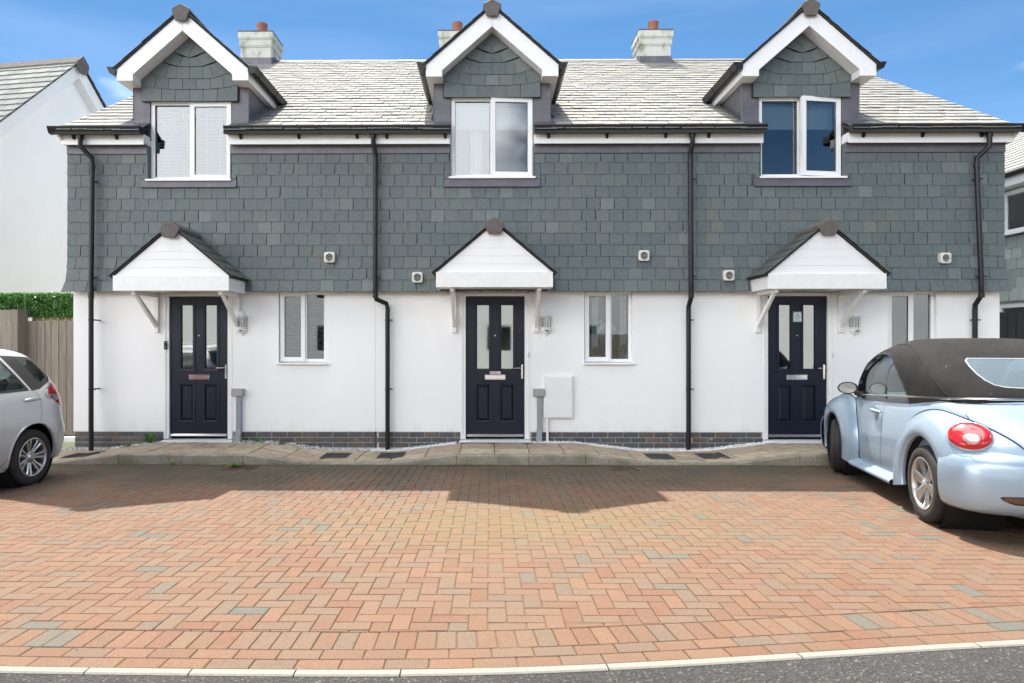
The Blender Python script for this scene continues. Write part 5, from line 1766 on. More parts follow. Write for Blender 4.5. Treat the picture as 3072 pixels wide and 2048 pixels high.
# ------------------------------------------------------------ weeds
def weed(x, y, z, h, r_, n_, lab, mat='weed_leaf', broad=0.02):
    mb = MB()
    for _ in range(n_):
        a = rng.uniform(0, 6.28); u = rng.uniform(0.25, 1.0)
        d = Vector((math.cos(a), math.sin(a) * 0.7, 0))
        b0 = Vector((x, y, z)) + d * 0.01
        mid = b0 + d * r_ * u * 0.55 + Vector((0, 0, h * rng.uniform(0.5, 1.0)))
        tip = b0 + d * r_ * u + Vector((0, 0, h * rng.uniform(0.25, 1.0)))
        sd = Vector((-math.sin(a), math.cos(a), 0)) * broad * rng.uniform(0.5, 1.0)
        mb.add([b0 - sd * 0.2, b0 + sd * 0.2, mid + sd, mid - sd, tip], [(0, 1, 2, 3), (3, 2, 4)])
    o = mb.build('weed', mat, None, fix=False)
    tag(o, lab, 'weed', 'weeds in the gravel and along the kerb')
    return o
weed(-4.96, -0.12, zpav(-4.96), 0.16, 0.14, 34, 'tallest weed, bright green, in the gravel left of the left doorstep', broad=0.022)
weed(-5.27, -0.17, zpav(-5.27), 0.035, 0.10, 30, 'low tuft of weed in the pebbles between downpipe and tall weed', broad=0.01)
weed(-3.39, -0.12, zpav(-3.39), 0.07, 0.14, 36, 'spreading weed by the plinth just right of the left cable duct', broad=0.010)
weed(-3.02, -0.15, zpav(-3.02), 0.05, 0.14, 34, 'dark low weed by the plinth below the left ground-floor window', broad=0.010)
weed(-3.62, -0.10, zpav(-3.62), 0.08, 0.04, 12, 'dry brown stalks at the foot of the left cable duct', 'dry_leaf', 0.008)
weed(-3.24, -1.30, zg(-1.3), 0.035, 0.16, 60, 'green weed growing over the left gully grate', broad=0.009)
weed(-4.1, -1.21, zg(-1.21), 0.04, 0.05, 16, 'small sprig of weed at the foot of the left kerb', broad=0.009)
# moss and seedlings in the gutter line: nobody could count them
mb = MB()
for _ in range(2600):
    x = rng.choice([rng.uniform(-6, -1.8), rng.uniform(-1.2, 1.9), rng.uniform(-0.6, 1.4), rng.uniform(2.6, 4.2), rng.gauss(-0.3, 0.25), rng.gauss(1.1, 0.25)])
    y = KERB_Y - abs(rng.gauss(0, 0.07)) - 0.004
    z = zg(y) + 0.001
    a = rng.uniform(0, 6.28); r_ = rng.uniform(0.004, 0.011)
    d = Vector((math.cos(a), math.sin(a), rng.uniform(0.2, 1.0))) * r_
    sd = Vector((-math.sin(a), math.cos(a), 0)) * r_ * 0.6
    q = Vector((x, y, z))
    mb.add([q, q + d * 0.5 + sd, q + d, q + d * 0.5 - sd], [(0, 1, 2, 3)])
tag(mb.build('moss', 'moss_leaf', None, fix=False), kind='stuff')

# ------------------------------------------------------------ fences and hedge screen on the left
root = thing('timber_fence', (-8.2, 0, 0), 'weathered grey close-boarded fence at the left, nearer and taller than the gate', 'fence')
x = -6.985
k = 0
yf = -0.10
while x > -10.5:
    w = 0.195
    MB().hexa([(x - w, yf - 0.012, -0.05), (x - 0.004, yf - 0.018, -0.05), (x - 0.004, yf, -0.05), (x - w, yf, -0.05),
               (x - w, yf - 0.012, 1.93), (x - 0.004, yf - 0.018, 1.93), (x - 0.004, yf, 1.93), (x - w, yf, 1.93)]).build('board', 'grey_timber', root)
    x -= w; k += 1
for zz in (0.3, 1.05, 1.72):
    MB().box(-10.5, -6.99, yf + 0.002, yf + 0.06, zz, zz + 0.08).build('rail', 'grey_timber', root)
MB().box(-6.984, -6.905, yf - 0.02, 0.098, -0.1, 1.935).build('post', 'grey_timber', root)
root = thing('timber_gate', (-6.5, 0.14, 0), 'weathered grey boarded gate between the left fence and the white house corner', 'gate')
xs = [-6.97, -6.775, -6.65, -6.56, -6.445, -6.33, -6.225, -6.165]
for a, b in zip(xs, xs[1:]):
    j = rng.uniform(-0.002, 0.002)
    MB().box(a + 0.002, b - 0.004, 0.10 + j, 0.122, 0.09, 1.775 + j).build('board', 'grey_timber', root, bevel=0.003)
for zz in (0.3, 0.95, 1.6):
    MB().box(-6.90, -6.165, 0.123, 0.17, zz, zz + 0.1).build('rail', 'grey_timber', root)
MB().box(-7.0, -6.162, 0.05, 0.16, -0.01, 0.055).build('sill', 'white_wood', root)
root = thing('trellis', (-6.5, 0.35, 0), 'pale new timber picket tops behind the gate, under the artificial hedge', 'fence')
x = -6.88
while x < -6.2:
    MB().box(x, x + 0.095, 0.24, 0.26, 0.9, 1.86).build('picket', 'pale_timber', root)
    x += 0.112
MB().box(-10, -6.165, 0.262, 0.30, 1.7, 1.78).build('rail', 'pale_timber', root)
for x in (-6.92, -8.0, -9.5):
    MB().box(x - 0.035, x + 0.035, 0.262, 0.33, 0, 2.15).build('post', 'pale_timber', root)
hl = ['artificial hedge panel at far left, above the fence boards', 'middle artificial hedge panel, above the fence post', 'artificial hedge panel above the gate, against the slate corner']
for i, (a, b, zb_) in enumerate(((-8.6, -7.03, 1.82), (-7.02, -6.58, 1.83), (-6.57, -6.17, 1.83))):
    mb = MB()
    n_ = int((b - a) * (2.20 - zb_) * 15000)
    for _ in range(n_):
        x, z = rng.uniform(a, b), rng.uniform(zb_, 2.20)
        y = 0.17 + rng.uniform(-0.05, 0.03) + 0.02 * math.sin(x * 23) * math.sin(z * 31)
        d1 = Vector((rng.uniform(-1, 1), rng.uniform(-1.0, 0.3), rng.uniform(-1, 0.8))).normalized()
        d2 = d1.orthogonal().normalized()
        d2 = (Matrix.Rotation(rng.uniform(0, 3.14), 3, d1) @ d2)
        L0 = rng.uniform(0.012, 0.024)
        q = Vector((x, y, z))
        mb.add([q - d1 * L0, q + d2 * L0 * 0.45, q + d1 * L0, q - d2 * L0 * 0.45], [(0, 1, 2, 3)])
    root = thing('artificial_hedge', ((a + b) / 2, 0.17, 2.0), hl[i], 'artificial hedge', 'artificial hedge panels on the fence')
    o = mb.build('foliage', 'hedge_leaf', root, fix=False); o['kind'] = 'stuff'
    MB().box(a + 0.01, b - 0.01, 0.202, 0.212, zb_ + 0.01, 2.19).build('mesh_backing', 'panel_gap', root)

# dark fence on the right
root = thing('dark_fence', (9.0, 1.2, 0), 'near-black vertical board fence right of the terrace', 'fence')
x = 7.46
while x < 11.0:
    w = 0.135 if x > 7.5 else 0.10
    MB().hexa([(x + 0.003, 0.86, -0.1), (x + w, 0.868, -0.1), (x + w, 0.885, -0.1), (x + 0.003, 0.885, -0.1),
               (x + 0.003, 0.86, 1.925 + 0.008), (x + w, 0.868, 1.925), (x + w, 0.885, 1.925), (x + 0.003, 0.885, 1.925)]).build('board', 'dark_timber', root)
    x += w
for zz in (0.4, 1.6):
    MB().box(7.46, 11.0, 0.886, 0.94, zz, zz + 0.08).build('rail', 'dark_timber', root)

# ------------------------------------------------------------ neighbour on the left: white gabled house
NL = thing('gabled_house', (-9.5, 5.5, 0), 'white rendered house with steep slate gable, left of the terrace', 'house')
PHI = R(9)
da = 13.0
A = Vector((-0.6305 * da, da - 9.63, 1.475 + 0.426 * da))
g_ = Vector((math.sin(PHI), math.cos(PHI), 0)); e_ = Vector((-math.cos(PHI), math.sin(PHI), 0))
PS = 1.0
W2 = 3.2; LEN = 8.0
nb = lambda s, t_, z: A + g_ * s + e_ * t_ + Vector((0, 0, z))     # along the gable, back along the ridge, up
def nbox(mb, s0, s1, t0, t1, z0, z1):
    p = [nb(s0, t0, z0), nb(s1, t0, z0), nb(s1, t1, z0), nb(s0, t1, z0), nb(s0, t0, z1), nb(s1, t0, z1), nb(s1, t1, z1), nb(s0, t1, z1)]
    return mb.hexa(p)
mb = MB()
zr = -A.z - 0.2
drop = lambda s: -abs(s) * PS
gab = [(-W2, zr), (W2, zr), (W2, drop(W2)), (0, -0.02), (-W2, drop(W2))]
n_ = 5
mb.add([nb(s, 0.18, z) for s, z in gab] + [nb(s, LEN, z) for s, z in gab], [tuple(range(5)), tuple(range(9, 4, -1))] + [(i, i + 5, (i + 1) % 5 + 5, (i + 1) % 5) for i in range(5)])
mb.build('wall', 'white_render', NL)
for s in (-1, 1):
    mb = MB()
    w_, h_ = W2 + 0.25, 0.21
    # bargeboard
    q = [(0.0, 0.0), (w_, -w_ * PS), (w_, -w_ * PS - h_ * 1.25), (0.0, -h_ * 1.45)]
    mb.add([nb(s * a, 0.0, b + 0.02) for a, b in q] + [nb(s * a, 0.03, b + 0.02) for a, b in q], [(0, 1, 2, 3), (7, 6, 5, 4)] + [(i, i + 4, (i + 1) % 4 + 4, (i + 1) % 4) for i in range(4)])
    mb.build('bargeboard', 'white_plastic', NL)
    mb = MB()
    q = [(0.0, -h_ * 1.45 + 0.05), (w_, -w_ * PS - h_ * 1.25 + 0.05), (w_, -w_ * PS - h_ * 1.25 + 0.065), (0.0, -h_ * 1.45 + 0.065)]
    mb.add([nb(s * a, 0.031, b) for a, b in q] + [nb(s * a, 0.178, b) for a, b in q], [(0, 1, 2, 3), (7, 6, 5, 4)] + [(i, i + 4, (i + 1) % 4 + 4, (i + 1) % 4) for i in range(4)])
    mb.build('soffit', 'white_plastic', NL)
    mb = MB()
    q = [(0, 0.022), (w_ + 0.06, -(w_ + 0.06) * PS + 0.022), (w_ + 0.06, -(w_ + 0.06) * PS + 0.05), (0, 0.05)]
    mb.add([nb(s * a, -0.03, b) for a, b in q] + [nb(s * a, LEN, b) for a, b in q], [(0, 1, 2, 3), (7, 6, 5, 4)] + [(i, i + 4, (i + 1) % 4 + 4, (i + 1) % 4) for i in range(4)])
    roof = mb.build('roof', 'slate_backing', NL)
    a_ = math.atan(PS)
    upv = (-s * g_ * math.cos(a_) + Vector((0, 0, math.sin(a_)))); nv = (s * g_ * math.sin(a_) + Vector((0, 0, math.cos(a_))))
    yv = -nv; xv = yv.cross(upv)
    B = Matrix((xv, yv, upv)).transposed().to_4x4()
    Lr = (w_ + 0.06) / math.cos(a_)
    G = 0.235; SWn = 0.30
    cand = []
    k = 0
    while k * G < Lr - 0.02:
        t0 = -0.05 - (SWn / 2 if k % 2 else 0)
        while t0 < LEN:
            lo, hi_ = max(t0, -0.05), t0 + SWn
            t0 += SWn
            if hi_ - lo < 0.05: continue
            cand.append((k, lo, hi_, nb(s * (w_ + 0.06), (lo + hi_) / 2, -(w_ + 0.06) * PS + 0.05) + upv * (k * G) + nv * 0.026))
        k += 1
    def key(c):
        p = c[3]; d = p.y + 9.63
        px = 1470 + p.x * 1965 / d
        return (0 if -60 < px and s < 0 else 1, d)
    cand.sort(key=key)
    rest = MB()
    pool = slate_pool('roof_slate', SWn - 0.008, G + 0.03, 'neighbour_slate', 5, th=0.015, ragged=0.003)
    for n_, (k, lo, hi_, p) in enumerate(cand):
        h = min(G + 0.03, Lr - k * G)
        mat_ = Matrix.Translation(p) @ B @ Matrix.Rotation(-0.065, 4, 'X')
        if n_ < 300 and s < 0 and abs(hi_ - lo - SWn) < 0.003 and abs(h - G - 0.03) < 0.003:
            o = link('roof_slate', rng.choice(pool), None, roof); o.matrix_basis = mat_
        else:
            v_, f_ = slate_shape(hi_ - lo - 0.008, h, rng, 0.015, 0.004)
            if n_ < 300 and s < 0:
                me = bpy.data.meshes.new('roof_slate'); me.from_pydata(v_, [], f_); me.materials.append(M['neighbour_slate'])
                o = link('roof_slate', me, None, roof); o.matrix_basis = mat_
            else:
                rest.add([mat_ @ Vector(q) for q in v_], f_)
    rest.build('roof_slates', 'neighbour_slate', roof, fix=False)['kind'] = 'stuff'
t0 = -0.06
k = 0
while t0 < LEN:
    t1 = min(t0 + 0.45, LEN + 0.05)
    q = [(-0.14, -0.10), (-0.13, -0.02), (0.0, 0.13), (0.13, -0.02), (0.14, -0.10), (0.02, 0.06), (-0.02, 0.06)]
    m_ = len(q)
    mb = MB().add([nb(a, t0 + 0.003, b) for a, b in q] + [nb(a, t1 - 0.003, b) for a, b in q], [tuple(range(m_)), tuple(range(2 * m_ - 1, m_ - 1, -1))] + [(i, i + m_, (i + 1) % m_ + m_, (i + 1) % m_) for i in range(m_)])
    mb.build('ridge_tile', 'ridge_clay', NL)
    t0 = t1; k += 1
q = [(-0.075, -0.22), (-0.15, -0.06), (-0.14, 0.0), (0.0, 0.14), (0.14, 0.0), (0.15, -0.06), (0.075, -0.22)]
mb = MB().add([nb(a, -0.10, b) for a, b in q] + [nb(a, -0.065, b) for a, b in q], [tuple(range(7)), tuple(range(13, 6, -1))] + [(i, i + 7, (i + 1) % 7 + 7, (i + 1) % 7) for i in range(7)])
mb.build('ridge_end', 'ridge_clay', NL)

# ------------------------------------------------------------ neighbour on the right: slate-hung house seen past the corner
NRt = thing('slate_hung_house', (13.5, 7.0, 0), 'slate-hung house with white windows behind the dark fence, at the right edge', 'house')
X0 = 10.0
EZ = 4.375
PR = 0.62
WY = [(1.75, 3.06), (6.0, 7.2)]
UW = [(a, b, 3.56, 4.33) for a, b in WY]
LW = [(1.9, 3.18, 0.9, 2.18)]
# wall facing the terrace, built as a face in (y, z) with openings
def side_wall(y0, y1, z0, z1, holes, x, xb):
    mb = wall_holes(-y1, -y0, z0, z1, [(-h[1], -h[0], h[2], h[3]) for h in holes], x, 0, xb)
    mb.v = [(q[1], -q[0], q[2]) for q in mb.v]
    return mb
side_wall(1.2, 11.0, 0.0, 2.25, LW, X0, X0 + 0.12).build('wall', 'white_render', NRt)
uw = side_wall(1.2, 11.0, 2.28, EZ, UW, X0 - 0.05, X0 + 0.12).build('upper_wall', 'slate_backing', NRt)
MB().box(X0 + 0.121, X0 + 7, 1.2, 1.3, 0, EZ).prism([(X0 + 0.121, EZ + 0.001), (X0 + 7.0, EZ + 0.001), (X0 + 7.0, EZ + 0.4), (X0 + 3.7, EZ + 0.13 + 4.06 * PR), (X0 + 0.121, EZ + 0.4)], 1.2, 1.3).build('front_wall', 'white_render', NRt)
MB().box(X0 + 2.5, X0 + 2.6, 1.3, 10.9, 0, EZ - 0.05).build('inner_rooms', 'room_wall', NRt)
rest = MB()
k = 0
GN, SN = 0.20, 0.25
cand = []
z = 2.24
while z < EZ - 0.03:
    y = 1.2 - (SN / 2 if k % 2 else 0)
    while y < 11.0:
        a, b = max(y, 1.2), min(y + SN, 11.0)
        y += SN
        if b - a < 0.05: continue
        blocked = False
        for h in UW:
            if h[2] - 0.18 < z + GN / 2 < h[3] and b > h[0] - 0.06 and a < h[1] + 0.06:
                if a < h[0] - 0.1: b = h[0] - 0.06
                elif b > h[1] + 0.1: a = h[1] + 0.06
                else: blocked = True
        if not blocked and b - a > 0.03: cand.append((a, b, z))
    z += GN; k += 1
cand.sort(key=lambda c: abs(c[0] - 2.9))
for n_, (a, b, z) in enumerate(cand):
    v_, f_ = slate_shape(b - a - 0.008, min(GN + 0.03, EZ - z), rng, 0.012, 0.004)
    kick = 0.05 * max(0, (2.7 - z) / 0.45) ** 2
    mat_ = Matrix.Translation((X0 - 0.062 - kick, (a + b) / 2, z)) @ Matrix.Rotation(-math.pi / 2, 4, 'Z') @ Matrix.Rotation(-0.035 - kick * 2, 4, 'X')
    if n_ < 220:
        me = bpy.data.meshes.new('hung_slate'); me.from_pydata(v_, [], f_); me.materials.append(M['pale_slate'])
        o = link('hung_slate', me, None, uw); o.matrix_basis = mat_
    else:
        rest.add([mat_ @ Vector(q) for q in v_], f_)
rest.build('hung_slates', 'pale_slate', uw, fix=False)['kind'] = 'stuff'
for h in UW + LW:
    def fr_(a, b, c, d, w, x0_, x1_):
        m_ = frame_rect(MB(), -b, -a, c, d, w, x0_, x1_)
        m_.v = [(q[1], -q[0], q[2]) for q in m_.v]
        return m_
    wnd = fr_(h[0] - 0.05, h[1] + 0.05, h[2] - 0.03, h[3], 0.07, X0 - 0.085, X0 + 0.02).build('window', 'white_plastic', NRt)
    ym = (h[0] + h[1]) / 2
    fr_(h[0] + 0.02, ym, h[2] + 0.03, h[3] - 0.06, 0.055, X0 - 0.095, X0 - 0.03).build('casement', 'white_plastic', wnd)
    MB().box(X0 - 0.05, X0 - 0.044, h[0], h[1], h[2], h[3]).build('pane', 'window_glass', wnd)
    MB().box(X0 - 0.15, X0 - 0.0, h[0] - 0.09, h[1] + 0.09, h[2] - 0.065, h[2] - 0.031).build('sill', 'white_plastic', wnd)
    rows = []
    for z in (h[2] + 0.02, h[3] - 0.05):
        rows.append([(X0 + 0.22 + 0.015 * math.sin(k_ * 1.4), h[0] + 0.38 + 0.02 * k_, z) for k_ in range(20)])
    MB().grid(rows).build('curtain', 'curtain', wnd, smooth='all')
MB().box(X0 - 0.30, X0 - 0.275, 1.0, 11.2, EZ, EZ + 0.2).build('fascia', 'white_plastic', NRt)
MB().box(X0 - 0.274, X0 + 0.0, 1.0, 11.2, EZ + 0.001, EZ + 0.015).build('soffit', 'white_plastic', NRt)
MB().tube([(X0 - 0.345, 0.98, EZ + 0.205), (X0 - 0.345, 11.2, EZ + 0.205)], 0.055, 12).build('gutter', 'black_plastic', NRt, smooth=True)
mb = MB().prism([(X0 - 0.36, EZ + 0.2), (X0 + 3.7, EZ + 0.2 + 4.06 * PR), (X0 + 7.8, EZ + 0.2), (X0 + 7.8, EZ + 0.16), (X0 + 3.7, EZ + 0.16 + 4.06 * PR), (X0 - 0.36, EZ + 0.16)], 0.9, 11.3)
rf = mb.build('roof', 'slate_backing', NRt)
a_ = math.atan(PR)
upv = Vector((math.cos(a_), 0, math.sin(a_))); nv = Vector((-math.sin(a_), 0, math.cos(a_)))
yv = -nv; xv = yv.cross(upv)
B = Matrix((xv, yv, upv)).transposed().to_4x4()
rest = MB()
for k in range(20):
    y = 0.9 - (0.125 if k % 2 else 0)
    while y < 11.3:
        a, b = max(y, 0.9), min(y + 0.25, 11.3); y += 0.25
        if b - a < 0.04: continue
        v_, f_ = slate_shape(b - a - 0.007, 0.25, rng, 0.015, 0.003)
        mat_ = Matrix.Translation(Vector((X0 - 0.36, (a + b) / 2, EZ + 0.225)) + upv * (k * 0.225)) @ B @ Matrix.Rotation(-0.065, 4, 'X')
        if (0.9 < y < 5.5) and k < 9:
            me = bpy.data.meshes.new('roof_slate'); me.from_pydata(v_, [], f_); me.materials.append(M['roof_slate'])
            o = link('roof_slate', me, None, rf); o.matrix_basis = mat_
        else:
            rest.add([mat_ @ Vector(q) for q in v_], f_)
rest.build('roof_slates', 'roof_slate', rf, fix=False)['kind'] = 'stuff'

# ------------------------------------------------------------ house across the road, behind the camera (seen in the panes)
OP = thing('white_house', (0.5, -20, 0), 'long white rendered terrace across the road, reflected in the panes of the doors and windows', 'house')
YO = -20.5
holes = [(x - 0.6, x + 0.6, z, z + 1.2) for x in (-21.0, -16.5, -12.0, -7.5, -3.6, 0.4, 4.4, 8.2, 12.4, 16.6, 21.0) for z in (1.0, 3.4)]
w_ = wall_holes(-24, 24, -0.1, 5.2, [(-h[1], -h[0], h[2], h[3]) for h in holes], 0, 0, 0.12)
w_.v = [(-q[0], YO - q[1], q[2]) for q in w_.v]
w_.build('wall', 'white_render', OP)
MB().box(-24, 24, YO - 8, YO - 7.9, -0.1, 5.2).build('back_wall', 'white_render', OP)
for s in (-1, 1):
    MB().box(min(s * 24, s * 23.9), max(s * 24, s * 23.9), YO - 7.9, YO - 0.121, -0.1, 5.2).build('side_wall', 'white_render', OP)
MB().prismx([(YO + 0.4, 5.15), (YO - 4, 7.4), (YO - 8.4, 5.15), (YO - 8.4, 5.25), (YO - 4, 7.52), (YO + 0.4, 5.25)], -24.4, 24.4).build('roof', 'dark_slate', OP)
for h in holes:
    fr2 = frame_rect(MB(), -h[1], -h[0], h[2], h[3], 0.07, 0.02, 0.08)
    fr2.box(-(h[0] + h[1]) / 2 - 0.03, -(h[0] + h[1]) / 2 + 0.03, 0.025, 0.08, h[2] + 0.07, h[3] - 0.07)
    fr2.v = [(-q[0], YO - q[1], q[2]) for q in fr2.v]
    wd = fr2.build('window', 'white_plastic', OP)
    MB().box(h[0] + 0.05, h[1] - 0.05, YO - 0.06, YO - 0.054, h[2] + 0.05, h[3] - 0.05).build('pane', 'dark_glass', wd)

# bushes and a boarded fence along the far side of the road: what the glass in the doors mirrors
def bush(x, y, h, r_, lab, mat):
    root = thing('shrub', (x, y, 0.1), lab, 'shrub', 'shrubs across the road')
    mb = MB()
    for _ in range(1500):
        a = rng.uniform(0, 6.28); u = rng.random() ** 0.4; ph = rng.uniform(-0.9, 1.57)
        lump = 1 + 0.25 * math.sin(3 * a + 2 * ph) + 0.15 * math.sin(7 * a)
        q = Vector((x + r_ * lump * u * math.cos(ph) * math.cos(a), y + r_ * lump * u * math.cos(ph) * math.sin(a), 0.1 + h * 0.55 + h * 0.5 * u * math.sin(ph)))
        d1 = Vector((rng.uniform(-1, 1), rng.uniform(-1, 1), rng.uniform(-1, 1))).normalized() * 0.05
        d2 = d1.orthogonal().normalized() * 0.028
        mb.add([q - d1, q + d2, q + d1, q - d2], [(0, 1, 2, 3)])
    mb.build('foliage', mat, root, fix=False)['kind'] = 'stuff'
    MB().tube([(x, y, 0.0), (x + 0.03, y, h * 0.6)], [0.05, 0.02], 8).build('stem', 'grey_timber', root, smooth=True)
bush(9.5, -18.6, 2.3, 1.1, 'yellow-green bush across the road, mirrored in the right door', 'weed_leaf')
bush(-4.2, -18.8, 1.5, 0.8, 'low green bush across the road, mirrored in the left window', 'hedge_leaf')
root = thing('road_fence', (4.2, -19.0, 0), 'brown boarded fence across the road, mirrored in the middle window', 'fence')
x = 2.4
while x < 6.4:
    MB().box(x, x + 0.14, -19.02, -18.99, 0.0, 1.75).build('board', 'grey_timber', root); x += 0.145
MB().box(2.4, 6.4, -19.08, -19.021, 1.3, 1.4).build('rail', 'grey_timber', root)
# ------------------------------------------------------------ cars
def car_root(name, loc, heading, pitch, label, cat):
    o = thing(name, loc, label, cat)
    m_ = Matrix.Translation(Vector(loc)) @ Matrix.Rotation(heading, 4, 'Z') @ Matrix.Rotation(pitch, 4, 'Y')
    o.location = (0, 0, 0)
    o.matrix_basis = m_
    WORLD[o.name] = Matrix.Identity(4)      # parts are modelled in the car's own frame
    return o

def cut_mesh(mb, regions, flip=False):
    """split a surface into named regions. A region: (name, axes, convex polygon, test on the face centre).
    Returns {name: mesh data} plus the seams between regions."""
    me = mb.mesh('surface', smooth='all')
    bm = bmesh.new(); bm.from_mesh(me)
    for nm, ax, poly, test in regions:
        n_ = len(poly)
        for i in range(n_):
            p, q = poly[i], poly[(i + 1) % n_]
            dx, dy = q[0] - p[0], q[1] - p[1]
            no = [0, 0, 0]; co = [0, 0, 0]
            no[ax[0]], no[ax[1]] = dy, -dx
            co[ax[0]], co[ax[1]] = p[0], p[1]
            # cut only the faces near this edge
            fs = []
            for f in bm.faces:
                c = f.calc_center_median()
                r_ = max((v.co - c).length for v in f.verts)
                mx = [(p[0] + q[0]) / 2, (p[1] + q[1]) / 2]
                L_ = math.hypot(dx, dy) / 2
                if math.hypot(c[ax[0]] - mx[0], c[ax[1]] - mx[1]) < L_ + r_ and test(c):
                    fs.append(f)
            geom = set(fs)
            for f in fs:
                geom.update(f.verts); geom.update(f.edges)
            bmesh.ops.bisect_plane(bm, geom=list(geom), dist=1e-5, plane_co=co, plane_no=no)
    bmesh.ops.remove_doubles(bm, verts=bm.verts, dist=1e-5)
    bm.normal_update()
    def inside(c, ax, poly):
        s = None
        n_ = len(poly)
        for i in range(n_):
            p, q = poly[i], poly[(i + 1) % n_]
            cr = (q[0] - p[0]) * (c[ax[1]] - p[1]) - (q[1] - p[1]) * (c[ax[0]] - p[0])
            if abs(cr) < 1e-9: continue
            if s is None: s = cr > 0
            elif (cr > 0) != s: return False
        return True
    reg = {}
    for f in bm.faces:
        c = f.calc_center_median()
        r_ = 'body'
        for nm, ax, poly, test in regions:
            if test(c) and inside(c, ax, poly):
                r_ = nm
        reg[f.index] = r_
    bm.faces.ensure_lookup_table()
    bm.verts.ensure_lookup_table()
    normals = {v.index: v.normal.copy() for v in bm.verts}
    seams = []
    for e in bm.edges:
        if len(e.link_faces) == 2:
            a, b = (reg[f.index] for f in e.link_faces)
            if a != b:
                seams.append((e.verts[0].co.copy(), e.verts[1].co.copy(), (e.link_faces[0].normal + e.link_faces[1].normal).normalized(), {a, b}))
    out = {}
    for nm in set(reg.values()):
        vmap = {}; vs = []; fs = []; ns = []
        for f in bm.faces:
            if reg[f.index] != nm: continue
            row = []
            for v in f.verts:
                if v.index not in vmap:
                    vmap[v.index] = len(vs); vs.append(v.co[:]); ns.append(normals[v.index][:])
                row.append(vmap[v.index])
            fs.append(row)
        me2 = bpy.data.meshes.new(nm)
        me2.from_pydata(vs, [], fs)
        me2.polygons.foreach_set('use_smooth', [True] * len(fs))
        me2.normals_split_custom_set_from_vertices(ns)
        out[nm] = me2
    bm.free()
    return out, seams

def seam_strip(seams, want, w, lift):
    mb = MB()
    for a, b, n_, rs in seams:
        if not want(rs): continue
        d = b - a
        if d.length < 1e-5: continue
        s = d.normalized().cross(n_).normalized() * w
        o_ = n_ * lift
        d = d.normalized() * w * 0.6
        mb.add([a - d - s + o_, b + d - s + o_, b + d + s + o_, a - d + s + o_], [(0, 1, 2, 3)])
    return mb

def super_ring(xa, xb, w, z, n=6.0, m=72, nb_=None):
    pts = []
    for k in range(m):
        a = 2 * math.pi * (k + 0.5) / m
        c, s = math.cos(a), math.sin(a)
        e = n if c > 0 or nb_ is None else nb_
        x = abs(c) ** (2 / e) * (1 if c > 0 else -1)
        y = abs(s) ** (2 / e) * (1 if s > 0 else -1)
        pts.append(((xa + xb) / 2 + x * (xb - xa) / 2, y * w, z))
    return pts

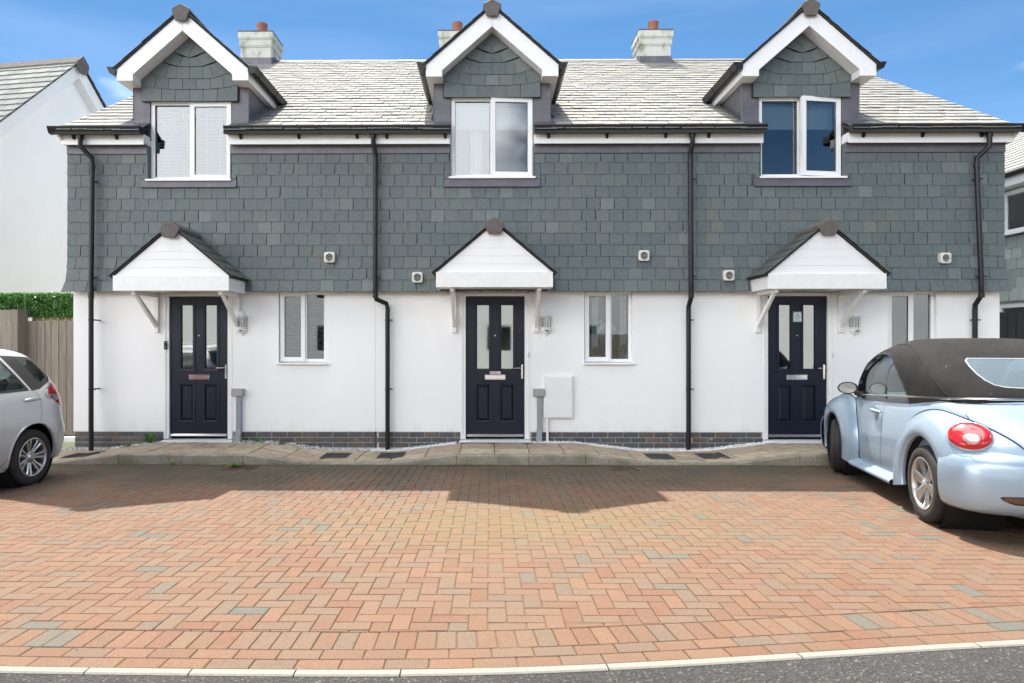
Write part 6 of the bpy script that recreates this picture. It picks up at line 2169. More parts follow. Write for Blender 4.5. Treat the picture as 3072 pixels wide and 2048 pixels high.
def make_wheel(parent, x, y, side, r_, w, rim_r, spokes, style):
    """tyre with grooves, rim, spokes, hub; side=+1 is the car's left"""
    c = (x, y, r_)
    def Y(v): return v * side
    prof = [(rim_r - 0.012, -w / 2 + 0.02), (rim_r + 0.004, -w / 2 + 0.006), (rim_r + 0.03, -w / 2 - 0.002), (r_ - 0.035, -w / 2 + 0.001), (r_ - 0.013, -w / 2 + 0.012), (r_ - 0.003, -w / 2 + 0.028)]
    for g in (-0.05, 0.0, 0.05):
        prof += [(r_, g - 0.005), (r_ - 0.007, g - 0.004), (r_ - 0.007, g + 0.004), (r_, g + 0.005)]
    prof += [(r_ - 0.003, w / 2 - 0.028), (r_ - 0.013, w / 2 - 0.012), (r_ - 0.035, w / 2 - 0.001), (rim_r + 0.03, w / 2 + 0.002), (rim_r + 0.004, w / 2 - 0.006), (rim_r - 0.012, w / 2 - 0.02)]
    hub = MB().lathe([(0.0, -0.02), (0.13, -0.02), (0.13, 0.0), (0.0, 0.0)], (x, y + side * 0.01, r_), 'y', 28).build('wheel', 'black_trim', parent)
    MB().lathe(prof, c, 'y', 56).build('tyre', 'tyre', hub, smooth=True)
    o = side * (w / 2)
    mb = MB().lathe([(rim_r + 0.002, o - side * 0.004), (rim_r - 0.006, o - side * 0.001), (rim_r - 0.016, o - side * 0.006), (rim_r - 0.022, o - side * 0.03), (rim_r - 0.03, o - side * 0.13), (rim_r - 0.02, -o * 0.9)], c, 'y', 56)
    mb.lathe([(0.0, o - side * 0.018), (0.03, o - side * 0.018), (0.036, o - side * 0.024), (0.065, o - side * 0.034), (0.07, o - side * 0.06), (0, o - side * 0.06)], c, 'y', 30)
    for k in range(spokes):
        a = 2 * math.pi * k / spokes + 0.26
        ca, sa = math.cos(a), math.sin(a)
        def pt(rad, off, dep):
            # rad along the spoke, off across it, dep inwards from the face
            return (x + rad * sa + off * ca, y + o - side * dep, r_ + rad * ca - off * sa)
        if style == 'wide':
            secs = [(0.045, 0.036, 0.030), (0.11, 0.042, 0.024), (rim_r - 0.05, 0.049, 0.014), (rim_r - 0.012, 0.055, 0.012)]
            groups = [(0.0, secs)]
        else:
            secs = [(0.04, 0.013, 0.034), (0.11, 0.0125, 0.026), (rim_r - 0.05, 0.015, 0.014), (rim_r - 0.012, 0.019, 0.012)]
            groups = [(-0.016, secs), (0.016, secs)]
        for sh, ss in groups:
            rows = []
            for i, (rad, hw, dep) in enumerate(ss):
                f_ = sh * (0.6 + 0.5 * i)
                rows.append([pt(rad, f_ - hw, dep + 0.045), pt(rad, f_ - hw, dep + 0.006), pt(rad, f_ - hw * 0.55, dep), pt(rad, f_ + hw * 0.55, dep), pt(rad, f_ + hw, dep + 0.006), pt(rad, f_ + hw, dep + 0.045)])
            mb.grid(rows)
    rim = mb.build('rim', 'alloy', hub, smooth=True)
    MB().lathe([(0.0, o - side * 0.012), (0.026, o - side * 0.013), (0.03, o - side * 0.018), (0.03, o - side * 0.026)], c, 'y', 24).build('hub_cap', 'grey_cap', hub)
    mb = MB()
    for k in range(5):
        a = 2 * math.pi * k / 5
        mb.lathe([(0, o - side * 0.028), (0.008, o - side * 0.028), (0.008, o - side * 0.04)], (x + 0.05 * math.sin(a), y, r_ + 0.05 * math.cos(a)), 'y', 10)
    mb.build('wheel_bolts', 'black_trim', hub)
    MB().lathe([(0.0, o - side * 0.135), (rim_r - 0.04, o - side * 0.135)], c, 'y', 32).build('brake_disc', 'cover_iron', hub)
    return hub

def wheel_well(parent, x, ys, z, r_, depth, name='wheel_well'):
    s = 1 if ys > 0 else -1
    mb = MB().lathe([(r_, ys), (r_, ys - s * depth), (0.0, ys - s * depth)], (x, 0, z), 'y', 40)
    mb.build(name, 'panel_gap', parent, smooth=True)

# ============ pale blue convertible with a domed dark fabric roof
BLUE = car_root('convertible_car', (4.72, -3.035, zg(-3.035)), math.atan2(0.977, 0.213), math.atan(SLOPE),
                'pale blue rounded convertible with closed dark brown fabric roof, nose to the houses', 'car')
RWx, FWx, WR = -1.2575, 1.2575, 0.318
ztop = [(-2.02, 0.46), (-1.97, 0.62), (-1.88, 0.76), (-1.75, 0.87), (-1.6, 0.945), (-1.45, 0.995), (-1.3, 1.02), (-1.0, 1.025), (-0.5, 1.015), (0.0, 0.995), (0.5, 0.98), (0.9, 0.965), (1.1, 0.94), (1.35, 0.875), (1.6, 0.78), (1.8, 0.67), (1.93, 0.55), (2.0, 0.42)]
zbot = 0.19
half_w = [(-2.02, 0.28), (-1.97, 0.36), (-1.88, 0.45), (-1.75, 0.555), (-1.6, 0.645), (-1.3, 0.725), (-1.0, 0.745), (-0.5, 0.765), (0.0, 0.77), (0.5, 0.765), (0.9, 0.735), (1.2, 0.69), (1.5, 0.61), (1.8, 0.47), (1.93, 0.36), (2.0, 0.2)]
rows = []
N = 78
for i in range(N + 1):
    x = -2.02 + 4.02 * i / N
    zt = smooth_table(ztop, x); w = smooth_table(half_w, x)
    h = zt - zbot
    prof = [(0.0, 0.0, 1), (0.85, 0.0, 1), (0.955, 0.02, 1), (0.985, 0.09, 1), (0.997, 0.25, 1), (1.003, 0.42, 1), (1.003, 0.58, 1), (0.995, 0.72, 1), (0.980, 0.83, 1), (0.960, 0.90, 1), (0.930, 0.945, 1), (0.885, 0.975, 1), (0.80, 0.995, 1), (0.6, 1.018, 1), (0.3, 1.032, 1), (0.0, 1.037, 1)]
    ring = [(x, w * a, zbot + h * b) for a, b, _ in prof]
    rows.append(ring + [(q[0], -q[1], q[2]) for q in ring[-2::-1]])
shell = MB().grid(rows)
shell.add(rows[0], [tuple(range(len(rows[0])))]); shell.add(rows[-1], [tuple(range(len(rows[-1])))])
left = lambda c: c.y > 0.45 and c.z < 1.2
right = lambda c: c.y < -0.45 and c.z < 1.2
door_poly = [(0.72, 0.24), (0.80, 0.45), (0.82, 0.75), (0.80, 1.10), (-0.20, 1.10), (-0.10, 0.24)]
deck_poly = [(-2.05, -0.62), (-1.36, -0.62), (-1.36, 0.62), (-2.05, 0.62)]
parts, seams = cut_mesh(shell, [('door', (0, 2), door_poly, left), ('door_right', (0, 2), door_poly, right),
                                ('boot_lid', (0, 1), deck_poly, lambda c: c.z > 0.55 and c.x < -1.3)])
body = link('body', parts['body'], 'blue_paint', BLUE)
door_l = link('door', parts['door'], 'blue_paint', BLUE)
door_r = link('door', parts['door_right'], 'blue_paint', BLUE)
lid = link('boot_lid', parts['boot_lid'], 'blue_paint', BLUE)
seam_strip(seams, lambda r_: True, 0.0028, 0.0012).build('panel_gaps', 'panel_gap', body, fix=False)
# door handles: a barrel in an oval cup
for d_, s in ((door_l, 1), (door_r, -1)):
    hy = s * 0.772
    MB().lathe([(0.0, s * 0.001), (0.052, s * 0.001), (0.056, s * -0.004)], (0, 0, 0), 'y', 28)
    mb = MB().lathe([(0.0, s * -0.006), (0.030, s * -0.002), (0.045, s * 0.0015), (0.047, s * -0.004)], (0, 0, 0), 'y', 28)
    xform(mb, Matrix.Translation((-0.005, hy, 0.808)) @ Matrix.Diagonal((0.75, 1, 1.65, 1)))
    cup = mb.build('handle_cup', 'grey_plastic', d_, smooth=True)
    MB().tube([(0.115, hy + s * 0.008, 0.838), (0.09, hy + s * 0.022, 0.84), (0.0, hy + s * 0.027, 0.838), (-0.10, hy + s * 0.022, 0.833), (-0.135, hy + s * 0.006, 0.831)], [0.010, 0.017, 0.021, 0.017, 0.010], 12).build('handle', 'blue_paint', d_, smooth=True)
# fenders
YIN_R = [(-2.06, 0.27), (-2.0, 0.365), (-1.95, 0.425), (-1.88, 0.495), (-1.8, 0.555), (-1.7, 0.612), (-1.6, 0.655), (-1.45, 0.695), (-1.3, 0.705)]
def yin_at(x): return smooth_table(YIN_R, x)
def fender(cx, R_tab, a0, a1, s, taper, yin, name, lip=0.395):
    rows = []
    n_ = 56
    for i in range(n_ + 1):
        a = a0 + (a1 - a0) * i / n_
        Ro = smooth_table(R_tab, math.degrees(a))
        row = []
        #       (t from outer edge to lip, y)
        prof = [(0.0, yin, 0), (0.07, yin + 0.045, 0), (0.16, yin + 0.082, 0), (0.28, yin + 0.115, 0), (0.42, yin + 0.138, 0), (0.58, yin + 0.152, 0), (0.74, yin + 0.157, 0), (0.88, yin + 0.155, 0), (0.96, yin + 0.150, 0), (1.0, yin + 0.142, 0), (1.01, yin + 0.13, 0), (1.0, yin + 0.11, 0)]
        for t_, y, _ in prof:
            rr = Ro + (lip - Ro) * t_
            x = cx + rr * math.cos(a); z = WR + rr * math.sin(a)
            z = max(z, 0.175)
            if x < -1.3:
                yo = (yin + 0.157) * taper(x, z); yi = min(yin_at(x), yo - 0.02)
                row.append((x, s * (yi + (yo - yi) * (y - yin) / 0.157), z))
            else:
                row.append((x, s * y * taper(x, z), z))
        rows.append(row)
    mb = MB().grid(rows)
    for r_ in (rows[0], rows[-1]):
        mb.add(r_, [tuple(range(len(r_)))])
    return mb
def tap_rear(x, z):
    if x > -1.58: return 1.0
    u = min((-1.58 - x) / 0.50, 0.985)
    return 0.42 + 0.58 * math.sqrt(1 - u * u)
def tap_front(x, z):
    if x < 1.45: return 1.0
    u = min((x - 1.45) / 0.66, 0.985)
    return 0.36 + 0.64 * math.sqrt(1 - u * u)
RREAR = [(-22, 0.80), (-10, 0.785), (0, 0.765), (20, 0.725), (35, 0.695), (53, 0.66), (70, 0.635), (88, 0.622), (105, 0.635), (120, 0.67), (134, 0.73), (147, 0.785), (160, 0.80), (172, 0.78), (184, 0.75), (192, 0.73)]
RFRONT = [(-12, 0.70), (0, 0.72), (15, 0.72), (30, 0.68), (50, 0.635), (70, 0.615), (90, 0.62), (105, 0.655), (118, 0.705), (130, 0.74), (145, 0.755), (160, 0.745), (175, 0.705), (186, 0.675), (195, 0.66)]
for s in (1, -1):
    fr_ = fender(RWx, RREAR, R(-12), R(177), s, tap_rear, 0.705, 'rear_fender')
    rf_ = fr_.build('rear_fender', 'blue_paint', BLUE, smooth='all')
    ff_ = fender(FWx, RFRONT, R(-10), R(192), s, tap_front, 0.705, 'front_fender').build('front_fender', 'blue_paint', BLUE, smooth='all')
    # dark joint line between wing and body
    for cx, tab, a0, a1, par, tp in ((RWx, RREAR, 0, 166, rf_, tap_rear), (FWx, RFRONT, 40, 190, ff_, tap_front)):
        pts = []
        for k in range(50):
            a = R(a0 + (a1 - a0) * k / 49)
            Ro = smooth_table(tab, math.degrees(a)) + 0.001
            x = cx + Ro * math.cos(a); z = max(WR + Ro * math.sin(a), 0.2)
            t_ = tp(x, z)
            zt = smooth_table(ztop, x); w = smooth_table(half_w, x)
            yb = yin_at(x) + 0.004 if x < -1.3 else 0.712 * t_
            f_ = (z - zbot) / (zt - zbot)
            ws = w * smooth_table([(0, 0.9), (0.09, 0.985), (0.25, 0.997), (0.58, 1.003), (0.72, 0.995), (0.83, 0.98), (0.9, 0.96), (0.945, 0.93), (0.975, 0.885), (1.0, 0.8)], min(f_, 1.0))
            pts.append((x, s * (yb if x < -1.55 else max(yb, ws * 1.0)), z + (0.002 if x < -1.55 else 0)))
        MB().tube(pts, 0.0042, 6).build('wing_joint', 'panel_gap', par, smooth=True)
    # sill / running board
    rows = []
    for x in (-0.55, -0.45, 0.0, 0.45, 0.66):
        rows.append([(x, s * 0.70, 0.165), (x, s * 0.80, 0.165), (x, s * 0.835, 0.18), (x, s * 0.845, 0.20), (x, s * 0.83, 0.222), (x, s * 0.79, 0.240), (x, s * 0.755, 0.262)])
    MB().grid(rows).build('running_board', 'blue_paint', BLUE, smooth='all')
    wheel_well(BLUE, RWx, s * 0.80, WR + 0.01, 0.392, 0.42)
    wheel_well(BLUE, FWx, s * 0.80, WR + 0.01, 0.392, 0.42)
    make_wheel(BLUE, RWx, s * 0.737, s, WR, 0.205, 0.218, 6, 'wide')
    hub_ = make_wheel(BLUE, FWx, s * 0.737, s, WR, 0.205, 0.218, 6, 'wide')
    hub_.matrix_basis = Matrix.Translation((FWx, s * 0.737, 0)) @ Matrix.Rotation(R(-20), 4, 'Z') @ Matrix.Translation((-FWx, -s * 0.737, 0))
# bumpers
def bumper(sx, name):
    path = [(1.63, 0.862), (1.70, 0.854), (1.78, 0.830), (1.87, 0.780), (1.95, 0.690), (2.00, 0.550), (2.03, 0.34), (2.045, 0.0)]
    dense = []
    full = path + [(x, -y) for x, y in path[-2::-1]]
    tabx = [(i, p[0]) for i, p in enumerate(full)]; taby = [(i, p[1]) for i, p in enumerate(full)]
    m_ = 60
    pts = [Vector((smooth_table(tabx, (len(full) - 1) * k / m_), smooth_table(taby, (len(full) - 1) * k / m_), 0)) for k in range(m_ + 1)]
    prof = [(-0.16, 0.72), (-0.10, 0.690), (-0.055, 0.660), (-0.022, 0.628), (-0.004, 0.592), (0.004, 0.545), (0.006, 0.47), (0.004, 0.38), (-0.004, 0.31), (-0.018, 0.26), (-0.05, 0.225), (-0.14, 0.205)]
    rows = []
    for i, q in enumerate(pts):
        a, b = pts[max(i - 1, 0)], pts[min(i + 1, m_)]
        t_ = (b - a).normalized(); n_ = Vector((-t_.y, t_.x, 0)) * -1
        if n_.x * q.x + n_.y * q.y < 0: n_ = -n_
        end = min(i, m_ - i)
        rows.append([(sx * (q.x + n_.x * o_), q.y + n_.y * o_, z + (0.0)) for o_, z in prof])
    return MB().grid(rows)
bp = bumper(-1, 'rear_bumper').build('rear_bumper', 'blue_paint', BLUE, smooth='all')
bumper(1, 'front_bumper').build('front_bumper', 'blue_paint', BLUE, smooth='all')
# reflector strips sunk in the lower corners of the bumper
for s in (1, -1):
    rows = []
    for k in range(13):
        u = k / 12
        y = 0.62 - 0.40 * u
        x = -(smooth_table([(0.0, 2.045), (0.33, 2.03), (0.53, 2.0), (0.68, 1.945), (0.78, 1.86)], y)) - 0.006
        hh = 0.055 * min(1.0, (u + 0.02) * 4) ** 0.6
        rows.append([(x, s * y, 0.375 - hh * 1.15), (x - 0.003, s * y, 0.375 - hh), (x - 0.003, s * y, 0.375 - 0.008), (x, s * y, 0.375)])
    r_ = MB().grid(rows).build('reflector_surround', 'black_trim', bp, smooth='all')
    rows2 = [[(q[0] - 0.004, q[1], 0.375 - (0.375 - q[2]) * 0.82 - 0.006) for q in rw[1:3]] for rw in rows[1:-1]]
    MB().grid(rows2).build('reflector', 'amber_lens', r_)
# oval tail lamps lying on the rear wings
def on_fender(xw, a_deg, t_, s):
    a = R(a_deg)
    Ro = smooth_table(RREAR, a_deg)
    rr = Ro + (0.395 - Ro) * t_
    x = RWx + rr * math.cos(a); z = WR + rr * math.sin(a)
    tab = [(0.0, 0.0), (0.07, 0.045), (0.16, 0.082), (0.28, 0.115), (0.42, 0.138), (0.58, 0.152), (0.74, 0.157), (0.88, 0.155), (1.0, 0.142)]
    yo = 0.862 * tap_rear(x, z); yi = min(yin_at(x), yo - 0.02)
    return Vector((x, s * (yi + (yo - yi) * lerp_table(tab, t_) / 0.157), z))
for s in (1, -1):
    # lamp disc: an ellipse draped over the wing, domed
    a_c, t_c = min(((a_, t_) for a_ in range(120, 165, 1) for t_ in [0.02 * q for q in range(30)]), key=lambda q: (on_fender(0, q[0], q[1], 1) - Vector((-1.745, 0.685, 0.755))).length)
    C0 = on_fender(0, a_c, t_c, s)
    ta = (on_fender(0, a_c + 2, t_c, s) - on_fender(0, a_c - 2, t_c, s)).normalized()
    tt = (on_fender(0, a_c, t_c + 0.03, s) - on_fender(0, a_c, t_c - 0.03, s)).normalized()
    nn = ta.cross(tt).normalized()
    if nn.dot(Vector((-1, s * 0.6, 0.4))) < 0: nn = -nn
    down = (Vector((0, 0, -1)) - nn * -nn.z).normalized()
    acr = nn.cross(down).normalized()
    if acr.y * s < 0: acr = -acr      # acr points outwards
    # long axis runs inwards and downwards
    la = (-acr * 0.93 + down * 0.36).normalized(); sa_ = nn.cross(la).normalized()
    def disc(c, ra, rb, dome, lift, name, mat, par, rim=0.0):
        rows = []
        for k in range(11):
            f_ = 1 - k / 10
            zl = dome * math.sqrt(max(0, 1 - f_ * f_)) + lift
            rows.append([c + la * (ra * f_ * math.cos(2 * math.pi * j / 40)) + sa_ * (rb * f_ * math.sin(2 * math.pi * j / 40)) + nn * zl for j in range(41)])
        rows.insert(0, [q - nn * (0.09) for q in rows[0]])
        return MB().grid(rows).build(name, mat, par, smooth='all')
    C1 = C0 + nn * -0.014
    lamp = disc(C1, 0.158, 0.132, 0.022, 0.004, 'tail_lamp', 'blue_paint', BLUE)
    red = disc(C1, 0.149, 0.122, 0.050, 0.012, 'red_lens', 'red_lens', lamp)
    c2 = C1 + la * 0.030 + down * 0.040 + nn * 0.032
    if True:
        disc(c2 + sa_ * 0.0, 0.072, 0.060, 0.014, 0.016, 'lens_ring', 'red_lens', lamp)
        disc(c2, 0.064, 0.052, 0.014, 0.0185, 'clear_lens', 'clear_lens', lamp)
# door mirror on the side in view
for s in (1,):
    rows = []
    for k in range(9):
        f_ = k / 8
        r_ = math.sin(math.pi * min(0.5 + f_ * 0.5, 1.0)) ** 0.5 if f_ < 1 else 0.0
        rows.append([(0.50 + 0.10 * f_, s * (0.885 + 0.105 * r_ * math.cos(2 * math.pi * j / 28) ), 1.045 + 0.068 * r_ * math.sin(2 * math.pi * j / 28)) for j in range(29)])
    mir = MB().grid(rows).build('door_mirror', 'blue_paint', BLUE, smooth='all')
    MB().grid([[(0.505, s * (0.885 + 0.092 * f_ * math.cos(2 * math.pi * j / 28)), 1.045 + 0.057 * f_ * math.sin(2 * math.pi * j / 28)) for j in range(29)] for f_ in (1.0, 0.001)]).build('mirror_glass', 'chrome', mir)
    MB().grid([[(0.5, s * (0.885 + r_ * 0.105 * math.cos(2 * math.pi * j / 28)), 1.045 + r_ * 0.068 * math.sin(2 * math.pi * j / 28)) for j in range(29)] for r_ in (1.0, 0.85)]).build('mirror_rim', 'black_trim', mir)
    MB().tube([(0.56, s * 0.80, 0.985), (0.56, s * 0.72, 0.975)], [0.022, 0.03], 10).build('mirror_arm', 'black_trim', mir, smooth=True)
# domed cabin: fabric roof, side glass, windscreen, rear window
zroof = [(-1.44, 1.03), (-1.40, 1.085), (-1.32, 1.165), (-1.2, 1.265), (-1.05, 1.365), (-0.85, 1.465), (-0.6, 1.53), (-0.3, 1.56), (0.0, 1.56), (0.25, 1.53), (0.45, 1.485), (0.60, 1.42), (0.78, 1.26), (0.93, 1.08), (1.02, 0.965)]
wroof = [(-1.44, 0.50), (-1.40, 0.56), (-1.32, 0.605), (-1.2, 0.645), (-1.0, 0.69), (-0.6, 0.725), (0.0, 0.735), (0.5, 0.725), (0.8, 0.695), (0.93, 0.66), (1.02, 0.60)]
rows = []
N = 64
for i in range(N + 1):
    x = -1.44 + 2.46 * i / N
    zt = smooth_table(zroof, x); w = smooth_table(wroof, x); zb = 0.93
    ring = []
    for k in range(25):
        a = math.pi / 2 * k / 24
        e = 2 / 4.3
        ring.append((x, w * math.cos(a) ** e, zb + (zt - zb) * math.sin(a) ** e if k else zb))
    rows.append(ring + [(q[0], -q[1], q[2]) for q in ring[-2::-1]])
cab = MB().grid(rows)
cab.add(rows[0], [tuple(range(len(rows[0])))])
side_poly = [(0.80, 0.92), (0.79, 1.03), (0.70, 1.165), (0.55, 1.30), (0.36, 1.385), (0.12, 1.425), (-0.10, 1.415), (-0.27, 1.36), (-0.43, 1.26), (-0.58, 1.13), (-0.70, 0.99), (-0.73, 0.92)]
ws_poly = [(1.1, -0.54), (0.50, -0.47), (0.50, 0.47), (1.1, 0.54)]
rw_half = [(0.385, 1.372), (0.412, 1.350), (0.415, 1.30), (0.40, 1.24), (0.37, 1.19), (0.325, 1.155), (0.26, 1.138), (0.15, 1.132)]
rw_poly = rw_half + [(-a, b) for a, b in rw_half[::-1]]
flap = [(-0.66, 0.90), (-0.50, 1.20), (-0.36, 1.34), (-0.10, 1.43), (0.05, 1.46), (-0.35, 1.475), (-0.70, 1.40), (-1.0, 1.22), (-1.17, 1.02), (-1.19, 0.90)]
parts, seams = cut_mesh(cab, [
    ('side_window', (0, 2), side_poly, lambda c: c.y > 0.30 and c.x > -0.9), ('side_window_right', (0, 2), side_poly, lambda c: c.y < -0.30 and c.x > -0.9),
    ('windscreen', (0, 1), ws_poly, lambda c: c.x > 0.45), ('rear_window', (1, 2), rw_poly, lambda c: c.x < -0.75)])
soft = link('fabric_roof', parts['body'], 'roof_fabric', BLUE)
for nm, q in (('side_window', 'side_window'), ('side_window', 'side_window_right'), ('windscreen', 'windscreen'), ('rear_window', 'rear_window')):
    g = link(nm, parts[q], 'rear_glass' if nm == 'rear_window' else 'car_glass', BLUE)
    if q.startswith('side'):
        s = 1 if q == 'side_window' else -1
        MB().tube([(-0.19, s * 0.737, 0.97), (-0.155, s * 0.722, 1.15), (-0.135, s * 0.685, 1.27), (-0.12, s * 0.60, 1.385), (-0.11, s * 0.53, 1.425)], 0.009, 8).build('window_divider', 'black_trim', g, smooth=True)
seam_strip(seams, lambda r_: 'body' in r_ and 'rear_window' not in r_, 0.012, 0.002).build('window_seal', 'black_trim', soft, fix=False)
seam_strip(seams, lambda r_: 'rear_window' in r_, 0.006, 0.003).build('rear_window_frame', 'grey_cap', soft, fix=False)
# bright A-pillar / header strip in body colour
# bright strip along the belt line
for s in (1, -1):
    pts = []
    for k in range(30):
        x = 0.80 - 2.06 * k / 29
        pts.append((x, s * (smooth_table(wroof, x) + 0.022 - 0.03 * max(0, (-1.0 - x))), smooth_table([(-1.3, 1.035), (-1.0, 1.028), (-0.5, 1.012), (0, 0.992), (0.5, 0.975), (0.8, 0.965)], x)))
    pts.append((-1.38, s * 0.585, 1.04)); pts.append((-1.45, s * 0.44, 1.045)); pts.append((-1.475, s * 0.2, 1.05)); pts.append((-1.48, 0, 1.05))
    MB().tube(pts, 0.010, 8).build('waist_trim', 'chrome', BLUE, smooth=True)
# seam where the rear quarter of the hood is stitched, as a welt
for s in (1, -1):
    pts = []
    for k in range(24):
        u = k / 23
        x = -1.34 + 1.46 * u
        zt = smooth_table(zroof, x); w = smooth_table(wroof, x)
        f_ = smooth_table([(0, 0.30), (0.15, 0.55), (0.35, 0.75), (0.65, 0.89), (1.0, 0.94)], u)
        e = 2 / 4.3
        si = f_ ** (1 / e); co = math.sqrt(max(0, 1 - si * si))
        pts.append((x, s * (w * co ** e + 0.0), 0.93 + (zt - 0.93) * f_))
    MB().tube(pts, 0.006, 6).build('roof_seam', 'roof_fabric', soft, smooth=True)
# cabin interior
inn = MB().box(-1.1, 0.95, -0.62, 0.62, 0.25, 0.72).build('interior', 'seat_cloth', BLUE)
MB().hexa([(0.55, -0.62, 0.7), (0.95, -0.62, 0.7), (0.95, 0.62, 0.7), (0.55, 0.62, 0.7), (0.62, -0.62, 0.93), (1.0, -0.58, 0.96), (1.0, 0.58, 0.96), (0.62, 0.62, 0.93)]).build('dashboard', 'black_trim', BLUE)
MB().lathe([(0.165, -0.014), (0.18, 0.0), (0.165, 0.014), (0.15, 0.0), (0.165, -0.014)], (0.50, -0.34, 0.93), 'x', 28).build('steering_wheel', 'black_trim', BLUE, smooth=True)
for s in (1, -1):
    q = MB()
    for xs_, zz_, hw_ in (((-0.30, -0.12), (0.62, 1.12), 0.23),):
        q.hexa([(-0.30, s * 0.34 - 0.22, 0.55), (-0.14, s * 0.34 - 0.22, 0.55), (-0.14, s * 0.34 + 0.22, 0.55), (-0.30, s * 0.34 + 0.22, 0.55),
                (-0.42, s * 0.34 - 0.19, 1.08), (-0.32, s * 0.34 - 0.19, 1.08), (-0.32, s * 0.34 + 0.19, 1.08), (-0.42, s * 0.34 + 0.19, 1.08)])
        q.hexa([(-0.43, s * 0.34 - 0.12, 1.10), (-0.35, s * 0.34 - 0.12, 1.10), (-0.35, s * 0.34 + 0.12, 1.10), (-0.43, s * 0.34 + 0.12, 1.10),
                (-0.45, s * 0.34 - 0.11, 1.26), (-0.38, s * 0.34 - 0.11, 1.26), (-0.38, s * 0.34 + 0.11, 1.26), (-0.45, s * 0.34 + 0.11, 1.26)])
    q.build('seat', 'seat_cloth', BLUE, bevel=0.03)
MB().box(-1.05, -0.85, -0.58, 0.58, 0.6, 0.95).build('rear_seat', 'seat_cloth', BLUE, bevel=0.05)
MB().box(-1.2, 1.2, -0.55, 0.55, 0.16, 0.2).build('underbody', 'panel_gap', BLUE)
for s in (1, -1):      # round headlamps at the far end
    MB().lathe([(0.0, 0.03), (0.06, 0.02), (0.095, -0.01), (0.10, -0.05)], (1.80, s * 0.52, 0.66), 'x', 24).build('headlamp', 'clear_lens', BLUE, smooth=True)

# ============ silver hatchback reversed in at the left
SIL = car_root('hatchback_car', (-5.82, -3.79, zg(-3.79)), R(-90 - 1.5), -math.atan(SLOPE),
               'silver hatchback at the left edge, only its rear quarter in view', 'car')
RW2, FW2, WR2 = -1.25, 1.25, 0.302
xr_t = [(0.20, -1.78), (0.27, -1.86), (0.38, -1.895), (0.50, -1.905), (0.60, -1.895), (0.66, -1.865), (0.75, -1.845), (0.90, -1.815), (1.05, -1.765), (1.15, -1.715), (1.25, -1.645), (1.33, -1.575), (1.40, -1.475), (1.45, -1.35), (1.485, -1.10), (1.515, -0.55), (1.525, -0.3)]
xf_t = [(0.20, 1.80), (0.3, 1.95), (0.5, 2.0), (0.65, 1.97), (0.78, 1.85), (0.88, 1.60), (0.96, 1.25), (1.05, 1.02), (1.2, 0.74), (1.35, 0.42), (1.45, 0.12), (1.485, -0.05), (1.515, -0.2), (1.525, -0.28)]
w_t = [(0.20, 0.77), (0.27, 0.815), (0.40, 0.838), (0.60, 0.848), (0.75, 0.848), (0.90, 0.838), (1.0, 0.815), (1.05, 0.795), (1.2, 0.735), (1.33, 0.675), (1.40, 0.635), (1.45, 0.585), (1.485, 0.515), (1.515, 0.35), (1.525, 0.1)]
zl = [0.20, 0.235, 0.27, 0.32, 0.38, 0.44, 0.50, 0.55, 0.60, 0.63, 0.66, 0.70, 0.75, 0.80, 0.85, 0.90, 0.95, 1.0, 1.03, 1.06, 1.10, 1.15, 1.20, 1.25, 1.29, 1.33, 1.37, 1.40, 1.43, 1.455, 1.475, 1.49, 1.50, 1.508, 1.515, 1.52, 1.525]
rows = []
for z in zl:
    e = 5.0 if z < 1.0 else 4.2
    ring = super_ring(smooth_table(xr_t, z), smooth_table(xf_t, z), smooth_table(w_t, z), z, 3.4, 240, 11)
    rows.append(ring + [ring[0]])
sh = MB().grid(rows)
sh.add(rows[0][:-1], [tuple(range(len(rows[0]) - 1))]); sh.add(rows[-1][:-1], [tuple(range(len(rows[-1]) - 1))])
def circle_poly(cx, cz, r_, n_=26): return [(cx + r_ * math.cos(2 * math.pi * k / n_), cz + r_ * math.sin(2 * math.pi * k / n_)) for k in range(n_)]
qwin = [(-0.97, 1.405), (-1.475, 1.385), (-1.60, 1.235), (-1.605, 1.16), (-1.57, 1.115), (-1.36, 1.035), (-1.24, 1.02)]
qglass = [(-1.20, 1.372), (-1.455, 1.350), (-1.55, 1.215), (-1.555, 1.175), (-1.39, 1.105)]
rdw = [(-1.18, 1.04), (-0.91, 1.40), (-0.30, 1.43), (-0.30, 1.005)]
fdw = [(-0.24, 1.005), (-0.24, 1.43), (0.20, 1.37), (0.82, 1.06), (0.84, 0.985)]
outl = lambda c: abs(c.y) > 0.45
mir_x = lambda p: p
regs = []
for nm, poly in (('quarter_trim', qwin), ('quarter_window', qglass), ('rear_door_window', rdw), ('front_door_window', fdw)):
    regs.append((nm + '_l', (0, 2), poly, lambda c: c.y > 0.4)); regs.append((nm + '_r', (0, 2), poly, lambda c: c.y < -0.4))
dpoly = [(-0.27, 0.27), (-0.27, 1.00), (-1.27, 1.03), (-1.335, 0.93), (-1.345, 0.75), (-1.31, 0.66), (-1.02, 0.62), (-0.86, 0.48), (-0.80, 0.27)]
dpoly_hull = [(-0.27, 0.27), (-0.27, 1.00), (-1.27, 1.03), (-1.335, 0.93), (-1.345, 0.77), (-1.31, 0.66), (-0.80, 0.27)]
regs.insert(0, ('rear_door_l', (0, 2), dpoly_hull, lambda c: c.y > 0.4))
bpoly = [(-1.99, 0.1), (-1.99, 0.66), (-1.70, 0.645), (-1.62, 0.50), (-1.60, 0.1)]
regs.append(('bumper', (0, 2), bpoly, lambda c: True))
hpoly = [(-2.0, 0.67), (-2.0, 1.30), (-1.60, 1.30), (-1.74, 1.12), (-1.80, 0.67)]
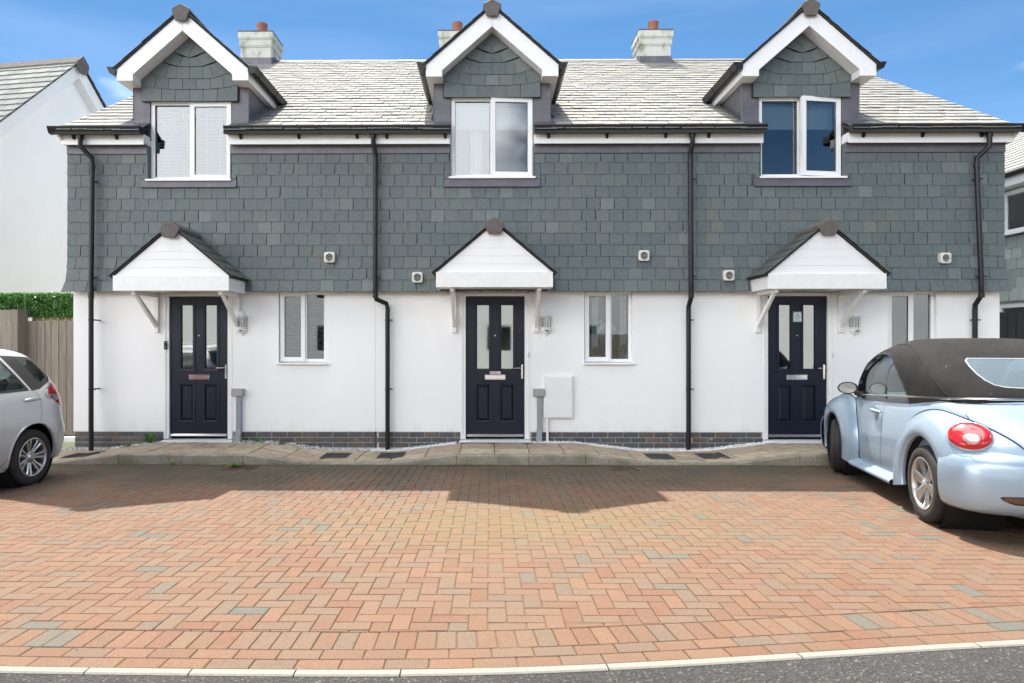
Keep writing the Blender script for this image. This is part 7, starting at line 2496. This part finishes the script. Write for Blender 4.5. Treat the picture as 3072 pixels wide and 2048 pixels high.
regs.append(('wheel_hole_l', (0, 2), circle_poly(RW2, WR2 + 0.02, 0.352), lambda c: c.y > 0.5)); regs.append(('wheel_hole_r', (0, 2), circle_poly(RW2, WR2 + 0.02, 0.352), lambda c: c.y < -0.5))
regs.append(('wheel_hole_fl', (0, 2), circle_poly(FW2, WR2 + 0.02, 0.352), lambda c: c.y > 0.5)); regs.append(('wheel_hole_fr', (0, 2), circle_poly(FW2, WR2 + 0.02, 0.352), lambda c: c.y < -0.5))
regs.append(('rear_screen', (1, 2), [(-0.55, 1.08), (0.55, 1.08), (0.48, 1.36), (-0.48, 1.36)], lambda c: c.x < -1.35))
parts, seams = cut_mesh(sh, regs)
body = link('body', parts['body'], 'silver_paint', SIL)
for q, nm, mat in (('rear_door_l', 'rear_door', 'silver_paint'), ('bumper', 'rear_bumper', 'silver_paint'),
                   ('quarter_trim_l', 'pillar_trim', 'black_trim'), ('quarter_trim_r', 'pillar_trim', 'black_trim'), ('quarter_window_l', 'quarter_window', 'car_glass'), ('quarter_window_r', 'quarter_window', 'car_glass'),
                   ('rear_door_window_l', 'door_window', 'car_glass'), ('rear_door_window_r', 'door_window', 'car_glass'), ('front_door_window_l', 'door_window', 'car_glass'), ('front_door_window_r', 'door_window', 'car_glass'), ('rear_screen', 'rear_window', 'dark_glass')):
    ob = link(nm, parts[q], mat, SIL)
    if q == 'rear_door_l': rdoor = ob
seam_strip(seams, lambda r_: ('rear_door_l' in r_ and 'body' in r_) or ('bumper' in r_ and 'body' in r_), 0.0022, 0.001).build('panel_gaps', 'panel_gap', body, fix=False)
seam_strip(seams, lambda r_: any('window' in q for q in r_) and 'quarter_window_l' not in r_, 0.012, 0.002).build('window_seal', 'black_trim', body, fix=False)
# rounded arch lips
for x in (RW2, FW2):
    for s in (1, -1):
        pts = []
        for k in range(30):
            a = R(-14 + 208 * k / 29)
            z = WR2 + 0.02 + 0.354 * math.sin(a)
            pts.append((x + 0.354 * math.cos(a), s * (smooth_table(w_t, max(z, 0.2)) - 0.004 - (0.028 if x < 0 and math.cos(a) < -0.5 else 0.0) * (-math.cos(a))), z))
        MB().tube(pts, 0.012, 8).build('arch_lip', 'silver_paint', body, smooth=True)
        wheel_well(SIL, x, s * 0.80, WR2 + 0.02, 0.353, 0.40)
        make_wheel(SIL, x, s * 0.735, s, WR2, 0.185, 0.207, 7, 'split')
hy = 0.838
MB().tube([(-1.10, hy - 0.006, 0.925), (-1.12, hy + 0.022, 0.93), (-1.19, hy + 0.032, 0.935), (-1.27, hy + 0.026, 0.94), (-1.295, hy - 0.006, 0.94)], [0.014, 0.02, 0.022, 0.02, 0.012], 12).build('door_handle', 'silver_paint', rdoor, smooth=True)
# filler flap: a thin ring line
pts = [(-1.485 + 0.058 * math.cos(2 * math.pi * k / 32), smooth_table(w_t, 1.0 + 0.062 * math.sin(2 * math.pi * k / 32)) + 0.001, 0.985 + 0.062 * math.sin(2 * math.pi * k / 32)) for k in range(33)]
MB().tube(pts, 0.0022, 5, cap=False).build('filler_flap', 'panel_gap', body)
# tail lamps wrapped round the rear corner
lampz = [(1.10, 0.0), (1.0, 0.0)]
def lamp_mesh(z0, z1, u0_tab, u1, lift):
    rows = []
    for k in range(11):
        z = z0 + (z1 - z0) * k / 10
        ring = super_ring(smooth_table(xr_t, z), smooth_table(xf_t, z), smooth_table(w_t, z), z, 3.4, 2400, 11)
        left_ = [q for q in ring if q[1] > 0 and q[0] < 0]
        xs_lo = smooth_table(xr_t, z) + lerp_table(u0_tab, z)
        # from the side cut line round the corner to the given half width
        seq = [q for q in left_ if q[0] < xs_lo and q[1] > u1]
        seq.sort(key=lambda q: (q[1] - 2.0 * q[0]) if False else math.atan2(q[1], -(q[0] + 1.2)))
        seq = seq[::-1]
        m_ = 14
        row = []
        for j in range(m_):
            f_ = j / (m_ - 1) * (len(seq) - 1)
            a = seq[int(f_)]; b = seq[min(int(f_) + 1, len(seq) - 1)]; u = f_ - int(f_)
            p = Vector(a) * (1 - u) + Vector(b) * u
            n_ = Vector((p.x + 1.2, p.y * 0.6, 0)).normalized()
            row.append(p + n_ * lift)
        rows.append(row)
    return rows
cut_ = [(0.80, 0.09), (0.84, 0.15), (0.90, 0.25), (0.97, 0.34), (1.05, 0.25), (1.12, 0.10)]
for s in (1, -1):
    par = None
    for z0, z1, mat, nm in ((0.97, 1.10, 'red_lens', 'tail_lamp'), (0.90, 0.97, 'clear_lens', 'reversing_lens'), (0.81, 0.90, 'red_lens', 'lower_lens')):
        rows = lamp_mesh(z0, z1, cut_, 0.42, 0.006)
        rows = [[(q[0], q[1] * s, q[2]) for q in r_] for r_ in rows]
        ob = MB().grid(rows).build(nm, mat, SIL if par is None else par, smooth='all')
        if par is None: par = ob
MB().box(-1.3, 1.0, -0.66, 0.66, 0.25, 0.70).build('interior', 'seat_cloth', SIL)
for x in (-0.95, 0.0):
    for s in (1, -1):
        MB().hexa([(x - 0.1, s * 0.36 - 0.24, 0.6), (x + 0.05, s * 0.36 - 0.24, 0.6), (x + 0.05, s * 0.36 + 0.24, 0.6), (x - 0.1, s * 0.36 + 0.24, 0.6),
                   (x - 0.3, s * 0.36 - 0.20, 1.15), (x - 0.2, s * 0.36 - 0.20, 1.15), (x - 0.2, s * 0.36 + 0.20, 1.15), (x - 0.3, s * 0.36 + 0.20, 1.15)]).build('seat', 'seat_cloth', SIL, bevel=0.03)
MB().box(-1.7, -1.2, -0.70, 0.70, 0.70, 0.92).build('parcel_shelf', 'pale_trim', SIL)
MB().box(-1.7, 1.7, -0.6, 0.6, 0.17, 0.22).build('underbody', 'panel_gap', SIL)
